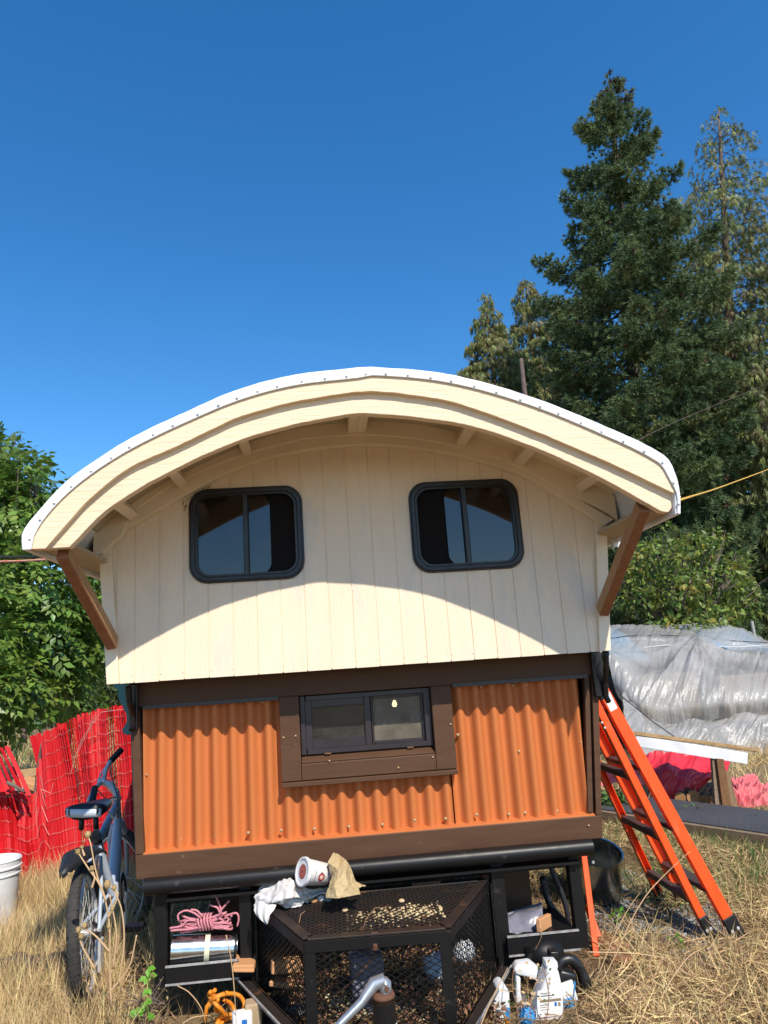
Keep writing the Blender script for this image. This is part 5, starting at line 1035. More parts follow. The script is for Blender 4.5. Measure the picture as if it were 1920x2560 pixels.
# ================================================================== RED SLAT SCREEN
fence = empty('slat_screen', (-2.0, 2.5, 0), 'bright red screen of thin upright slats wired together, sagging left of the wagon', 'fence')
tops = spline(np.array([(-60, 700), (-20, 790), (30, 850), (60, 900), (110, 1040), (165, 1165), (215, 1235), (275, 1225), (318, 1190)], float), 200)
rows_ = []
def seg_interp(xs_, tab): return np.interp(xs_, [t[0] for t in tab], [t[1] for t in tab])
sl = []
u = 0; X_ = np.linspace(-70, 1040, 64)
for i, xt in enumerate(X_):
    if xt < 235: yt = float(np.interp(xt, [-70, -20, 40, 110, 150, 200, 235], [1190, 1185, 1180, 1195, 1205, 1215, 1235]))
    elif xt < 300: yt = float(np.interp(xt, [235, 300], [1235, 1190])) 
    elif xt < 330: yt = 1000
    else: yt = float(np.interp(xt, [330, 380, 430, 445, 600, 780, 980, 1040], [745, 712, 705, 676, 608, 548, 508, 500]))
    yt += rnd.uniform(-14, 14); 
    xb = float(np.interp(xt, [-70, 0, 200, 330, 445, 700, 980, 1040], [-20, 60, 235, 430, 590, 820, 1050, 1100])); ybm = float(np.interp(xb, [-20, 230, 600, 1100], [1935, 1930, 1890, 1800]))
    yd = float(np.interp(xt, [-70, 100, 300, 600, 1040], [2.35, 2.5, 2.55, 2.45, 2.2]))
    B_ = onZ(z4(xb, ybm), 0.0); B_ = onY(z4(xb, ybm), yd); T_ = onY(z4(xt, yt), yd + .10 + .05 * math.sin(i * .7)); Mi = (B_ * .5 + T_ * .5) + np.array([0, .06 * math.sin(i * .21 + 1), 0])
    sl.append((B_, Mi, T_))
def slat(pts, wd, name='slat', par=fence):
    P_ = spline(np.array(pts), 7); k = G(); t = .004; vs = []; tw = rnd.uniform(-.007, .007)
    for j, p in enumerate(P_):
        s = np.array([wd/2, tw, 0]); y_ = np.array([0, t, 0]); vs += [p - s, p + s, p + s + y_, p - s + y_]
    fs = [(4*i + a, 4*i + (a+1) % 4, 4*i+4 + (a+1) % 4, 4*i+4 + a) for i in range(6) for a in range(4)] + [(0, 3, 2, 1), (24, 25, 26, 27)]
    k.add(vs, fs); return k.build(name, 'red_slat', par)
for i, s3 in enumerate(sl[:30]):
    q3 = sl[i + 1]; slat([(s3[j_] + q3[j_]) / 2 + [0, .02, -.02 - .04 * (j_ == 2)] for j_ in range(3)], .045)
for i, s3 in enumerate(sl):
    j = min(i + 1, len(sl) - 1); gap = abs(sl[j][1][0] - sl[j-1][1][0]); slat([s3[0] - [0, 0, .03], s3[1], s3[2]], gap * (rnd.uniform(.98, 1.12) if i < 26 else rnd.uniform(.74, .90)))
# broken fan of loose slats at the left
for (xa, ya, xb_, yb2) in ((50, 838, 232, 1228), (8, 850, 175, 1220), (-30, 870, 120, 1225), (-60, 930, 70, 1215), (-80, 1000, 25, 1200), (95, 1000, 165, 1190)):
    slat([onY(z4(xb_, yb2), 2.42), onY(z4((xa + xb_) / 2, (ya + yb2) / 2 - 4), 2.5), onY(z4(xa, ya), 2.6)], .030)
for (xa, ya, xb_, yb2) in ((248, 760, 330, 1090), (272, 752, 350, 1080), (305, 735, 372, 1060), (345, 900, 372, 1090)):
    slat([onY(z4(xb_, yb2), 2.75), onY(z4((xa + xb_) / 2, (ya + yb2) / 2), 2.8), onY(z4(xa, ya), 2.85)], .034)
for f_ in (.04, .13, .22, .31, .40, .49, .57, .66, .75, .84, .93):
    pts = []
    for i, (b, m_, t) in enumerate(sl):
        L_ = .62 if i < 23 else 1.0; full = 1.14 if i < 23 else 1.0
        ff = f_ * (1.0 if i >= 23 else 1.62)
        if i < 23 and ff > 1.0: continue
        q = (1-ff)**2 * b + 2 * ff * (1-ff) * (m_ * 2 - (b + t) / 2) + ff**2 * t; pts.append(q + [0, -.014, .0025 * math.sin(i * 1.3 + f_ * 9)])
    k = G(); k.tube(pts, .0011, 4, cap=False); k.build('wire', 'wire', fence)
for A in ([(980, 548), (870, 560), (800, 570), (770, 610), (735, 660)], [(745, 590), (700, 700), (640, 800), (590, 930), (560, 1050)], [(420, 1130), (400, 1210), (330, 1180)], [(760, 600), (715, 690), (660, 790), (610, 900)]):
    k = G(); k.tube([onY(z4(*p), 2.3) for p in A], .0018, 4); k.build('wire', 'wire', fence)
for A in ([(48, 940), (75, 935)],):
    k = G(); k.tube([onY(z4(*p), 2.4) for p in A], .002, 4); k.build('wire', 'wire', fence)
k = G(); k.tube([onY(z4(285, 1200), 2.72) - [0, 0, .7], onY(z4(290, 1180), 2.72), onY(z4(315, 960), 2.72), onY(z4(352, 708), 2.72)], [.022, .020, .018, .012], 8); tag(k.build('wooden_stake', 'bark_grey', None, smooth=True), 'dark crooked wooden stake standing in the gap of the red screen', 'stake')
k = G(); k.tube([onY(z4(55, 1125), 2.38), onY(z4(110, 1150), 2.38), onY(z4(190, 1200), 2.38)], [.012, .012, .010], 7); tag(k.build('branch', 'twig', None, smooth=True), 'pale stick lying across the broken red slats', 'stick')
sp = empty('scrap_heap', onZ(z4(230, 1210)), 'heap of pale scrap boards and plastic beyond the gap in the red screen', 'scrap')
for i in range(9):
    q = onY(z4(rnd.uniform(190, 290), rnd.uniform(1040, 1190)), rnd.uniform(3.4, 3.9)); k = G(); k.box(q, (rnd.uniform(.1, .3), rnd.uniform(.05, .2), rnd.uniform(.02, .05)), Rz(rnd.uniform(-1, 1)) @ Ry(rnd.uniform(-.3, .3)), ch=.004); k.build('scrap_piece', ['label', 'wood_new', 'white_plastic', 'plywood'][i % 4], sp)
k = G(); q = onY(z4(240, 1200), 3.65); k.box((q[0], 3.7, .2), (.5, .4, .42), ch=.02); k.build('scrap_piece', 'wood_grey', sp)
# white bucket at the left edge
bc = np.array([onY((-24, 2270), 1.55)[0], 1.55, -.01]); bk_ = empty('plastic_bucket', bc, 'open white plastic bucket standing in dry grass at the left edge', 'bucket')
k = G(); k.lathe([(0, .004), (.125, .0), (.13, .01), (.145, .30), (.152, .30), (.152, .306), (.147, .31), (.148, .335), (.156, .337), (.156, .343), (.149, .347), (.15, .375), (.154, .378), (.149, .382), (.145, .375), (.135, .02), (0, .012)], bc, None, 40); k.build('bucket_body', 'white_plastic', bk_, smooth=True, angle=35)
k = G(); k.tube([bc + np.array([.152 * math.cos(a), .152 * math.sin(a) - .02 * math.sin(a), .33 - .17 * max(0, math.sin(a - .0))]) * [1, 1, 1] for a in np.linspace(-math.pi, 0, 18)], .003, 5); k.build('bail_handle', 'alloy', bk_)
# dead log in the grass
a_ = onZ(r1(-40, 1020), .05); b_ = onZ(r1(230, 985), .05); c_ = onZ(r1(420, 935), .05); k = G(); P_ = spline(np.array([a_, (a_ + b_) / 2 + [0, .02, .01], b_, c_]), 16); k.tube(P_, [.055 * (1 + .15 * math.sin(i * 1.7)) * (1 - .35 * i / 15) for i in range(16)], 10); tag(k.build('dead_log', 'bark', None, smooth=True), 'dead log with rough brown bark lying in dry grass left of the bicycle', 'log')

# ================================================================== BICYCLE
hub = np.array([-1.262, .42, .272]); fh = np.array([-1.375, 1.30, .27]); bike = empty('bicycle', (-1.27, .42, 0), 'blue grey bicycle seen from behind, leaning beside the left wall of the wagon', 'bicycle')
hd_ = unit(fh - hub); lean = np.array([-.10, 0, 1.0]); axl = unit(np.cross(hd_, lean)); upv = unit(np.cross(axl, hd_))
def wheel(c, R_, ax, fw, par, up=upv):
    ax = unit(ax); ring_ = lambda r, n, off=0: [c + (fw * math.cos(a) + up * math.sin(a)) * r + ax * off for a in np.linspace(0, 2*math.pi, n, endpoint=False)]
    k = G(); k.tube(ring_(R_ - .024, 48), .024, 12, closed=True, cap=False)
    # tread knobs
    for i in range(72):
        a = 2*math.pi*i/72; d = fw * math.cos(a) + up * math.sin(a)
        for s in (-.013, 0.0, .013): k.box(c + d * (R_ - .0015 - abs(s) * .35) + ax * (s + .004 * (i % 2)), (.008, .010, .006), Matrix([list(ax), list(np.cross(d, ax)), list(d)]).transposed())
    w_ = k.build('wheel', 'tyre', par, smooth=True, angle=35)
    k = G(); k.tube(ring_(R_ - .052, 48), .010, 8, closed=True, cap=False); k.build('rim', 'alloy', w_, smooth=True)
    for i in range(28):
        a = 2*math.pi*i/28; d = fw * math.cos(a) + up * math.sin(a); t = -fw * math.sin(a) + up * math.cos(a); s = .022 if i % 2 else -.022
        k = G(); k.tube([c + ax * s + t * .018 * (1 if i % 4 < 2 else -1), c + d * (R_ - .055)], .0013, 3, cap=False); k.build('spoke', 'alloy', w_)
    Rm_ = Matrix([list(fw), list(up), list(ax)]).transposed(); k = G(); k.lathe([(0, -.05), (.007, -.05), (.009, -.03), (.022, -.028), (.018, -.02), (.014, 0), (.018, .02), (.022, .028), (.009, .03), (.007, .05), (0, .05)], c, Rm_, 16); k.build('hub', 'alloy', w_, smooth=True, angle=40); return w_
wheel(hub, .278, axl, hd_, bike); sa = .75; fw2 = unit(hd_ * math.cos(sa) - axl * math.sin(sa)); ax2 = unit(np.cross(fw2, upv)); wheel(fh, .278, ax2, fw2, bike)
HT = onY(z4(920, 1255), 1.10); HB = HT + np.array([-.006, .05, -.13]); BB = onY(z4(892, 2010), .78); ST = onY(z4(770, 1600), .68); SP = onY(z4(755, 1440), .64)
def tb(name, pts, r, m_, par=bike, n=12): k = G(); k.tube(pts, r, n); return k.build(name, m_, par, smooth=True, angle=50)
tb('down_tube', [HB + [0, 0, .02], (HB + BB) / 2, BB], [.022, .030, .026], 'bike_frame')
tb('top_tube', [HT - [0, 0, .03], ST], [.020, .017], 'bike_frame'); tb('seat_tube', [ST + [0, 0, .02], BB], .017, 'bike_frame'); tb('head_tube', [HT, HB], .021, 'bike_frame')
tb('headset', [HT + [0, 0, .012], HT - [0, 0, .004]], .026, 'alloy')
for s in (-1, 1):
    tb('chain_stay', [BB + axl * s * .02, hub * .6 + BB * .4 + axl * s * .04, hub + axl * s * .052], .009, 'bike_frame'); tb('seat_stay', [ST + axl * s * .012, ST * .5 + hub * .5 + axl * s * .04, hub + axl * s * .052], .008, 'bike_frame')
    tb('fork_blade', [HB + ax2 * s * .025, HB * .75 + fh * .25 + ax2 * s * .05, fh + ax2 * s * .05], [.014, .014, .008], 'bike_frame')
tb('seat_post', [ST, SP + [0, 0, .02]], .012, 'alloy')
tb('seat_clamp', [ST + [0, 0, .012], ST + [0, 0, -.006]], .022, 'saddle')
k = G(); rp = ST * .55 + SP * .45 + [0, -.02, -.01]; k.lathe([(0, -.008), (.018, -.006), (.020, 0), (.020, .008)], rp, Rx(math.pi/2), 18); k.build('reflector', 'reflector', bike, smooth=True, angle=40)
k = G(); k.lathe([(.020, -.006), (.028, -.004), (.028, .008), (.0, .010)], rp, Rx(math.pi/2), 18); k.build('reflector_holder', 'saddle', bike, smooth=True, angle=40)
# saddle
SC0 = onY(z4(703, 1352), .60); k = G(); k2 = G(); fwd = unit(hd_ * 1.0 + [.25, 0, 0]); sd_ = unit(np.cross(fwd, [0, 0, 1])); prof = []
sec = []
for t in np.linspace(0, 1, 12):
    hw = .090 * (1 - t) ** .55 * .92 + .020 if t < .95 else .012
    if t < .08: hw = .070
    sec.append((t * .24 - .06, hw, .030 * (1 - .5 * t)))
vs = []; N_ = 18
for (f0, hw, hh) in sec:
    for j in range(N_):
        a = 2 * math.pi * j / N_; cx = math.copysign(abs(math.cos(a)) ** .7, math.cos(a)) * hw; cz = math.copysign(abs(math.sin(a)) ** .8, math.sin(a)) * (hh if math.sin(a) > 0 else hh * 1.35)
        vs.append(SC0 + fwd * f0 + sd_ * cx + UP * (cz + .012 * t))
fs = [(i*N_+j, i*N_+(j+1) % N_, (i+1)*N_+(j+1) % N_, (i+1)*N_+j) for i in range(len(sec)-1) for j in range(N_)] + [tuple(range(N_)), tuple(range((len(sec)-1)*N_, len(sec)*N_))]
k.add(vs, fs); sdl = k.build('saddle', 'saddle', bike, smooth=True)
vs = []
for r_ in range(2):
    for j in range(15):
        a = math.pi * (-.04 - .92 * j / 14) ; t_ = j / 14 * 2 - 1; vs.append(SC0 - fwd * (.064 - .014 * t_ * t_ + .0) + sd_ * (-t_ * .083) + UP * (.004 + (.016 if r_ else -.020) + .004 * t_) - fwd * .004)
k2.add(vs, [(j, j + 1, 16 + j, 15 + j) for j in range(14)]); k2.build('saddle_panel', 'saddle_grey', sdl, smooth=True, solid=.006)
for s in (-1, 1): k = G(); k.lathe([(0, -.035), (.012, -.03), (.013, .01), (.008, .02)], SC0 + sd_ * s * .035 - UP * .05 + fwd * .0, None, 10); k.build('saddle_spring', 'saddle', sdl, smooth=True)
# mudguard
k = G(); m0 = onY(z4(790, 1650), .60); m1 = onY(z4(485, 1838), .18); vs = []
side_m = np.array([1.0, 0.15, -.12])
for j, t in enumerate(np.linspace(0, 1, 10)):
    c = m0 * (1 - t) + m1 * t + UP * (.05 * math.sin(t * math.pi)); hw = .028 + .05 * math.sin(min(t * 1.15, 1) * math.pi) ** 1.0 * (1 - t * .3) if t < 1 else .006
    for s in (-1, -.5, 0, .5, 1): vs.append(c + side_m * hw * s * (1 if s < 0 else 1.0) - UP * .022 * s * s)
k.add(vs, [(i*5+j, i*5+j+1, i*5+6+j, i*5+5+j) for i in range(9) for j in range(4)]); k.build('mudguard', 'fender', bike, smooth=True, solid=.004)
# bars, stem, grips
s0 = HT + [0, 0, .03]; s1 = onY(z4(862, 1140), 1.14); s2 = onY(z4(805, 1120), 1.14); tb('stem', [HT, s0, s1, s2], [.017, .019, .020, .016], 'alloy'); tb('stem_clamp', [s2 + [-.02, 0, 0], s2 + [.02, 0, .004]], .019, 'alloy')
gR = [onY(z4(870, 960), 1.25), onY(z4(958, 868), 1.32)]; gL = [onY(z4(748, 1170), 1.02), onY(z4(725, 1290), .92)]
tb('handlebar', [s2, onY(z4(820, 1100), 1.17), onY(z4(838, 1020), 1.20), gR[0]], .012, 'alloy'); tb('handlebar', [s2, onY(z4(775, 1150), 1.10), gL[0]], .012, 'alloy')
tb('grip', gR, [.017, .018], 'black_plastic'); tb('grip', gL, [.018, .019], 'black_plastic')
tb('brake_lever', [onY(z4(850, 985), 1.24), onY(z4(800, 1050), 1.20), onY(z4(775, 1120), 1.15)], .005, 'alloy'); tb('brake_lever', [onY(z4(735, 1190), 1.0), onY(z4(700, 1250), .95), onY(z4(690, 1310), .90)], .006, 'alloy')
tb('cable', [onY(z4(880, 970), 1.22), onY(z4(870, 1040), 1.12), onY(z4(930, 1240), 1.0), HB], .003, 'black_cable'); tb('cable', [onY(z4(775, 1190), 1.05), onY(z4(840, 1260), 1.0), onY(z4(915, 1240), 1.05)], .003, 'black_cable')
tb('cable', [onY(z4(835, 1345), .64), onY(z4(860, 1360), .64), onY(z4(895, 1410), .66)], .004, 'cloth')
tb('crank', [BB + axl * .06, BB + axl * .065 + [0, -.03, -.15]], .008, 'alloy'); k = G(); k.box(BB + axl * .11 + [0, -.03, -.16], (.09, .07, .022), ch=.004); k.build('pedal', 'black_plastic', bike)
Rw = Matrix([list(hd_), list(upv), list(axl)]).transposed()
for r_ in (.042, .036, .030, .024): k = G(); k.lathe([(r_ - .008, -.001), (r_, -.001), (r_, .001), (r_ - .008, .001)], hub + axl * (.03 + (.042 - r_) * .9), Rw, 22); k.build('sprocket', 'rusty_steel', bike)
k = G(); k.box(hub + axl * .06 + [0, .0, -.10], (.012, .05, .13), ch=.004); k.build('derailleur', 'alloy', bike)
k = G(); k.lathe([(.055, -.002), (.085, -.002), (.088, 0), (.085, .002), (.055, .002)], BB + axl * .05, Rw, 32); k.build('chainring', 'rusty_steel', bike)

# ================================================================== CAGE ON THE DRAWBAR
HC = .405
FL, FR, BR = onZ(r2(380, 722), HC), onZ(r2(1240, 652), HC), onZ(r2(1475, 352), HC); BL = onZ(r2(170, 545), HC); BL = FL + (BL - FL) * 1.42
BR[1] = BL[1] = (BR[1] + BL[1]) / 2
cage = empty('mesh_cage', ((FL + FR) / 2 * [1, 1, 0] + [0, .2, .12]), 'black steel cage with expanded mesh lid and sides sitting on the drawbar', 'cage')
def bars(name, segs, wd, ht, m_, par=cage, up=(0, 0, 1)):
    for a, b in segs: k = G(); k.beam(a, b, wd, ht, up=up, ch=.002); k.build(name, m_, par)
inn = lambda p, s=.05: p + (np.mean([FL, FR, BR, BL], 0) - p) * s
ldp = [inn(p, .05) + [0, 0, .006] for p in (FL, FR, BR, BL)]
for i in range(4): k = G(); k.beam(ldp[i], ldp[(i + 1) % 4], .038, .006, ch=.001); k.build('lid_frame', 'rusty_steel', cage)
C4 = [FL, FR, BR, BL]
for i in range(4): k = G(); k.beam(C4[i] - [0, 0, .018], C4[(i + 1) % 4] - [0, 0, .018], .008, .036, ch=.001); k.build('top_rail', 'black_steel', cage)
zbot = .12
for p, s in ((FL, (1, 1)), (FR, (-1, 1)), (BR, (-1, -1)), (BL, (1, -1))):
    low = -.02 if s[1] > 0 else zbot
    k = G(); k.box((p[0] + s[0]*.018, p[1], (HC + low) / 2 - .004), (.038, .006, HC - low - .01)); k.box((p[0], p[1] + s[1]*.018, (HC + low) / 2 - .004), (.006, .034, HC - low - .01)); k.build('corner_angle', 'black_steel', cage)
def emesh(name, o, U, V_, nu, nv, clip=None, r=.0016, strand='z', m_='rusty_steel'):
    """expanded metal: two families of slanted strands in the plane o + a U + b V (0..1)"""
    k = G(); N3 = unit(np.cross(U, V_)); lu, lv = np.linalg.norm(U), np.linalg.norm(V_)
    for fam in (1, -1):
        for i in range(-nv * 2, nu * 2 + nv * 2):
            # line a*nu - fam*b*nv*... = i
            pts = []
            for b in (0.0, 1.0): pts.append(((i + fam * b * nv) / nu, b))
            (a0, b0), (a1, b1) = pts
            t0, t1 = 0.0, 1.0; da = a1 - a0
            lo, hi = (0 - a0) / da, (1 - a0) / da
            if lo > hi: lo, hi = hi, lo
            t0, t1 = max(0, lo), min(1, hi)
            if clip:
                # clip in quad given as a-range function of b: sample
                ts = [t for t in np.linspace(t0, t1, 60) if clip(a0 + da * t, t)] if t1 > t0 else []
                if len(ts) < 2: continue
                t0, t1 = ts[0], ts[-1]
            if t1 - t0 < .01: continue
            p = o + U * (a0 + da * t0) + V_ * t0; q = o + U * (a0 + da * t1) + V_ * t1
            k.beam(p + N3 * fam * .0008, q + N3 * fam * .0008, r * 2.0, r * 1.4, up=tuple(N3))
    ob_ = k.build(name, m_, cage); return ob_
# lid (trapezoid): use bounding rectangle and clip
xmin, xmax = BL[0], BR[0]; o_ = np.array([xmin, (FL[1] + FR[1]) / 2, HC + .003]); U_ = np.array([xmax - xmin, FR[1] - FL[1], 0]); V2 = np.array([0, BR[1] - (FL[1] + FR[1]) / 2, 0])
def clp(a, b):
    x = xmin + (xmax - xmin) * a; xl = FL[0] + (BL[0] - FL[0]) * b; xr = FR[0] + (BR[0] - FR[0]) * b; return xl + .03 < x < xr - .03 and .04 < b < .97
emesh('lid_mesh', o_, U_, V2, 30, 17, clp, .0026)
def wall_mesh(a, b, zt, zb_, pu, pv):
    a = a.copy(); b = b.copy(); a[2] = zb_; b[2] = zb_; L_ = np.linalg.norm(b - a); emesh('side_mesh', a, b - a, np.array([0, 0, zt - zb_]), max(4, int(L_ / pu)), max(4, int((zt - zb_) / pv)), None, .0013, m_='black_steel')
wall_mesh(FL, FR, HC - .03, .0, .036, .020); wall_mesh(FL, BL, HC - .03, .06, .034, .020); wall_mesh(FR, BR, HC - .03, .06, .034, .020)
k = G(); k.box(((BL[0]+BR[0])/2, BL[1] - .02, .09), (BR[0]-BL[0]-.02, .02, .02)); k.box(((FL[0]+FR[0])/2, -.05, .03), (.86, .62, .008)); k.build('cage_floor', 'rusty_steel', cage)
k = G(); q = onZ(r2(1100, 372), HC + .01); k.box((q[0], BR[1] - .005, HC + .012), (.12, .030, .010), ch=.002); k.tube([(q[0]-.06, BR[1] - .018, HC + .012), (q[0]+.06, BR[1] - .018, HC + .012)], .008, 8); k.build('hinge', 'rust', cage)
k = G(); q = onY(r2(800, 740), FL[1] - .01); k.box((q[0], q[1], q[2] + .012), (.026, .006, .055), ch=.001); k.box((q[0], q[1] - .006, q[2] - .005), (.016, .012, .022), ch=.003); k.build('latch', 'rust', cage)
# contents of the cage
def crumple(c, dims, seed, m_, name, par=None, n=26, amp=.35, fq=3.0, rot=None, **kw):
    from mathutils import noise as mn
    bm = bmesh.new(); bmesh.ops.create_icosphere(bm, subdivisions=4, radius=1.0); rot = rot or Matrix.Identity(3)
    for v in bm.verts:
        p = v.co.copy(); q = p * fq + Vector((seed, seed * 2.3, seed * .7)); d = 1 + amp * (abs(mn.noise(q)) * 2 - .5) + amp * .5 * mn.noise(q * 2.7)
        v.co = rot @ Vector((p.x * dims[0] * d, p.y * dims[1] * d, p.z * dims[2] * d))
    me = bpy.data.meshes.new(name); bm.to_mesh(me); bm.free(); me.materials.append(M[m_]); me.polygons.foreach_set('use_smooth', [True] * len(me.polygons)); me.update()
    o = link(name, me, None); o.location = Vector(tuple(map(float, c))); return o
xs_l = lambda n: rs.uniform(-.36, .40, n)
rs = np.random.default_rng(91); n = 5200; pp = np.stack([rs.uniform(-.38, .40, n), rs.uniform(-.34, .28, n), .04 + rs.random(n) ** 2 * .07], -1); pp[:, 2] += .10 * np.exp(-((pp[:, 0] - .2) ** 2 + (pp[:, 1] - .1) ** 2) / .03) * rs.random(n) + .12 * np.clip(pp[:, 1] + .05, 0, .3)
x, y, z = frames(rs.normal(size=(n, 3)) + [0, 0, .3])
mi = (rs.random(n) < .07).astype(int)
tag(cloud('leaf_litter', T_LEAF, F_LEAF, pp, x, y, z, rs.uniform(.012, .034, n), ['litter', 'litter_pale'], None, mi), 'brown leaf litter and bark crumbs piled inside the mesh cage', 'leaf litter', kind='stuff')
# pale husks lying right under the lid mesh
n = 1700; q0 = onZ(r2(985, 560), HC - .004); pp = np.stack([q0[0] + np.clip(rs.normal(size=n) * .085, -.22, .13), q0[1] + np.clip(rs.normal(size=n) * .04, -.09, .09), HC - .008 + rs.normal(size=n) * .004], -1); x, y, z = frames(rs.normal(size=(n, 3)) * [1, 1, .3])
tag(cloud('pale_husks', T_PEB, F_PEB, pp, x, y, z, rs.uniform(.006, .013, n), 'litter_pale'), 'patch of pale husks and moss caught under the cage lid', 'husks', kind='stuff')
k = G(); k.box((q0[0], q0[1] + .02, HC - .06), (.30, .16, .03), ch=.012); tag(k.build('wood_scrap', 'litter'), 'dark scrap board under the pale husks inside the cage lid', 'board')
k = G(); c = onY(r2(750, 900), .02); k.box(c, (.125, .12, .14), Rz(.1), ch=.008); tag(k.build('plastic_tub', 'grey_plastic'), 'dusty translucent tub standing in the middle of the cage', 'tub')
for i, (q, d, a_) in enumerate(((r2(270, 860), (.11, .05, .045), .2), (r2(250, 965), (.09, .05, .02), -.3))):
    k = G(); k.box(onY(q, .0), d, Rz(a_) @ Ry(.1), ch=.004); tag(k.build('wood_offcut', 'wood_new'), ['fresh cut timber offcut in the left side of the cage', 'thin timber offcut low in the left corner of the cage'][i], 'offcut')
k = G(); k.box(onY(r2(30, 845), .12), (.085, .12, .022), Ry(.06), ch=.003); k.box(onY(r2(32, 862), .11), (.08, .11, .010), Ry(.1), ch=.002); tag(k.build('wood_offcut', 'wood_new'), 'sunlit fresh timber offcuts wedged between the left tray and the cage', 'offcut')
o = crumple(onY(r2(1330, 780), -.02), (.040, .03, .035), 3, 'white_plastic', 'plastic_scrap'); tag(o, 'crumpled white plastic scrap inside the right side of the cage', 'plastic scrap')
o = crumple(onY(r2(1165, 870), .02), (.05, .04, .05), 9, 'bike_frame', 'plastic_scrap'); tag(o, 'crumpled grey blue plastic scrap behind the front right cage post', 'plastic scrap')
o = crumple(onY(r2(760, 1110), -.05), (.045, .04, .03), 13, 'white_plastic', 'plastic_scrap'); tag(o, 'crumpled white plastic scrap low behind the jack crank', 'plastic scrap')
for i, (q, r_) in enumerate(((r2(580, 1095), .03), (r2(335, 1125), .02), (r2(920, 1110), .035))):
    n = 110; c = onY(q, -.1); pp = c + rs.normal(size=(n, 3)) * [r_, r_ * .7, r_ * .35]; x, y, z = frames(rs.normal(size=(n, 3))); tag(cloud('pebble_heap', T_PEB, F_PEB, pp, x, y, z, rs.uniform(.003, .007, n), 'litter_pale' if i == 0 else 'gravel'), ['little heap of yellowish pebbles behind the left half of the cage front', 'little heap of white pebbles in the lower left corner of the cage', 'little heap of grey pebbles right of the jack in the cage'][i], 'pebbles', kind='stuff')
k = G(); k.tube([onY(r2(805, 790), -.33), onY(r2(745, 870), -.33), onY(r2(660, 960), -.32), onY(r2(560, 1040), -.30)], .003, 6); tag(k.build('rusty_chain_wire', 'rust'), 'rusty wire hanging from the cage latch inside the front mesh', 'wire')
# cup, rag and paper bag on the cage
ax_ = unit(onY(r2(545, 330), .03) - onY(r2(372, 300), -.01)); ax_ = unit(ax_ + np.array([0, .22, 0])); cc = onY(r2(368, 305), -.03)
zx = unit(np.cross([0, 0, 1], ax_)); zy = np.cross(ax_, zx); Rc = Matrix([list(zx), list(zy), list(ax_)]).transposed()
cup = empty('paper_tub', cc, 'white paper ice cream tub with a maroon badge tipped on its side on the cage', 'tub')
k = G(); Lc = .108; k.lathe([(.0505, .008), (.049, .010), (.040, Lc), (.0385, Lc + .002), (.036, Lc - .002), (0, Lc - .002)], cc, Rc, 36); k.build('tub_body', 'label', cup, smooth=True, angle=40)
k = G(); k.lathe([(0, .003), (.044, .003), (.046, -.001), (.0525, -.001), (.0535, .002), (.0535, .011), (.052, .012), (.0505, .011)], cc, Rc, 36); lid = k.build('lid', 'white_plastic', cup, smooth=True, angle=40)
def on_tub(h, ang, dr=.0004):
    r = .049 + (.040 - .049) * (h - .010) / (Lc - .010) + dr; v = Rc @ Vector((r * math.cos(ang), r * math.sin(ang), h)); return cc + np.array(v)
# angle facing the camera
tocam = unit(CAM - cc); a_c = math.atan2(np.dot(tocam, zy), np.dot(tocam, zx))
def badge(name, h0, a0, rr, m_, par, n=20, dr=.0004, sq=1.0):
    k = G(); c0 = on_tub(h0, a0, dr); vs = [c0]; 
    for i in range(n): t = 2 * math.pi * i / n; vs.append(on_tub(h0 + rr * math.cos(t), a0 + rr * sq * math.sin(t) / .046, dr))
    k.add(vs, [(0, i + 1, (i + 1) % n + 1) for i in range(n)]); return k.build(name, m_, par)
aB = a_c + .30
M['badge_pink'] = mat('pale pink print', (.75, .30, .22), None, .5)
badge('badge', .066, aB, .0155, 'ink_red', cup, dr=.0005); badge('badge', .066, aB, .0095, 'badge_pink', cup, dr=.0009); badge('badge', .064, aB, .004, 'label', cup, dr=.0013)
k = G()
for s in (-1, 1): k.add([on_tub(.066 + .0, aB - s * .0 + .0, .001)] * 0 + [on_tub(.072, aB + s*.30, .0007), on_tub(.060, aB + s*.30, .0007), on_tub(.064, aB + s*.46, .0007)], [(0, 1, 2)])
k.build('badge_ribbon', 'ink_red', cup)
def text_mesh(name, s, size, place, m_, par, ext=0.0):
    cu = bpy.data.curves.new(name, 'FONT'); cu.body = s; cu.size = size; cu.align_x = 'CENTER'; cu.align_y = 'CENTER'; cu.resolution_u = 2
    to = bpy.data.objects.new(name, cu); me = bpy.data.meshes.new_from_object(to); bpy.data.objects.remove(to)
    for v in me.vertices: p = place(v.co.x, v.co.y); v.co = Vector(tuple(map(float, p)))
    me.materials.clear(); me.materials.append(M[m_]); return link(name, me, par)
text_mesh('lettering', 'Rich & Creamy', .0105, lambda a, b: on_tub(.094 - b, aB - .18 - a / .041 * -1, .0008), 'ink', cup)
text_mesh('lettering', 'Ice Cream', .009, lambda a, b: on_tub(.036 - b, aB + a / .045, .0008), 'ink_red', cup)
k = G(); k.lathe([(0, .0), (.026, .0)], cc - ax_ * -.0018, Rc, 26); vs = [];  k.build('lid_badge', 'ink_red', cup)
for r0_, r1_ in ((.020, .018), (.012, .009)):
    k = G(); k.lathe([(r0_, 0), (r1_, 0)], cc + ax_ * .0012, Rc, 22); k.build('lid_badge', 'badge_pink', cup)
from mathutils import noise as mn
def rag(name, pxs, hts, label, cat, m_, seed, top_fn, n=60, amp=.02, solid=.002):
    pass
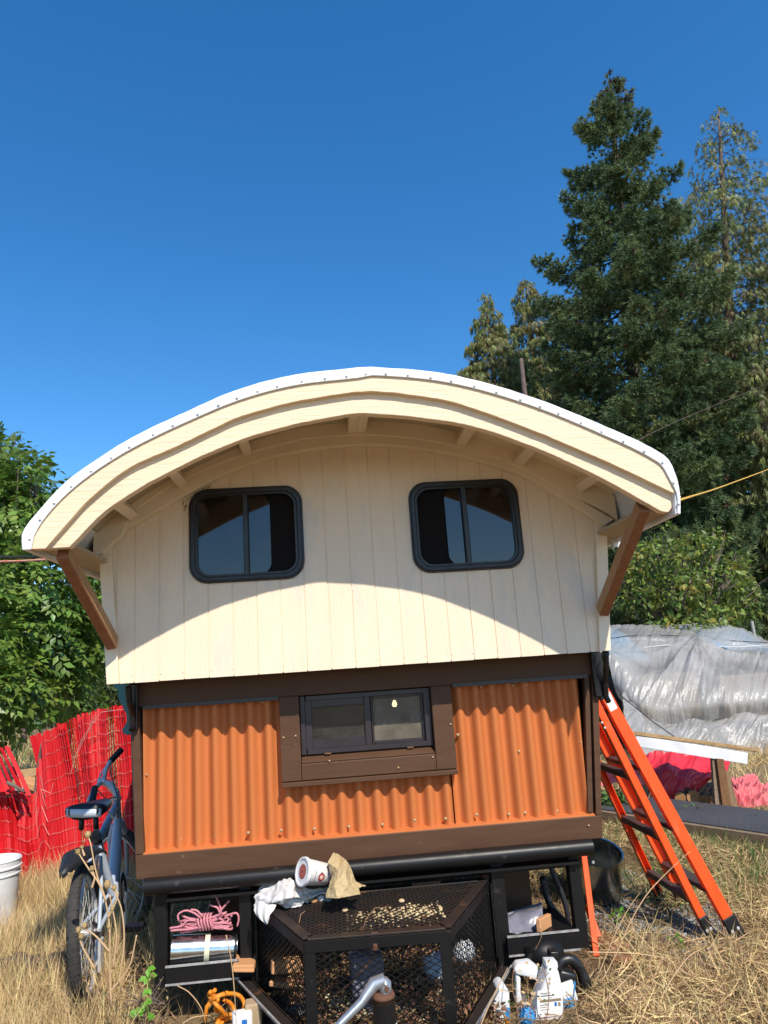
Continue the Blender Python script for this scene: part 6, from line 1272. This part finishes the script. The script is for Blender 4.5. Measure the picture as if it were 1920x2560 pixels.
# rag: a cloth lying in heaped folds over the back left corner of the lid
def heap(rows_px, Zs, n, m, seed, amp, fq, name, m_, lab, cat, ridge=1.0, solid=.0025, par=None):
    C_ = []
    for pts, zz in zip(rows_px, Zs):
        C_.append(spline(np.array([onZ(p, z_) for p, z_ in zip(pts, zz)]), n))
    C_ = np.array(C_); out = np.zeros((m, n, 3))
    for j in range(n): out[:, j] = spline(C_[:, j], m)
    nr = unit(np.cross(np.gradient(out, axis=1), np.gradient(out, axis=0))); nr[nr[..., 2] < 0] *= -1; d = np.zeros((m, n))
    for i in range(m):
        for j in range(n):
            p = Vector((i / m * fq + seed, j / n * fq * 1.3, seed * .3)); a1 = 1 - abs(mn.noise(p)) * 2.4; a2 = 1 - abs(mn.noise(p * 2.1 + Vector((3, 1, 0)))) * 2.2; d[i, j] = amp * (ridge * a1 + .45 * a2)
    k = G(); k.grid(out + nr * d[..., None]); o = k.build(name, m_, par, smooth=True, solid=solid); return tag(o, lab, cat)
R2 = lambda l: [r2(*p) for p in l]
heap([R2([(150, 400), (250, 310), (330, 330), (420, 400), (520, 395)]), R2([(95, 450), (190, 400), (300, 400), (400, 430), (530, 430)]), R2([(90, 500), (180, 470), (280, 470), (370, 470), (470, 450)]), R2([(80, 530), (170, 520), (260, 520), (340, 515), (400, 490)])],
     [[.46, .49, .49, .43, .42], [.44, .47, .49, .44, .42], [.42, .445, .46, .435, .415], [.40, .415, .415, .415, .412]], 120, 100, 4.2, .011, 4.6, 'cloth_rag', 'cloth', 'crumpled white rag with faint red print heaped on the back left of the cage lid', 'rag')
k = G(); V_ = []
cr = np.array([[onY(r2(*p), y_) for p, y_ in row] for row in ([((85, 500), .02), ((120, 480), .0), ((170, 500), -.02), ((215, 500), -.02)], [((85, 540), .0), ((120, 560), -.03), ((165, 550), -.05), ((200, 530), -.04)], [((110, 580), -.01), ((130, 590), -.04), ((160, 590), -.06), ((175, 560), -.05)], [((150, 605), -.03), ((158, 618), -.045), ((166, 615), -.055), ((170, 590), -.05)])])
cr = spline_rows = np.array([spline(r, 16) for r in cr]); cr = np.stack([spline(cr[:, j], 20) for j in range(16)], 1); cr[..., 1] += .006 * np.sin(np.arange(16) * 1.1)[None, :]; k.grid(cr); tag(k.build('cloth_rag', 'cloth', None, smooth=True, solid=.002), 'corner of a white rag hanging down over the left edge of the cage lid', 'rag')
# paper bag: faceted crumple
bag = empty('paper_bag', onZ(r2(610, 430), HC), 'crumpled tan paper bag with a torn open top beside the white tub', 'paper bag')
bp_ = {}
def bp3(x, y, Y_): return onY(r2(x, y), Y_ - .15)
vs = [bp3(555, 190, .17), bp3(520, 250, .12), bp3(540, 330, .10), bp3(510, 460, .04), bp3(600, 215, .19), bp3(585, 300, .06), bp3(625, 232, .12), bp3(660, 290, .13), bp3(685, 370, .12), bp3(745, 392, .14), bp3(700, 405, .08), bp3(712, 440, .03), bp3(640, 390, .02), bp3(575, 465, .0), bp3(560, 380, .02), bp3(620, 300, .045)]
fs = [(0, 1, 5), (1, 2, 5), (0, 5, 4), (2, 14, 5), (2, 3, 14), (3, 13, 14), (14, 13, 12), (14, 12, 15), (5, 14, 15), (5, 15, 6), (4, 5, 6), (6, 15, 7), (7, 15, 12), (7, 12, 8), (8, 12, 10), (8, 10, 9), (12, 11, 10), (12, 13, 11)]
k = G(); k.add(vs, fs); o = k.build('bag_paper', 'paper_bag', bag); md = o.modifiers.new('subdivision', 'SUBSURF'); md.subdivision_type = 'SIMPLE'; md.levels = 4; md.render_levels = 4
tx = bpy.data.textures.new('paper crumple', 'CLOUDS'); tx.noise_scale = .035; tx.noise_depth = 2; md = o.modifiers.new('displace', 'DISPLACE'); md.texture = tx; md.strength = .014; md.texture_coords = 'GLOBAL'; md.mid_level = .5
md = o.modifiers.new('solidify', 'SOLIDIFY'); md.thickness = .0012
for i, (q, s_, m_) in enumerate(((r2(405, 470), .014, 'paper_bag'), (r2(440, 478), .012, 'wood_new'), (r2(480, 465), .016, 'cloth'), (r2(500, 440), .014, 'litter_pale'), (r2(455, 440), .014, 'pink_tarp'), (r2(520, 470), .013, 'gravel'))):
    tag(crumple(onZ(q, HC + .012), (s_, s_, s_ * .6), i + 2, m_, 'food_scrap'), ['tan crumb of paper nearest the rag on the lid', 'orange paper crumb between rag and bag', 'pale rag scrap under the white tub', 'dry husk scrap tucked under the tub', 'pinkish scrap under the tub rim', 'grey gritty scrap at the foot of the paper bag'][i], 'scrap')
for i, q in enumerate((r2(958, 478), r2(622, 532))):
    k = G(); k.lathe([(0, .004), (.010, .003), (.012, 0), (0, -.001)], onZ(q, HC + .008), Rx(.2), 9); tag(k.build('seed_husk', 'litter_pale'), ['pale husk lying alone near the back of the cage lid', 'pale husk lying alone left of the centre of the cage lid'][i], 'husk')
# arched dead stems rising through the lid
for i, A in enumerate(([(725, 665, .40), (745, 590, .44), (800, 520, .46), (860, 520, .45), (905, 580, .41)], [(350, 610, .41), (360, 560, .43), (385, 540, .44)])):
    k = G(); k.tube([onZ(r2(a, b), h_) for a, b, h_ in A], .0018, 5); tag(k.build('dry_stem', 'straw_dark'), ['thin dead stem arching over the middle of the cage lid', 'short dead stem arching at the left of the cage lid'][i], 'stem')

# ================================================================== TRAY CONTENTS
p0 = onY(r1(1018, 880), .16); p1 = onY(r1(1405, 862), .19); dct = empty('sheet_metal_duct', (p0 + p1) / 2 - [0, 0, .075], 'shiny galvanised duct pipe lying on the left tray', 'duct')
k = G(); R_ = .052; axd = unit(p1 - p0); zx = unit(np.cross([0, 0, 1], axd)); Rd = Matrix([list(zx), list(np.cross(axd, zx)), list(axd)]).transposed(); L_ = np.linalg.norm(p1 - p0); cz_ = np.array([0, 0, -.005])
k.lathe([(R_ - .002, 0), (R_, 0), (R_, L_), (R_ - .002, L_)], p0 + cz_, Rd, 40); k.build('duct_tube', 'duct', dct, smooth=True, angle=40)
k = G(); k.lathe([(R_ + .0006, -.010), (R_ + .0012, -.009), (R_ + .0012, .009), (R_ + .0006, .010)], p0 + axd * L_ * .54 + cz_, Rd, 40); k.build('tape_band', 'tape', dct, smooth=True)
k = G(); k.lathe([(R_ + .001, 0), (R_ + .004, .001), (R_ + .004, .010), (R_ + .001, .011)], p0 + axd * (L_ - .012) + cz_, Rd, 40); k.build('end_collar', 'black_plastic', dct, smooth=True)
rp_ = empty('rope_hank', onY(r1(1240, 760), .2), 'pink braided rope gathered into a loose hank on top of the duct', 'rope')
ctr = onY(r1(1215, 722), .17)
for i in range(14):
    a = rnd.uniform(-.02, .02); hx = .085 + rnd.uniform(-.02, .02); pts = []
    for t in np.linspace(0, 2 * math.pi, 22, endpoint=False):
        pinch = .35 + .65 * abs(math.cos(t)) ** 1.2
        pts.append(ctr + [hx * math.cos(t) + a, rnd.uniform(-.003, .003) + .035 * math.sin(t) * pinch + rnd.uniform(-.01, .01) * 0, .020 * math.sin(t + i) * pinch + (i % 5 - 2) * .006 + .004 * math.sin(3 * t + i)])
    P_ = np.array(pts); k = G(); k.tube(P_, .0042, 6, closed=True, cap=False); k.build('rope_strand', 'pink_rope', rp_, smooth=True)
for x in (0, .012, .024, .036, .048):
    k = G(); k.tube([ctr + [x - .02 + .004 * math.sin(t * 2), .034 * math.cos(t), .030 * math.sin(t) + .002] for t in np.linspace(0, 2 * math.pi, 16, endpoint=False)], .0045, 6, closed=True, cap=False); k.build('rope_wrap', 'pink_rope', rp_, smooth=True)
for A in ([(1060, 720), (1055, 680), (1100, 655), (1150, 670), (1190, 700)], [(1130, 650), (1165, 655), (1200, 690)], [(1010, 775), (1060, 770), (1130, 765), (1200, 750)], [(1005, 760), (1080, 745), (1110, 715), (1160, 715)], [(1280, 570), (1300, 620), (1310, 660), (1290, 690)], [(1240, 620), (1290, 640), (1300, 665)], [(1360, 595), (1320, 640), (1300, 670)], [(1330, 690), (1400, 670), (1415, 700), (1405, 750)]):
    k = G(); k.tube(spline(np.array([onY(r1(*p), .14) for p in A]), 14), .0042, 6); k.build('rope_strand', 'pink_rope', rp_, smooth=True)
# right tray
S3 = lambda l: [z3(*p) for p in l]
bx_ = empty('plastic_tray', onY(z3(250, 640), .16), 'cracked grey translucent plastic packaging tray tilted in the right tray', 'packaging')
g_ = [[onY(z3(*p), y_) for p, y_ in row] for row in ([((120, 555), .30), ((200, 525), .32), ((280, 500), .33), ((355, 480), .34)], [((125, 575), .20), ((205, 555), .21), ((285, 535), .22), ((360, 505), .23)], [((140, 610), .17), ((215, 625), .17), ((300, 610), .18), ((368, 560), .20)], [((160, 650), .15), ((230, 655), .15), ((320, 640), .16), ((380, 590), .18)])]
cr = np.array([spline(np.array(r), 30) for r in g_]); cr = np.stack([spline(cr[:, j], 30) for j in range(30)], 1); uu, vv = np.meshgrid(np.linspace(0, 1, 30), np.linspace(0, 1, 30)); cr[..., 1] += .022 * np.exp(-(((uu - .4) / .16) ** 2 + ((vv - .6) / .2) ** 2)) - .012 * np.exp(-(((uu - .7) / .1) ** 2 + ((vv - .7) / .2) ** 2)) + .005 * np.sin(uu * 20)
k = G(); k.grid(cr); k.build('moulded_shell', 'grey_plastic', bx_, smooth=True, solid=.003); k = G(); k.tube(cr[2], .006, 6); k.build('rolled_rim', 'grey_plastic', bx_, smooth=True)
k = G(); k.beam(onY(z3(335, 610), .12), onY(z3(400, 575), .2), .02, .05, ch=.003); tag(k.build('wood_offcut', 'wood_new'), 'short grey and orange block leaning out of the right tray', 'offcut')
k = G(); k.box(onY(z3(430, 610), .26) , (.14, .14, .012), Ry(.35), ch=.002); tag(k.build('board_scrap', 'plywood'), 'brown board scrap slanting inside the right tray', 'board')
k = G(); k.tube([onY(z3(350, 620), .10), onY(z3(352, 680), .07), onY(z3(320, 745), .08), onY(z3(312, 800), .09)], .0016, 5); tag(k.build('dry_stem', 'straw_dark'), 'thin dead stem hanging down over the right tray lip', 'stem')
k = G(); k.tube(spline(np.array([onY(z3(*p), .40) for p in [(395, 240), (430, 330), (470, 420), (500, 520), (510, 600)]]), 12), .012, 8); k.tube(spline(np.array([onY(z3(*p), .42) for p in [(360, 330), (400, 480), (460, 560), (540, 640)]]), 12), .016, 8); tag(k.build('cable_bundle', 'black_cable', None, smooth=True), 'thick black cables hanging under the floor behind the right tray', 'cables')
# jugs below the right tray
JZ = lambda x, y: (1220 + x / 5.925, 2360 + y / 5.925)
def jprism(poly, Y_, th, name, m_, par, bev=.012):
    k = G(); k.prism([(p[0], p[2]) for p in (onY(JZ(*q), Y_) for q in poly)], Y_, Y_ + th); o = k.build(name, m_, par, bev=bev); o.modifiers['bevel'].segments = 3; o.data.polygons.foreach_set('use_smooth', [True] * len(o.data.polygons)); return o
YJ = -.20
jug = empty('oil_jug', onY(JZ(900, 1000), YJ), 'white plastic oil jug with capped neck and paper label under the right tray', 'jug')
jprism([(690, 1600), (695, 1000), (720, 870), (860, 480), (880, 370), (1030, 370), (1060, 430), (1120, 700), (1140, 1600)], YJ, .08, 'jug_body', 'white_plastic', jug)
jprism([(860, 330), (858, 265), (1030, 262), (1040, 330), (1035, 378), (875, 372)], YJ + .012, .05, 'cap', 'white_plastic', jug, .004)
q4 = [onY(JZ(*p), YJ - .0015) for p in ((735, 690), (1105, 690), (1110, 1090), (712, 1090))]; k = G(); k.prism([(p[0], p[2]) for p in q4], YJ - .0018, YJ - .0004); k.build('label', 'label', jug)
text_mesh('lettering', 'Mobil 1', .012, lambda a, b: onY(JZ(850, 735), YJ - .0024) + [a, 0, b], 'ink', jug)
for (xa, xb_, yy, hh, m_) in ((780, 945, 768, 8, 'ink'), (770, 1085, 835, 26, 'wood_grey'), (775, 900, 905, 6, 'ink'), (775, 870, 940, 6, 'wood_grey'), (775, 910, 975, 5, 'wood_grey'), (985, 1020, 890, 40, 'ink_blue'), (1040, 1075, 890, 40, 'wood_grey'), (745, 1085, 1080, 6, 'ink_red')):
    a_ = onY(JZ(xa, yy), YJ - .0022); b_ = onY(JZ(xb_, yy), YJ - .0022); k = G(); k.box((a_ + b_) / 2, (abs(b_[0] - a_[0]), .0006, hh / 5.925 / F * 3.3)); k.build('print_block', m_, jug)
jug2 = empty('oil_jug', onY(JZ(500, 800), YJ + .02), 'grey white jug with arched handle leaning behind the labelled jug', 'jug')
jprism([(385, 380), (440, 300), (640, 275), (1000, 560), (1090, 640), (1080, 700), (740, 560), (600, 500), (420, 460)], YJ + .085, .05, 'handle_shoulder', 'white_plastic', jug2, .014)
jprism([(415, 450), (490, 500), (490, 700), (520, 900), (420, 900)], YJ + .09, .04, 'handle', 'white_plastic', jug2, .008); jprism([(420, 880), (760, 850), (760, 1600), (430, 1600)], YJ + .09, .08, 'jug_body', 'grey_plastic', jug2)
jug3 = empty('fuel_can', onY(JZ(1250, 900), -.03), 'big black plastic can with a looped handle behind the white jug', 'can')
k = G(); po = [JZ(*p) for p in ((1060, 480), (1080, 420), (1330, 470), (1300, 640), (1320, 1600), (1090, 1600))]; jprism([(1050, 420), (1100, 395), (1330, 450), (1345, 640), (1360, 1600), (1060, 1600)], -.05, .09, 'can_body', 'black_plastic', jug3)
k = G(); k.tube(spline(np.array([onY(JZ(*p), -.01) for p in ((1060, 420), (1050, 300), (1130, 235), (1240, 230), (1330, 320), (1400, 460), (1450, 620), (1470, 900), (1475, 1500))]), 30), [.020]*12 + [.024]*18, 12); k.build('handle', 'black_plastic', jug3, smooth=True)
jprism([(930, 230), (925, 120), (1050, 120), (1055, 230)], -.05, .05, 'spout_cap', 'black_plastic', jug3, .004)
k = G(); k.box(onY(JZ(1240, 1050), -.09), (.052, .03, .12), Ry(-.25), ch=.004); tag(k.build('blue_carton', 'blue_plastic'), 'bright blue printed carton right of the white jug', 'carton')
text_mesh('lettering', 'WaterSeal', .014, lambda a, b: onY(JZ(1255, 1000), -.107) + [a, 0, b], 'label', bpy.data.objects['blue_carton'])
k = G(); k.box(onY(JZ(1190, 720), -.09), (.055, .012, .075), Ry(-.2), ch=.002); o = k.build('white_carton', 'label'); tag(o, 'white and blue carton corner behind the white jug', 'carton'); k = G(); q = onY(JZ(1265, 710), -.092); k.box(q, (.005, .013, .072), Ry(.25)); k.build('blue_edge', 'blue_plastic', o)
jug4 = empty('tall_bottle', onY(JZ(220, 1000), -.2), 'pale bottle with blue and orange label at the foot of the middle post', 'bottle')
jprism([(75, 1600), (80, 900), (130, 640), (190, 590), (240, 600), (320, 720), (335, 1600)], YJ, .07, 'bottle_body', 'white_plastic', jug4)
q = onY(JZ(300, 1140), YJ - .001); k = G(); k.prism([(onY(JZ(*p), YJ)[0], onY(JZ(*p), YJ)[2]) for p in ((240, 1050), (330, 1180), (330, 1300), (240, 1300))], YJ - .001, YJ); k.build('label', 'orange_cord', jug4); k = G(); k.prism([(onY(JZ(*p), YJ)[0], onY(JZ(*p), YJ)[2]) for p in ((270, 930), (325, 950), (325, 1150), (250, 1040))], YJ - .001, YJ); k.build('label', 'blue_plastic', jug4)
k = G(); k.lathe([(.05, 0), (.055, 0), (.055, .15), (.05, .15)], onY(JZ(560, 215), .12), Ry(math.radians(80)), 24); tag(k.build('grey_pipe', 'black_steel', None, smooth=True), 'short grey pipe lying in shade just under the right tray', 'pipe')
o = crumple(onY(JZ(580, 1100), -.22), (.035, .02, .04), 21, 'blue_plastic', 'printed_wrapper'); o.scale = (.8, .8, .8); tag(o, 'crumpled dark blue printed wrapper between the pale bottle and labelled jug', 'wrapper')
# orange cord and a box bottom left
oc = empty('extension_cord', onZ((640, 2550), .02), 'tangle of orange extension cord on the ground behind the left drawbar', 'cord')
CZ = lambda x, y: (380 + x / 4.366, 2420 + y / 4.366)
for A, m_ in (([(590, 520), (600, 420), (700, 320), (830, 280), (950, 300), (1010, 400), (980, 500), (1000, 600)], 'orange_cord'), ([(780, 340), (850, 380), (900, 460), (915, 560)], 'orange_cord'), ([(700, 620), (760, 540), (860, 510), (920, 530)], 'orange_cord'), ([(720, 640), (800, 570), (880, 540)], 'orange_cord'), ([(640, 260), (620, 300), (700, 400), (780, 500), (700, 560)], 'orange_cord'), ([(690, 240), (640, 290), (720, 330), (690, 450), (760, 480)], 'orange_cord')):
    k = G(); P_ = np.array([onY(CZ(*p), -.02 + .03 * math.sin(i * 2.1)) for i, p in enumerate(A)]); k.tube(spline(P_, 24), .0075, 8); k.build('cord_loop', m_, oc, smooth=True)
k = G(); k.tube([onY(CZ(575, 590), -.02), onY(CZ(600, 420), -.02), onY(CZ(700, 310), -.02), onY(CZ(830, 270), -.02)], .008, 8); k.build('cord_loop', 'orange_cord', oc, smooth=True)
k = G(); k.box(onY(CZ(985, 610), -.12), (.07, .05, .08), Rz(.2), ch=.004); o = k.build('white_box', 'label'); tag(o, 'white printed box by the orange cord behind the left drawbar', 'box'); k = G(); k.box(onY(CZ(1010, 590), -.148), (.018, .002, .014)); k.build('printed_logo', 'ink_blue', o); k = G(); k.box(onY(CZ(1110, 560), -.08), (.06, .06, .12), Rz(.1), ch=.004); tag(k.build('brown_box', 'cardboard'), 'brown cardboard box beside the white printed box', 'box')
# ================================================================== FOREGROUND WEEDS
wd = empty('dried_weed', onZ((278, 2545), 0), 'tall dried weed with round seed heads standing in front of the bicycle', 'dried plant')
YW = -.12
stems = [[(660, 1230), (650, 1000), (650, 780), (630, 620), (570, 430), (535, 250), (520, 205)], [(628, 600), (590, 500), (520, 400), (465, 315)], [(640, 700), (700, 560), (670, 525)], [(545, 520), (560, 460), (545, 408)], [(700, 1100), (735, 850), (720, 650), (672, 530), (655, 505)], [(650, 900), (560, 800), (500, 765)], [(560, 1000), (480, 850), (470, 780)], [(670, 1000), (690, 800), (650, 560)], [(500, 330), (490, 300), (485, 282)], [(640, 1150), (760, 1000), (810, 800)]]
for A in stems: k = G(); k.tube(spline(np.array([onY(r1(*p), YW) for p in A]), 18), [.0045 - .0022 * i / 17 for i in range(18)], 6); k.build('stem', 'straw', wd, smooth=True)
for (x_, y_, s_) in ((520, 205, 1.0), (462, 308, .85), (545, 408, .85), (635, 500, 1.15), (676, 520, .8), (665, 645, .7), (500, 745, .9), (465, 770, .95), (480, 810, .9), (485, 280, .55), (645, 750, .7), (410, 440, .5)):
    c = onY(r1(x_, y_), YW); r_ = .0105 * s_; k = G(); k.lathe([(.002, -1.3 * r_), (.6 * r_, -1.0 * r_), (r_, -.2 * r_), (.95 * r_, .5 * r_), (.7 * r_, .9 * r_), (.85 * r_, 1.15 * r_), (0, 1.0 * r_)], c, Rx(rnd.uniform(-.3, .3)), 12)
    for j in range(12): a = rnd.uniform(0, 6.28); d = np.array([math.cos(a), math.sin(a) * .6, rnd.uniform(-.6, 1)]); k.beam(c + d * r_ * .8, c + d * r_ * 1.5, .0012, .0012)
    k.build('seed_head', 'seed', wd, smooth=True)
vn = empty('green_vine', onZ(r1(870, 1300), 0), 'bright green vine climbing in front of the left black post', 'vine'); k = G(); k.tube([onY(r1(*p), .02) for p in ((880, 1310), (875, 1180), (885, 1080), (880, 985))], .0022, 5); k.build('stem', 'vine', vn)
for (x_, y_, n_) in ((880, 995, 3), (865, 1045, 3), (885, 1040, 2), (880, 1120, 4), (860, 1190, 3), (800, 1240, 3), (820, 1255, 3), (876, 1285, 2)):
    for j in range(n_):
        c = onY(r1(x_, y_), .02); a = rnd.uniform(-2.6, .6); d = unit(np.array([math.cos(a), -.3, math.sin(a) * .6])); s_ = np.cross(d, unit(np.array([rnd.uniform(-.3, .3), -1, .7]))); s_ = unit(s_); nn = np.cross(s_, d); L_ = rnd.uniform(.022, .034)
        k = G(); k.add([c, c + d*L_*.4 + s_*L_*.36 + nn*.003, c + d*L_*.45, c + d*L_*.4 - s_*L_*.36 + nn*.003, c + d*L_*.8 + s_*L_*.16, c + d*L_*.8 - s_*L_*.16, c + d*L_], [(0, 1, 2), (0, 2, 3), (1, 4, 6, 2), (2, 6, 5, 3)]); k.build('leaf', 'vine', vn)
leafy('twiggy_weed', 'dead brown twiggy weed beside the left trailer post', 'weed', [(*onY(r1(830, 1100), .05), .10, .08, .12), (*onY(r1(900, 1220), .05), .08, .06, .08)], 60, .02, 'straw_dark', tr=.03, stems=12, seed=81, base=onZ(r1(860, 1330), 0) * [1, 0, 1] + [0, .05, 0], compound=False, tips=0)
for i, (A, Y_, lb) in enumerate(((S3([(0, 1190), (60, 1050), (160, 850)]), -.55, 'single pale straw crossing the right drawbar'), (S3([(690, 950), (790, 760), (860, 600), (960, 430), (1080, 300), (1210, 180)]), -.1, 'long pale grass stalk curving up across the ladder'), (S3([(640, 1000), (760, 700), (850, 520), (920, 420)]), .0, 'shorter pale grass stalk left of the long one'),
                                 (S3([(1010, 1100), (1090, 940), (1200, 790), (1280, 740)]), -.2, 'stiff pale stalk with seed head lying low at the right'), (S3([(620, 760), (900, 770), (1100, 800)]), -.1, 'pale stalk lying level across the gravel'), (S3([(640, 1120), (760, 1000), (900, 860)]), -.2, 'pale stalk crossing the straw in the right foreground'),
                                 ([r1(*p) for p in ((1050, 1100), (1120, 1140), (1190, 1230), (1220, 1330))], -.1, 'thin straw hanging in an arc below the left tray'), ([r1(*p) for p in ((1340, 800), (1370, 950), (1390, 1150), (1400, 1327))], -.15, 'upright hair thin straw in front of the left tray'), ([r1(*p) for p in ((1080, 1327), (1140, 1290), (1250, 1275))], -.2, 'short seeded straw at the bottom left of the cage'))):
    k = G(); P_ = spline(np.array([onY(p, Y_) for p in A]), 20); k.tube(P_, [.0022] * 14 + [.0018, .0016, .0014, .0012, .001, .0008], 5); o = tag(k.build('grass_stalk', 'straw', None, smooth=True), lb, 'stalk')
YD = -.28
for i, (A, lb) in enumerate(((((860, 1200), (900, 800), (870, 560), (820, 380)), 'dead twiggy stem with curled leaves before the labelled jug'), (((640, 1150), (620, 900), (690, 620), (800, 400)), 'thin dead stem with yellow leaves left of the labelled jug'), (((470, 1200), (420, 900), (360, 640), (390, 280)), 'tangle of dead stems before the pale bottle'))):
    root = empty('dead_weed', onY(JZ(*A[0]), YD), lb, 'weed'); P_ = spline(np.array([onY(JZ(*p), YD) for p in A]), 16); k = G(); k.tube(P_, .0016, 5); k.build('stem', 'straw_dark', root)
    for j in range(9):
        q = P_[rnd.randrange(4, 16)]; d = unit(np.array([rnd.uniform(-1, 1), -.2, rnd.uniform(-.2, 1)])) * rnd.uniform(.015, .04); k = G(); k.tube([q, q + d * .6, q + d + [0, 0, -.006]], .0009, 4); s_ = unit(np.cross(d, [0, 1, 0])) * .005; e = q + d; k.add([e, e + d * .3 + s_, e + d * .6, e + d * .3 - s_], [(0, 1, 2), (0, 2, 3)]); k.build('twig', 'straw' if j % 3 else 'weed', root)

# brown scrape marks on the siding above the left gable window
k = G()
for i in range(46):
    a_ = rnd.random(); q = (850 + 125 * a_ + rnd.uniform(-8, 8), 690 - 62 * a_ ** .6 + rnd.uniform(-14, 14)) if i % 3 else (852 + rnd.uniform(-8, 8), rnd.uniform(640, 735)); c = onY(z1(*q), -.0008); s_ = rnd.uniform(.002, .006); k.box(c, (s_ * rnd.uniform(.4, 1), .0006, s_ * rnd.uniform(.8, 2.4)), Ry(rnd.uniform(-.6, .6)))
o = k.build('scrape_marks', 'wood_post2', wagon); o['kind'] = 'stuff'
# shared group phrases for repeats
GR = dict(spruce_tree='conifers behind the wagon', cedar_tree='conifers behind the wagon', evergreen_tree='conifers behind the wagon', walnut_tree='walnut foliage at the left', scrub_bush='bushes on the far left bank', pink_tarp='pink tarps on the ground', weed_plant='green weeds round the platform', rope='ropes stretched through the yard',
          grass_stalk='tall single grass stalks', wood_offcut='timber offcuts about the trailer', plastic_scrap='plastic scraps in the cage', food_scrap='scraps on the cage lid', seed_husk='husks on the cage lid', dry_stem='dead stems on the trailer', oil_jug='jugs under the right tray', dead_weed='dead weeds before the jugs', cloth_rag='white rag on the cage', brick_piece='terracotta bricks on the gravel')
for o in list(bpy.data.objects):
    b = o.name.split('.')[0]
    if o.parent is None and b in GR and 'label' in o and o.get('kind') != 'stuff': o['group'] = GR[b]
